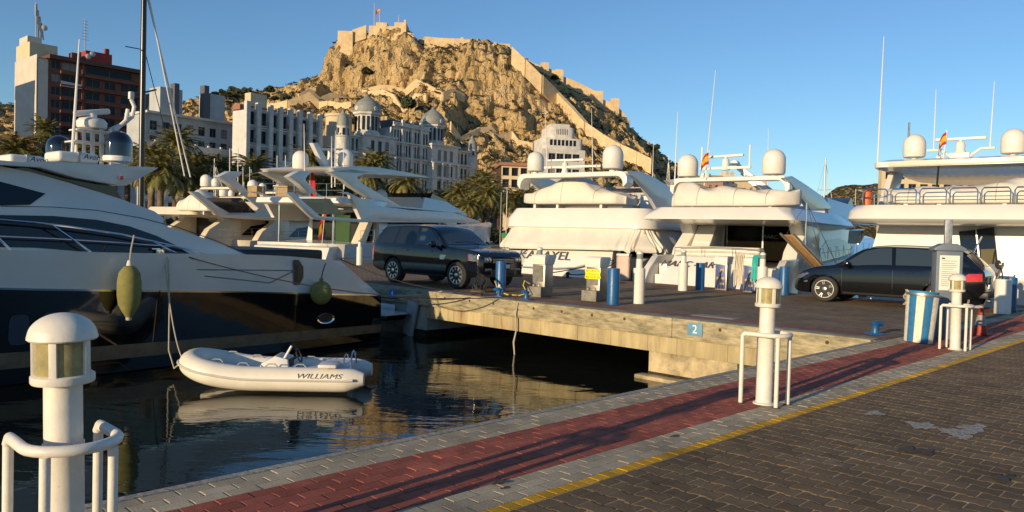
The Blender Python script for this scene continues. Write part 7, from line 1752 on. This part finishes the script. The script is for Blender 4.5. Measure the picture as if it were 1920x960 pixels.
for k in range(1, 4): B().lathe([(1.62, k * fh + .6), (1.62, k * fh + fh - .5)], c=(x_, -.2, 0), n=16, a0=200, a1=340).obj('bay_window', win_glass, pbld.r)
B().bx(-.2, L_ * .99, 2, 4.9, H - .4, H + .8).obj('roof', M('roof_tile', (.30, .14, .09), .9), pbld.r, smooth=0); B().bx(3, 7.5, 2.5, 4.8, H + .8, H + 4).obj('roof_house', cream_w, pbld.r, smooth=0)
# ---- domed palace
AC = R(50)
ca = Bld('domed_palace', 'ornate white seafront palace with two grey-domed towers and spired corner turrets', 632, 195, AC, 885, 262, 22)
L_, H = ca.L, ca.zat(760, 262); fl_n = 6
H = ca.zat(632, 250); fh = H / 6
t1a, t1b, t2a, t2b = ca.xat(672), ca.xat(732), ca.xat(800), ca.xat(850)
ops = []; 
def bay_ops(x0, x1, n_, zlo, zhi, w_=.34):
    o_ = []; p_ = (x1 - x0) / n_
    for i in range(n_): c_ = x0 + p_ * (i + .5); o_.append((c_ - p_ * w_, c_ + p_ * w_, zlo, zhi))
    return o_
Hm = H + fh * .95
for k in range(1, 6):
    for (a_, c_, n_) in ((.8, t1a - .4, 4), (t1b + .3, t2a - .3, 12), (t2b + .4, L_ - 1.2, 4)):
        if a_ < t1b and k == 5 and False: continue
        ops += bay_ops(a_, c_, n_, k * fh + .6, k * fh + fh - .7, .31)
ops5 = bay_ops(t1b + .3, t2a - .3, 12, 6 * fh - .2, 6 * fh + fh * .75, .34)
ca.core(0, L_, .4, 18, 0, H - .2, white_w); ca.face(0, t1a, 0, H, [o for o in ops if o[1] < t1a], white_w)
ca.face(t1b, t2a, 0, Hm, [o for o in ops if t1b < o[0] < t2a] + ops5, white_w); ca.core(t1b - .2, t2a + .2, .4, 14, H - .3, Hm - .3, white_w, 'attic')
ca.face(t2b, L_, 0, H, [o for o in ops if o[0] > t2b], white_w)
for z in (fh * 2, fh * 4, fh * 5.05, H): B().bx(-.4, L_ + .4, -.6, -.004, z - .25, z + .15).obj('cornice', white_w, ca.r, smooth=0)
B().bx(t1b, t2a, -.7, .2, Hm, Hm + .35).obj('cornice', white_w, ca.r, smooth=0); B().bx(t1b, t2a, -.3, 0, Hm + .35, Hm + 1.2).obj('balustrade', white_w, ca.r, smooth=0)
B().bx(t1b + 2, t2a - 1, 3, 14, Hm - .2, Hm + 2.2).obj('roof', slate, ca.r, smooth=0)
for x in [t1b + (t2a - t1b) * i / 4 for i in range(1, 4)]:
    B().bx(x - .35, x + .35, -.5, -.005, fh * 2, Hm).obj('pilaster', white_w, ca.r, smooth=0); B().bx(x - .4, x + .4, -.55, .1, Hm + .35, Hm + 2).obj('finial', white_w, ca.r, smooth=0)
for k in (3, 5):
    for (a_, c_) in ((t1b + 1.2, t1b + 4.5), (t2a - 6, t2a - 2.5), (t2b + 1.5, t2b + 4)): ca.balcony(a_, c_, k * fh + .35, .9)
def domed(x0, x1, apex_px, base_px, drum_y):
    cx_ = (x0 + x1) / 2; wd_ = (x1 - x0) / 2
    # square corner pavilion
    b = B().bx(x0, x1, -1.2, 2 * wd_ - 1.2, 0, H + .4); b.obj('pavilion', white_w, ca.r, smooth=0)
    for k in range(1, 6):
        for xx in (x0 + wd_ * .55, cx_, x1 - wd_ * .55):
            ca.window(xx - .55, xx + .55, k * fh + .6, k * fh + fh - .7, -1.31)
        if k in (2, 4, 5): ca.core(x0 - .3, x1 + .3, -1.8, -1.203, k * fh - .2, k * fh + .25, white_w, 'cornice')
    for xx in (x0 + .35, cx_ - wd_ * .27, cx_ + wd_ * .27, x1 - .35): B().lathe([(.42, fh * 2), (.42, fh * 4.9), (.55, fh * 5)], c=(xx, -1.55, 0), n=10).obj('column', white_w, ca.r)
    B().bx(x0 - .4, x1 + .4, -1.7, 2 * wd_ - .9, H + .4, H + .9).obj('cornice', white_w, ca.r, smooth=0)
    yc_ = wd_ - 1.2; rd = wd_ * .64
    zb = ca.zat(base_px[0], base_px[1]); zd = ca.zat(base_px[0], drum_y); za = ca.zat(apex_px[0], apex_px[1])
    B().lathe([(rd * 1.08, H + .8), (rd * 1.08, H + 1.8), (rd * .97, H + 2), (rd * .95, zd - .8), (rd * 1.1, zd - .5), (rd * 1.12, zd), (rd * .9, zd + .1), (0, zd + .1)], c=(cx_, yc_, 0), n=8, a0=22.5, a1=382.5).obj('drum', white_w, ca.r, smooth=20)
    for k in range(8):
        a = R(45 * k); p_ = Vector((cx_ + rd * .965 * math.cos(a) * math.cos(R(22.5)) * 1.0, yc_ + rd * .965 * math.sin(a) * math.cos(R(22.5)), 0))
        for dx in (-.16, .16):
            tv = Vector((-math.sin(a), math.cos(a), 0)) * rd * dx * 1.1; hh = zd - H - 3.4
            B().box((p_.x + tv.x, p_.y + tv.y, H + 2.3 + hh / 2), (.3, rd * .19, hh), rz=a).obj('drum_window', win_glass, ca.r, smooth=0)
    R0 = rd * 1.0; hd_ = za - zd
    B().lathe([(R0, zd + .1), (R0 * 1.04, zd + hd_ * .12), (R0 * 1.03, zd + hd_ * .26), (R0 * .93, zd + hd_ * .42), (R0 * .72, zd + hd_ * .58), (R0 * .46, zd + hd_ * .70), (R0 * .24, zd + hd_ * .80), (R0 * .14, zd + hd_ * .86), (R0 * .18, zd + hd_ * .9), (.0, za)], c=(cx_, yc_, 0), n=24).obj('dome', dome_grey, ca.r)
    B().tube([(cx_, yc_, za - .3), (cx_, yc_, za + 2)], .1, 6).obj('finial', slate, ca.r)
    for k in range(4):
        a = R(90 * k - 90 + 0); B().lathe([(.0, -.25), (.55, -.2), (.75, .2), (.4, .3), (0, .3)], c=(cx_ + R0 * 1.0 * math.cos(a), yc_ + R0 * 1.0 * math.sin(a), zd + hd_ * .18), n=12, axis='y' if k % 2 == 0 else 'x').obj('dormer', white_w, ca.r)
domed(t1a, t1b, (703, 172), (703, 262), 210); domed(t2a, t2b, (823, 196), (823, 275), 233)
def turret(xpx, ytop, ybase, ydome):
    x = ca.xat(xpx); zb, zd, zt = ca.zat(xpx, ybase), ca.zat(xpx, ydome), ca.zat(xpx, ytop)
    B().lathe([(1.7, 0), (1.7, zb), (1.9, zb + .2), (1.5, zb + .5), (1.45, zd - .4), (1.75, zd), (0, zd)], c=(x, .3, 0), n=12).obj('turret', white_w, ca.r)
    B().lathe([(1.55, zd), (1.6, zd + 1.2), (1.2, zd + 2.4), (.5, zd + 3.4), (.22, zd + 4.2), (.1, zt - 1), (0, zt)], c=(x, .3, 0), n=14).obj('spire', dome_grey, ca.r)
    for k in range(6): a = R(60 * k); B().box((x + 1.47 * math.cos(a), .3 + 1.47 * math.sin(a), (zb + zd) / 2), (.12, .6, (zd - zb) * .6), rz=a).obj('turret_window', win_glass, ca.r, smooth=0)
turret(640, 205, 258, 236); turret(882, 248, 295, 281)
x_ = ca.xat(661); B().lathe([(3.4, H - .2), (3.4, H + 5.2), (3.7, H + 5.4), (3.7, H + 6), (0, H + 6)], c=(x_ + 1, 8, 0), n=20).obj('rotunda', cream_w, ca.r)
# left low wing of the palace block
lw = Bld('grey_house', 'grey shaded house squeezed between pilastered building and domed palace', 594, 205, AC, 634, 262, 12)
lw.core(0, lw.L, .36, 12, 0, lw.H - .1, white_w); lw.face(0, lw.L, 0, lw.H, [(1 + i * 2.4, 2.2 + i * 2.4, k * 3.6 + .8, k * 3.6 + 2.8) for k in range(1, int(lw.H / 3.6)) for i in range(int((lw.L - 1) / 2.4))], white_w)
# ---- yellow low block and white modern block
yb_ = Bld('yellow_block', 'low yellow apartment block with square balconies under a tiled roof', 936, 225, R(8), 1004, 310, 12)
L_, H = yb_.L, yb_.H; ops = [(.35 + i * L_ / 4, .35 + i * L_ / 4 + L_ / 4 - .6, H - 3.4 * (k + 1) + .5, H - 3.4 * k - .5) for k in range(4) for i in range(4)]
yb_.core(0, L_, 1.3, 12, 0, H - .1, brown_int, 'back_wall'); yb_.face(0, L_, 0, H, ops, cream_w, th=1.2); B().bx(-.6, L_ + .6, -.8, 12.4, H, H + .9).obj('roof', M('roof_tile', (.30, .14, .09), .9), yb_.r, smooth=0)
wm = Bld('modern_block', 'white modern block with rounded upper storeys and ribbon windows', 1012, 215, R(14), 1092, 285, 14)
L_, H = wm.L, wm.zat(1015, 278); ops = [(L_ * (.14 + .19 * i), L_ * (.31 + .19 * i), H - 4.2 * (k + 1) + 1.0, H - 4.2 * k - 1.2) for k in range(4) for i in range(4)]
wm.core(0, L_, .5, 14, 0, H - .1, white_w); wm.face(0, L_, 0, H, ops, white_w, th=.4)
for k in range(2):
    z0 = H + .0 + 3.2 * k; z1_ = z0 + 3.2; inset = .2 + 2.2 * k
    pl_ = [(inset, 10), (inset, 2 + inset * .5)] + [(inset + 1.5 - 1.5 * math.cos(R(e)), 2 + inset * .5 - 1.5 * math.sin(R(e))) for e in range(20, 91, 20)] + [(L_ - inset - 1.5 + 1.5 * math.sin(R(e)), .5 + inset * .5 + 1.5 - 1.5 * math.cos(R(e))) for e in range(0, 91, 20)] + [(L_ - inset, 10)]
    B().prism(pl_, z0, z1_, 'z').obj('upper_storey', white_w, wm.r, smooth=35)
    for i in range(7): xx = inset + 2.0 + i * (L_ - 2 * inset - 4) / 7; B().bx(xx, xx + (L_ - 2 * inset - 4) / 7 - .35, .5 + inset * .5 - .02, .5 + inset * .5 + .2, z0 + 1.1, z0 + 2.7).obj('ribbon_pane', win_glass, wm.r, smooth=0)
B().bx(3.5, L_ - 3.5, 4, 9, H + 6.4, H + 7.6).obj('roof_house', white_w, wm.r, smooth=0)
# ---- far blocks on the right
fb = Bld('brick_block', 'distant salmon brick block behind the crane-fitted yacht', 1322, 300, R(10), 1352, 328, 14); fb.core(0, fb.L, .36, 14, 0, fb.H, M('salmon_brick', (.45, .26, .16), .9, var=.1)); fb.face(0, fb.L, 0, fb.H, [(.8 + i * 2.5, 2 + i * 2.5, fb.H - 3.2 * (k + 1) + .6, fb.H - 3.2 * k - .6) for k in range(4) for i in range(max(1, int((fb.L - 1) / 2.5)))], MATS['salmon_brick'])
fb = Bld('blue_grey_block', 'distant blue-grey stepped block beside the salmon brick block', 1353, 310, R(10), 1392, 331, 14); fb.core(0, fb.L, .36, 14, 0, fb.H, up_w); fb.face(0, fb.L, 0, fb.H, [(.8 + i * 2.5, 2 + i * 2.5, fb.H - 3.2 * (k + 1) + .6, fb.H - 3.2 * k - .6) for k in range(4) for i in range(max(1, int((fb.L - 1) / 2.5)))], up_w); B().bx(2, fb.L - 3, 3, 9, fb.H, fb.H + 2.5).obj('roof_house', white_w, fb.r, smooth=0)
fb = Bld('pale_block', 'distant pale low block with roof rail behind the tender crane', 1398, 300, R(5), 1434, 333, 14); fb.core(0, fb.L, .36, 14, 0, fb.H, cream_w); fb.face(0, fb.L, 0, fb.H, [(.8 + i * 2.5, 2 + i * 2.5, fb.H - 3.2 * (k + 1) + .6, fb.H - 3.2 * k - .6) for k in range(4) for i in range(max(1, int((fb.L - 1) / 2.5)))], cream_w)
ho = Bld('hotel', 'long cream hotel with rows of windows behind the hardtop yacht', 1648, 230, R(-6), 1990, 304, 16)
L_, H = ho.L, ho.zat(1700, 318); ops = [(1 + i * 3.3, 3.2 + i * 3.3, H - 3.5 * (k + 1) + .6, H - 3.5 * k - .7) for k in range(4) for i in range(int((L_ - 2) / 3.3))]
ho.core(0, L_, .36, 3, 0, H - .1, cream_w); ho.face(0, L_, 0, H, ops, cream_w); B().bx(-.5, L_, -.7, 3.2, H, H + .6).obj('roof_slab', cream_w, ho.r, smooth=0); B().bx(0, L_ * .9, 1.5, 3, H + .6, H + 2.2).obj('attic', cream_w, ho.r, smooth=0)
lk = Bld('low_kiosk', 'low white harbour building behind the grey bimini', 1215, 150, R(12), 1300, 352, 10); lk.core(0, lk.L, .36, 10, 0, lk.H, white_w); lk.face(0, lk.L, 0, lk.H, [(.6 + i * 2.2, 2.2 + i * 2.2, lk.H - 2.6, lk.H - .7) for i in range(int(lk.L / 2.2) - 1)], white_w)
# low shaded house rows behind the palms
for i, (xl, Yl, xr, yt, lb_) in enumerate(((-60, 150, 62, 250, 'low dark house left of the brown tower behind palms'), (1005, 300, 1330, 352, 'row of low pale houses at the foot of the hill'))):
    bb_ = Bld('low_house', lb_, xl, Yl, R(20), xr, yt, 12); mt_ = brown_w if i == 0 else cream_w
    bb_.core(0, bb_.L, .36, 12, 0, bb_.H, mt_); bb_.face(0, bb_.L, 0, bb_.H, [(1 + k * 3, 2.4 + k * 3, bb_.H - 3.2 * (j + 1) + .7, bb_.H - 3.2 * j - .6) for j in range(2) for k in range(int(bb_.L / 3) - 1)], mt_)
# ---- palms
palm_leaf = M('palm_leaf', (.21, .19, .058), .5, var=.3, scale=.8, spec=.3)
palm_dry = M('palm_dry_leaf', (.30, .18, .07), .8, var=.3, scale=.8)
palm_bark = M('palm_bark', (.17, .115, .07), .95, var=.25, scale=2, bump=.6, bscale=6)
def frond(b, base, az, el, ln, rn_, leaf=.55, n_=16, droop=1.0):
    pts = []; p_ = Vector(base); e = el
    for k in range(n_ + 1):
        pts.append(p_.copy()); st_ = ln / n_
        p_ = p_ + Vector((math.cos(az) * math.cos(e), math.sin(az) * math.cos(e), math.sin(e))) * st_; e -= droop * (.055 + .065 * k / n_)
    sd_ = Vector((-math.sin(az), math.cos(az), 0))
    for k in range(1, n_ + 1):
        p0, p1 = pts[k - 1], pts[k]; d = (p1 - p0).normalized(); w_ = leaf * math.sin(math.pi * (k / (n_ + 1.2)) ** .7) * ln / 3.2
        o_ = len(b.v)
        for s_ in (1, -1):
            tip = p1 + sd_ * s_ * w_ * .8 + d * w_ * .55 - Vector((0, 0, w_ * (.10 + .5 * rn_.random())))
            o_ = len(b.v); b.v += [tuple(p0 + sd_ * s_ * .015), tuple(p1 + sd_ * s_ * .015), tuple(tip)]; b.f.append((o_, o_ + 1, o_ + 2))
        o_ = len(b.v); b.v += [tuple(p0 + sd_ * .03), tuple(p0 - sd_ * .03), tuple(p1 - sd_ * .03), tuple(p1 + sd_ * .03)]; b.f.append((o_, o_ + 1, o_ + 2, o_ + 3))
def palm_proto(seed, h, date=True):
    rn_ = random.Random(seed); t_ = thing('palm_tree', 'x', 'palm', (0, 0, 0))
    prof = []
    for i in range(22): z = h * i / 21; prof.append(((.30 if date else .22) * (1.25 if i == 0 else 1) * (1.08 if i % 2 else .94) * (1.15 if i > 19 and date else 1), z))
    B().lathe(prof, n=10).obj('trunk', palm_bark, t_)
    b = B(); nf = 64 if date else 46
    for k in range(nf):
        el = R(-38 + 118 * ((k + .5) / nf) ** .9) if date else R(-55 + 130 * (k + .5) / nf); ln = rn_.uniform(3.0, 3.9) if date else rn_.uniform(1.5, 2.0)
        frond(b, (0, 0, h), k * 2.39996 + rn_.uniform(-.2, .2), el, ln, rn_, .62 if date else 1.0, 16 if date else 8, 1.15 if date else .9)
    b.obj('crown', palm_leaf, t_, smooth=0, fix=False)
    b = B()
    for k in range(16): frond(b, (0, 0, h - .3), rn_.uniform(0, 6.3), R(rn_.uniform(-75, -45)), rn_.uniform(1.4, 2.4) if date else rn_.uniform(1.2, 1.7), rn_, .5, 8, .6)
    b.obj('dry_skirt', palm_dry, t_, smooth=0, fix=False)
    return t_
pp = [palm_proto(1, 8.0), palm_proto(2, 10.0), palm_proto(3, 12.0), palm_proto(4, 12.5, False)]; pu = [False] * 4
rn = random.Random(21)
gp_ = 'date palms lining the seafront'
PL = [(30, 262, 92, 1, 'broad date palm before the dark house left of the brown tower'), (84, 222, 95, 3, 'tall fan palm in front of the brown tower gable'), (128, 292, 98, 0, 'date palm standing under the brown tower balconies'), (331, 252, 105, 2, 'tall date palm with a golden dry skirt before the terraced building'), (285, 285, 96, 0, None), (368, 296, 104, 1, None), (302, 300, 90, 0, None), (410, 300, 108, 1, None), (438, 318, 112, 0, None), (476, 300, 118, 1, 'date palm in front of the bay tower of the pilastered building'), (520, 330, 120, 0, None), (545, 345, 128, 0, None), (388, 310, 116, 0, None), (455, 330, 102, 0, None), (350, 320, 100, 0, None), (266, 300, 104, 1, None), (240, 285, 110, 1, None), (586, 290, 128, 1, 'date palm rising behind the flybridge yacht radar fin'), (706, 292, 130, 2, 'tall date palm in front of the left domed tower'), (688, 312, 128, 0, None), (762, 328, 124, 1, 'date palm standing below the palace attic windows'), (800, 362, 134, 0, None), (835, 362, 130, 0, None), (862, 348, 126, 1, None), (893, 336, 128, 1, 'tall date palm with drooping fronds beside the corner turret'), (915, 352, 120, 0, None), (908, 330, 140, 1, None), (940, 368, 138, 0, None), (965, 362, 130, 0, 'date palm before the yellow apartment block'), (988, 358, 142, 0, None), (880, 372, 118, 0, None), (820, 372, 122, 0, None), (735, 350, 132, 0, None), (650, 330, 132, 0, None), (612, 335, 126, 0, None), (190, 300, 108, 0, None), (60, 290, 104, 0, None), (0, 290, 96, 0, None), (160, 275, 118, 1, None), (930, 350, 155, 1, None), (1010, 365, 150, 0, None)]
for (x, y, Y, k, lb_) in PL:
    q_ = P(x, y, Y); hp_ = [8.0, 10.0, 12.0, 12.5][k]; s_ = max(.55, (q_.z - .15 - 1.2) / hp_)
    o_ = pp[k] if not pu[k] else copy_thing(pp[k], (0, 0, 0), 0)
    pu[k] = True; o_.location = (q_.x, q_.y, .1); sr = min(1.5, max(1.1, 1.25 * s_ ** .5)); o_.scale = (sr, sr, s_); o_.rotation_euler = (0, 0, rn.uniform(0, 6.28))
    o_['label'] = lb_ or 'date palm in the dense row along the seafront'
    o_['group'] = gp_
# hedges filling the dark foot of the palms
hm = M('hedge', (.030, .042, .016), .95, var=.3, scale=.6); b = B()
for i in range(1800):
    a = rn.uniform(-70, 190); t = rn.uniform(86, 96); v_, f_ = proto[i % 6]; s_ = rn.uniform(.6, 1.3); c_ = W(a, t, .1 + rn.uniform(0, 2.2)); o_ = len(b.v)
    b.v += [(c_.x + q_.x * s_, c_.y + q_.y * s_, c_.z + q_.z * s_) for q_ in v_]; b.f += [tuple(i_ + o_ for i_ in f) for f in f_]
tag(b.obj('hedge', hm, smooth=0, fix=False), 'dark shrubs under the seafront palms', 'shrubs', None, 'stuff')
for (x, Y, yt, lb_) in ((940, 105, 362, 'slim street lamp pole beside the green harbour kiosk'), (951, 112, 358, 'slim street lamp pole behind the harbour kiosk, leaning arm'), (513, 100, 322, 'slim street lamp pole among the palms by the ensign')):
    q_ = P(x, yt, Y); r_ = thing('street_lamp', lb_, 'street lamp', (q_.x, q_.y, .1), rn.uniform(0, 3), 'slim street lamps on the seafront')
    B().tube([(0, 0, 0), (0, 0, q_.z)], [.09, .06], 8).obj('pole', M('lamp_pole', (.35, .33, .3), .5, .5), r_); B().tube([(0, 0, q_.z), (.7, 0, q_.z + .2)], .045, 6).obj('arm', M('lamp_pole', (.35, .33, .3), .5, .5), r_); B().box((.95, 0, q_.z + .2), (.6, .22, .12)).obj('lamp_head', radome, r_, bevel=.03)
q_ = P(948, 428, 112); kk = thing('kiosk', 'small yellow and green kiosk by the far quay', 'kiosk', (q_.x, q_.y, .15)); B().bx(-.5, .5, -.5, .5, 0, 1.2).obj('wall', M('kiosk_yellow', (.35, .24, .02), .7), kk, bevel=.03); B().bx(-.55, .55, -.55, .55, 1.2, 1.9).obj('sign_band', M('kiosk_green', (.03, .22, .08), .7), kk, bevel=.03)
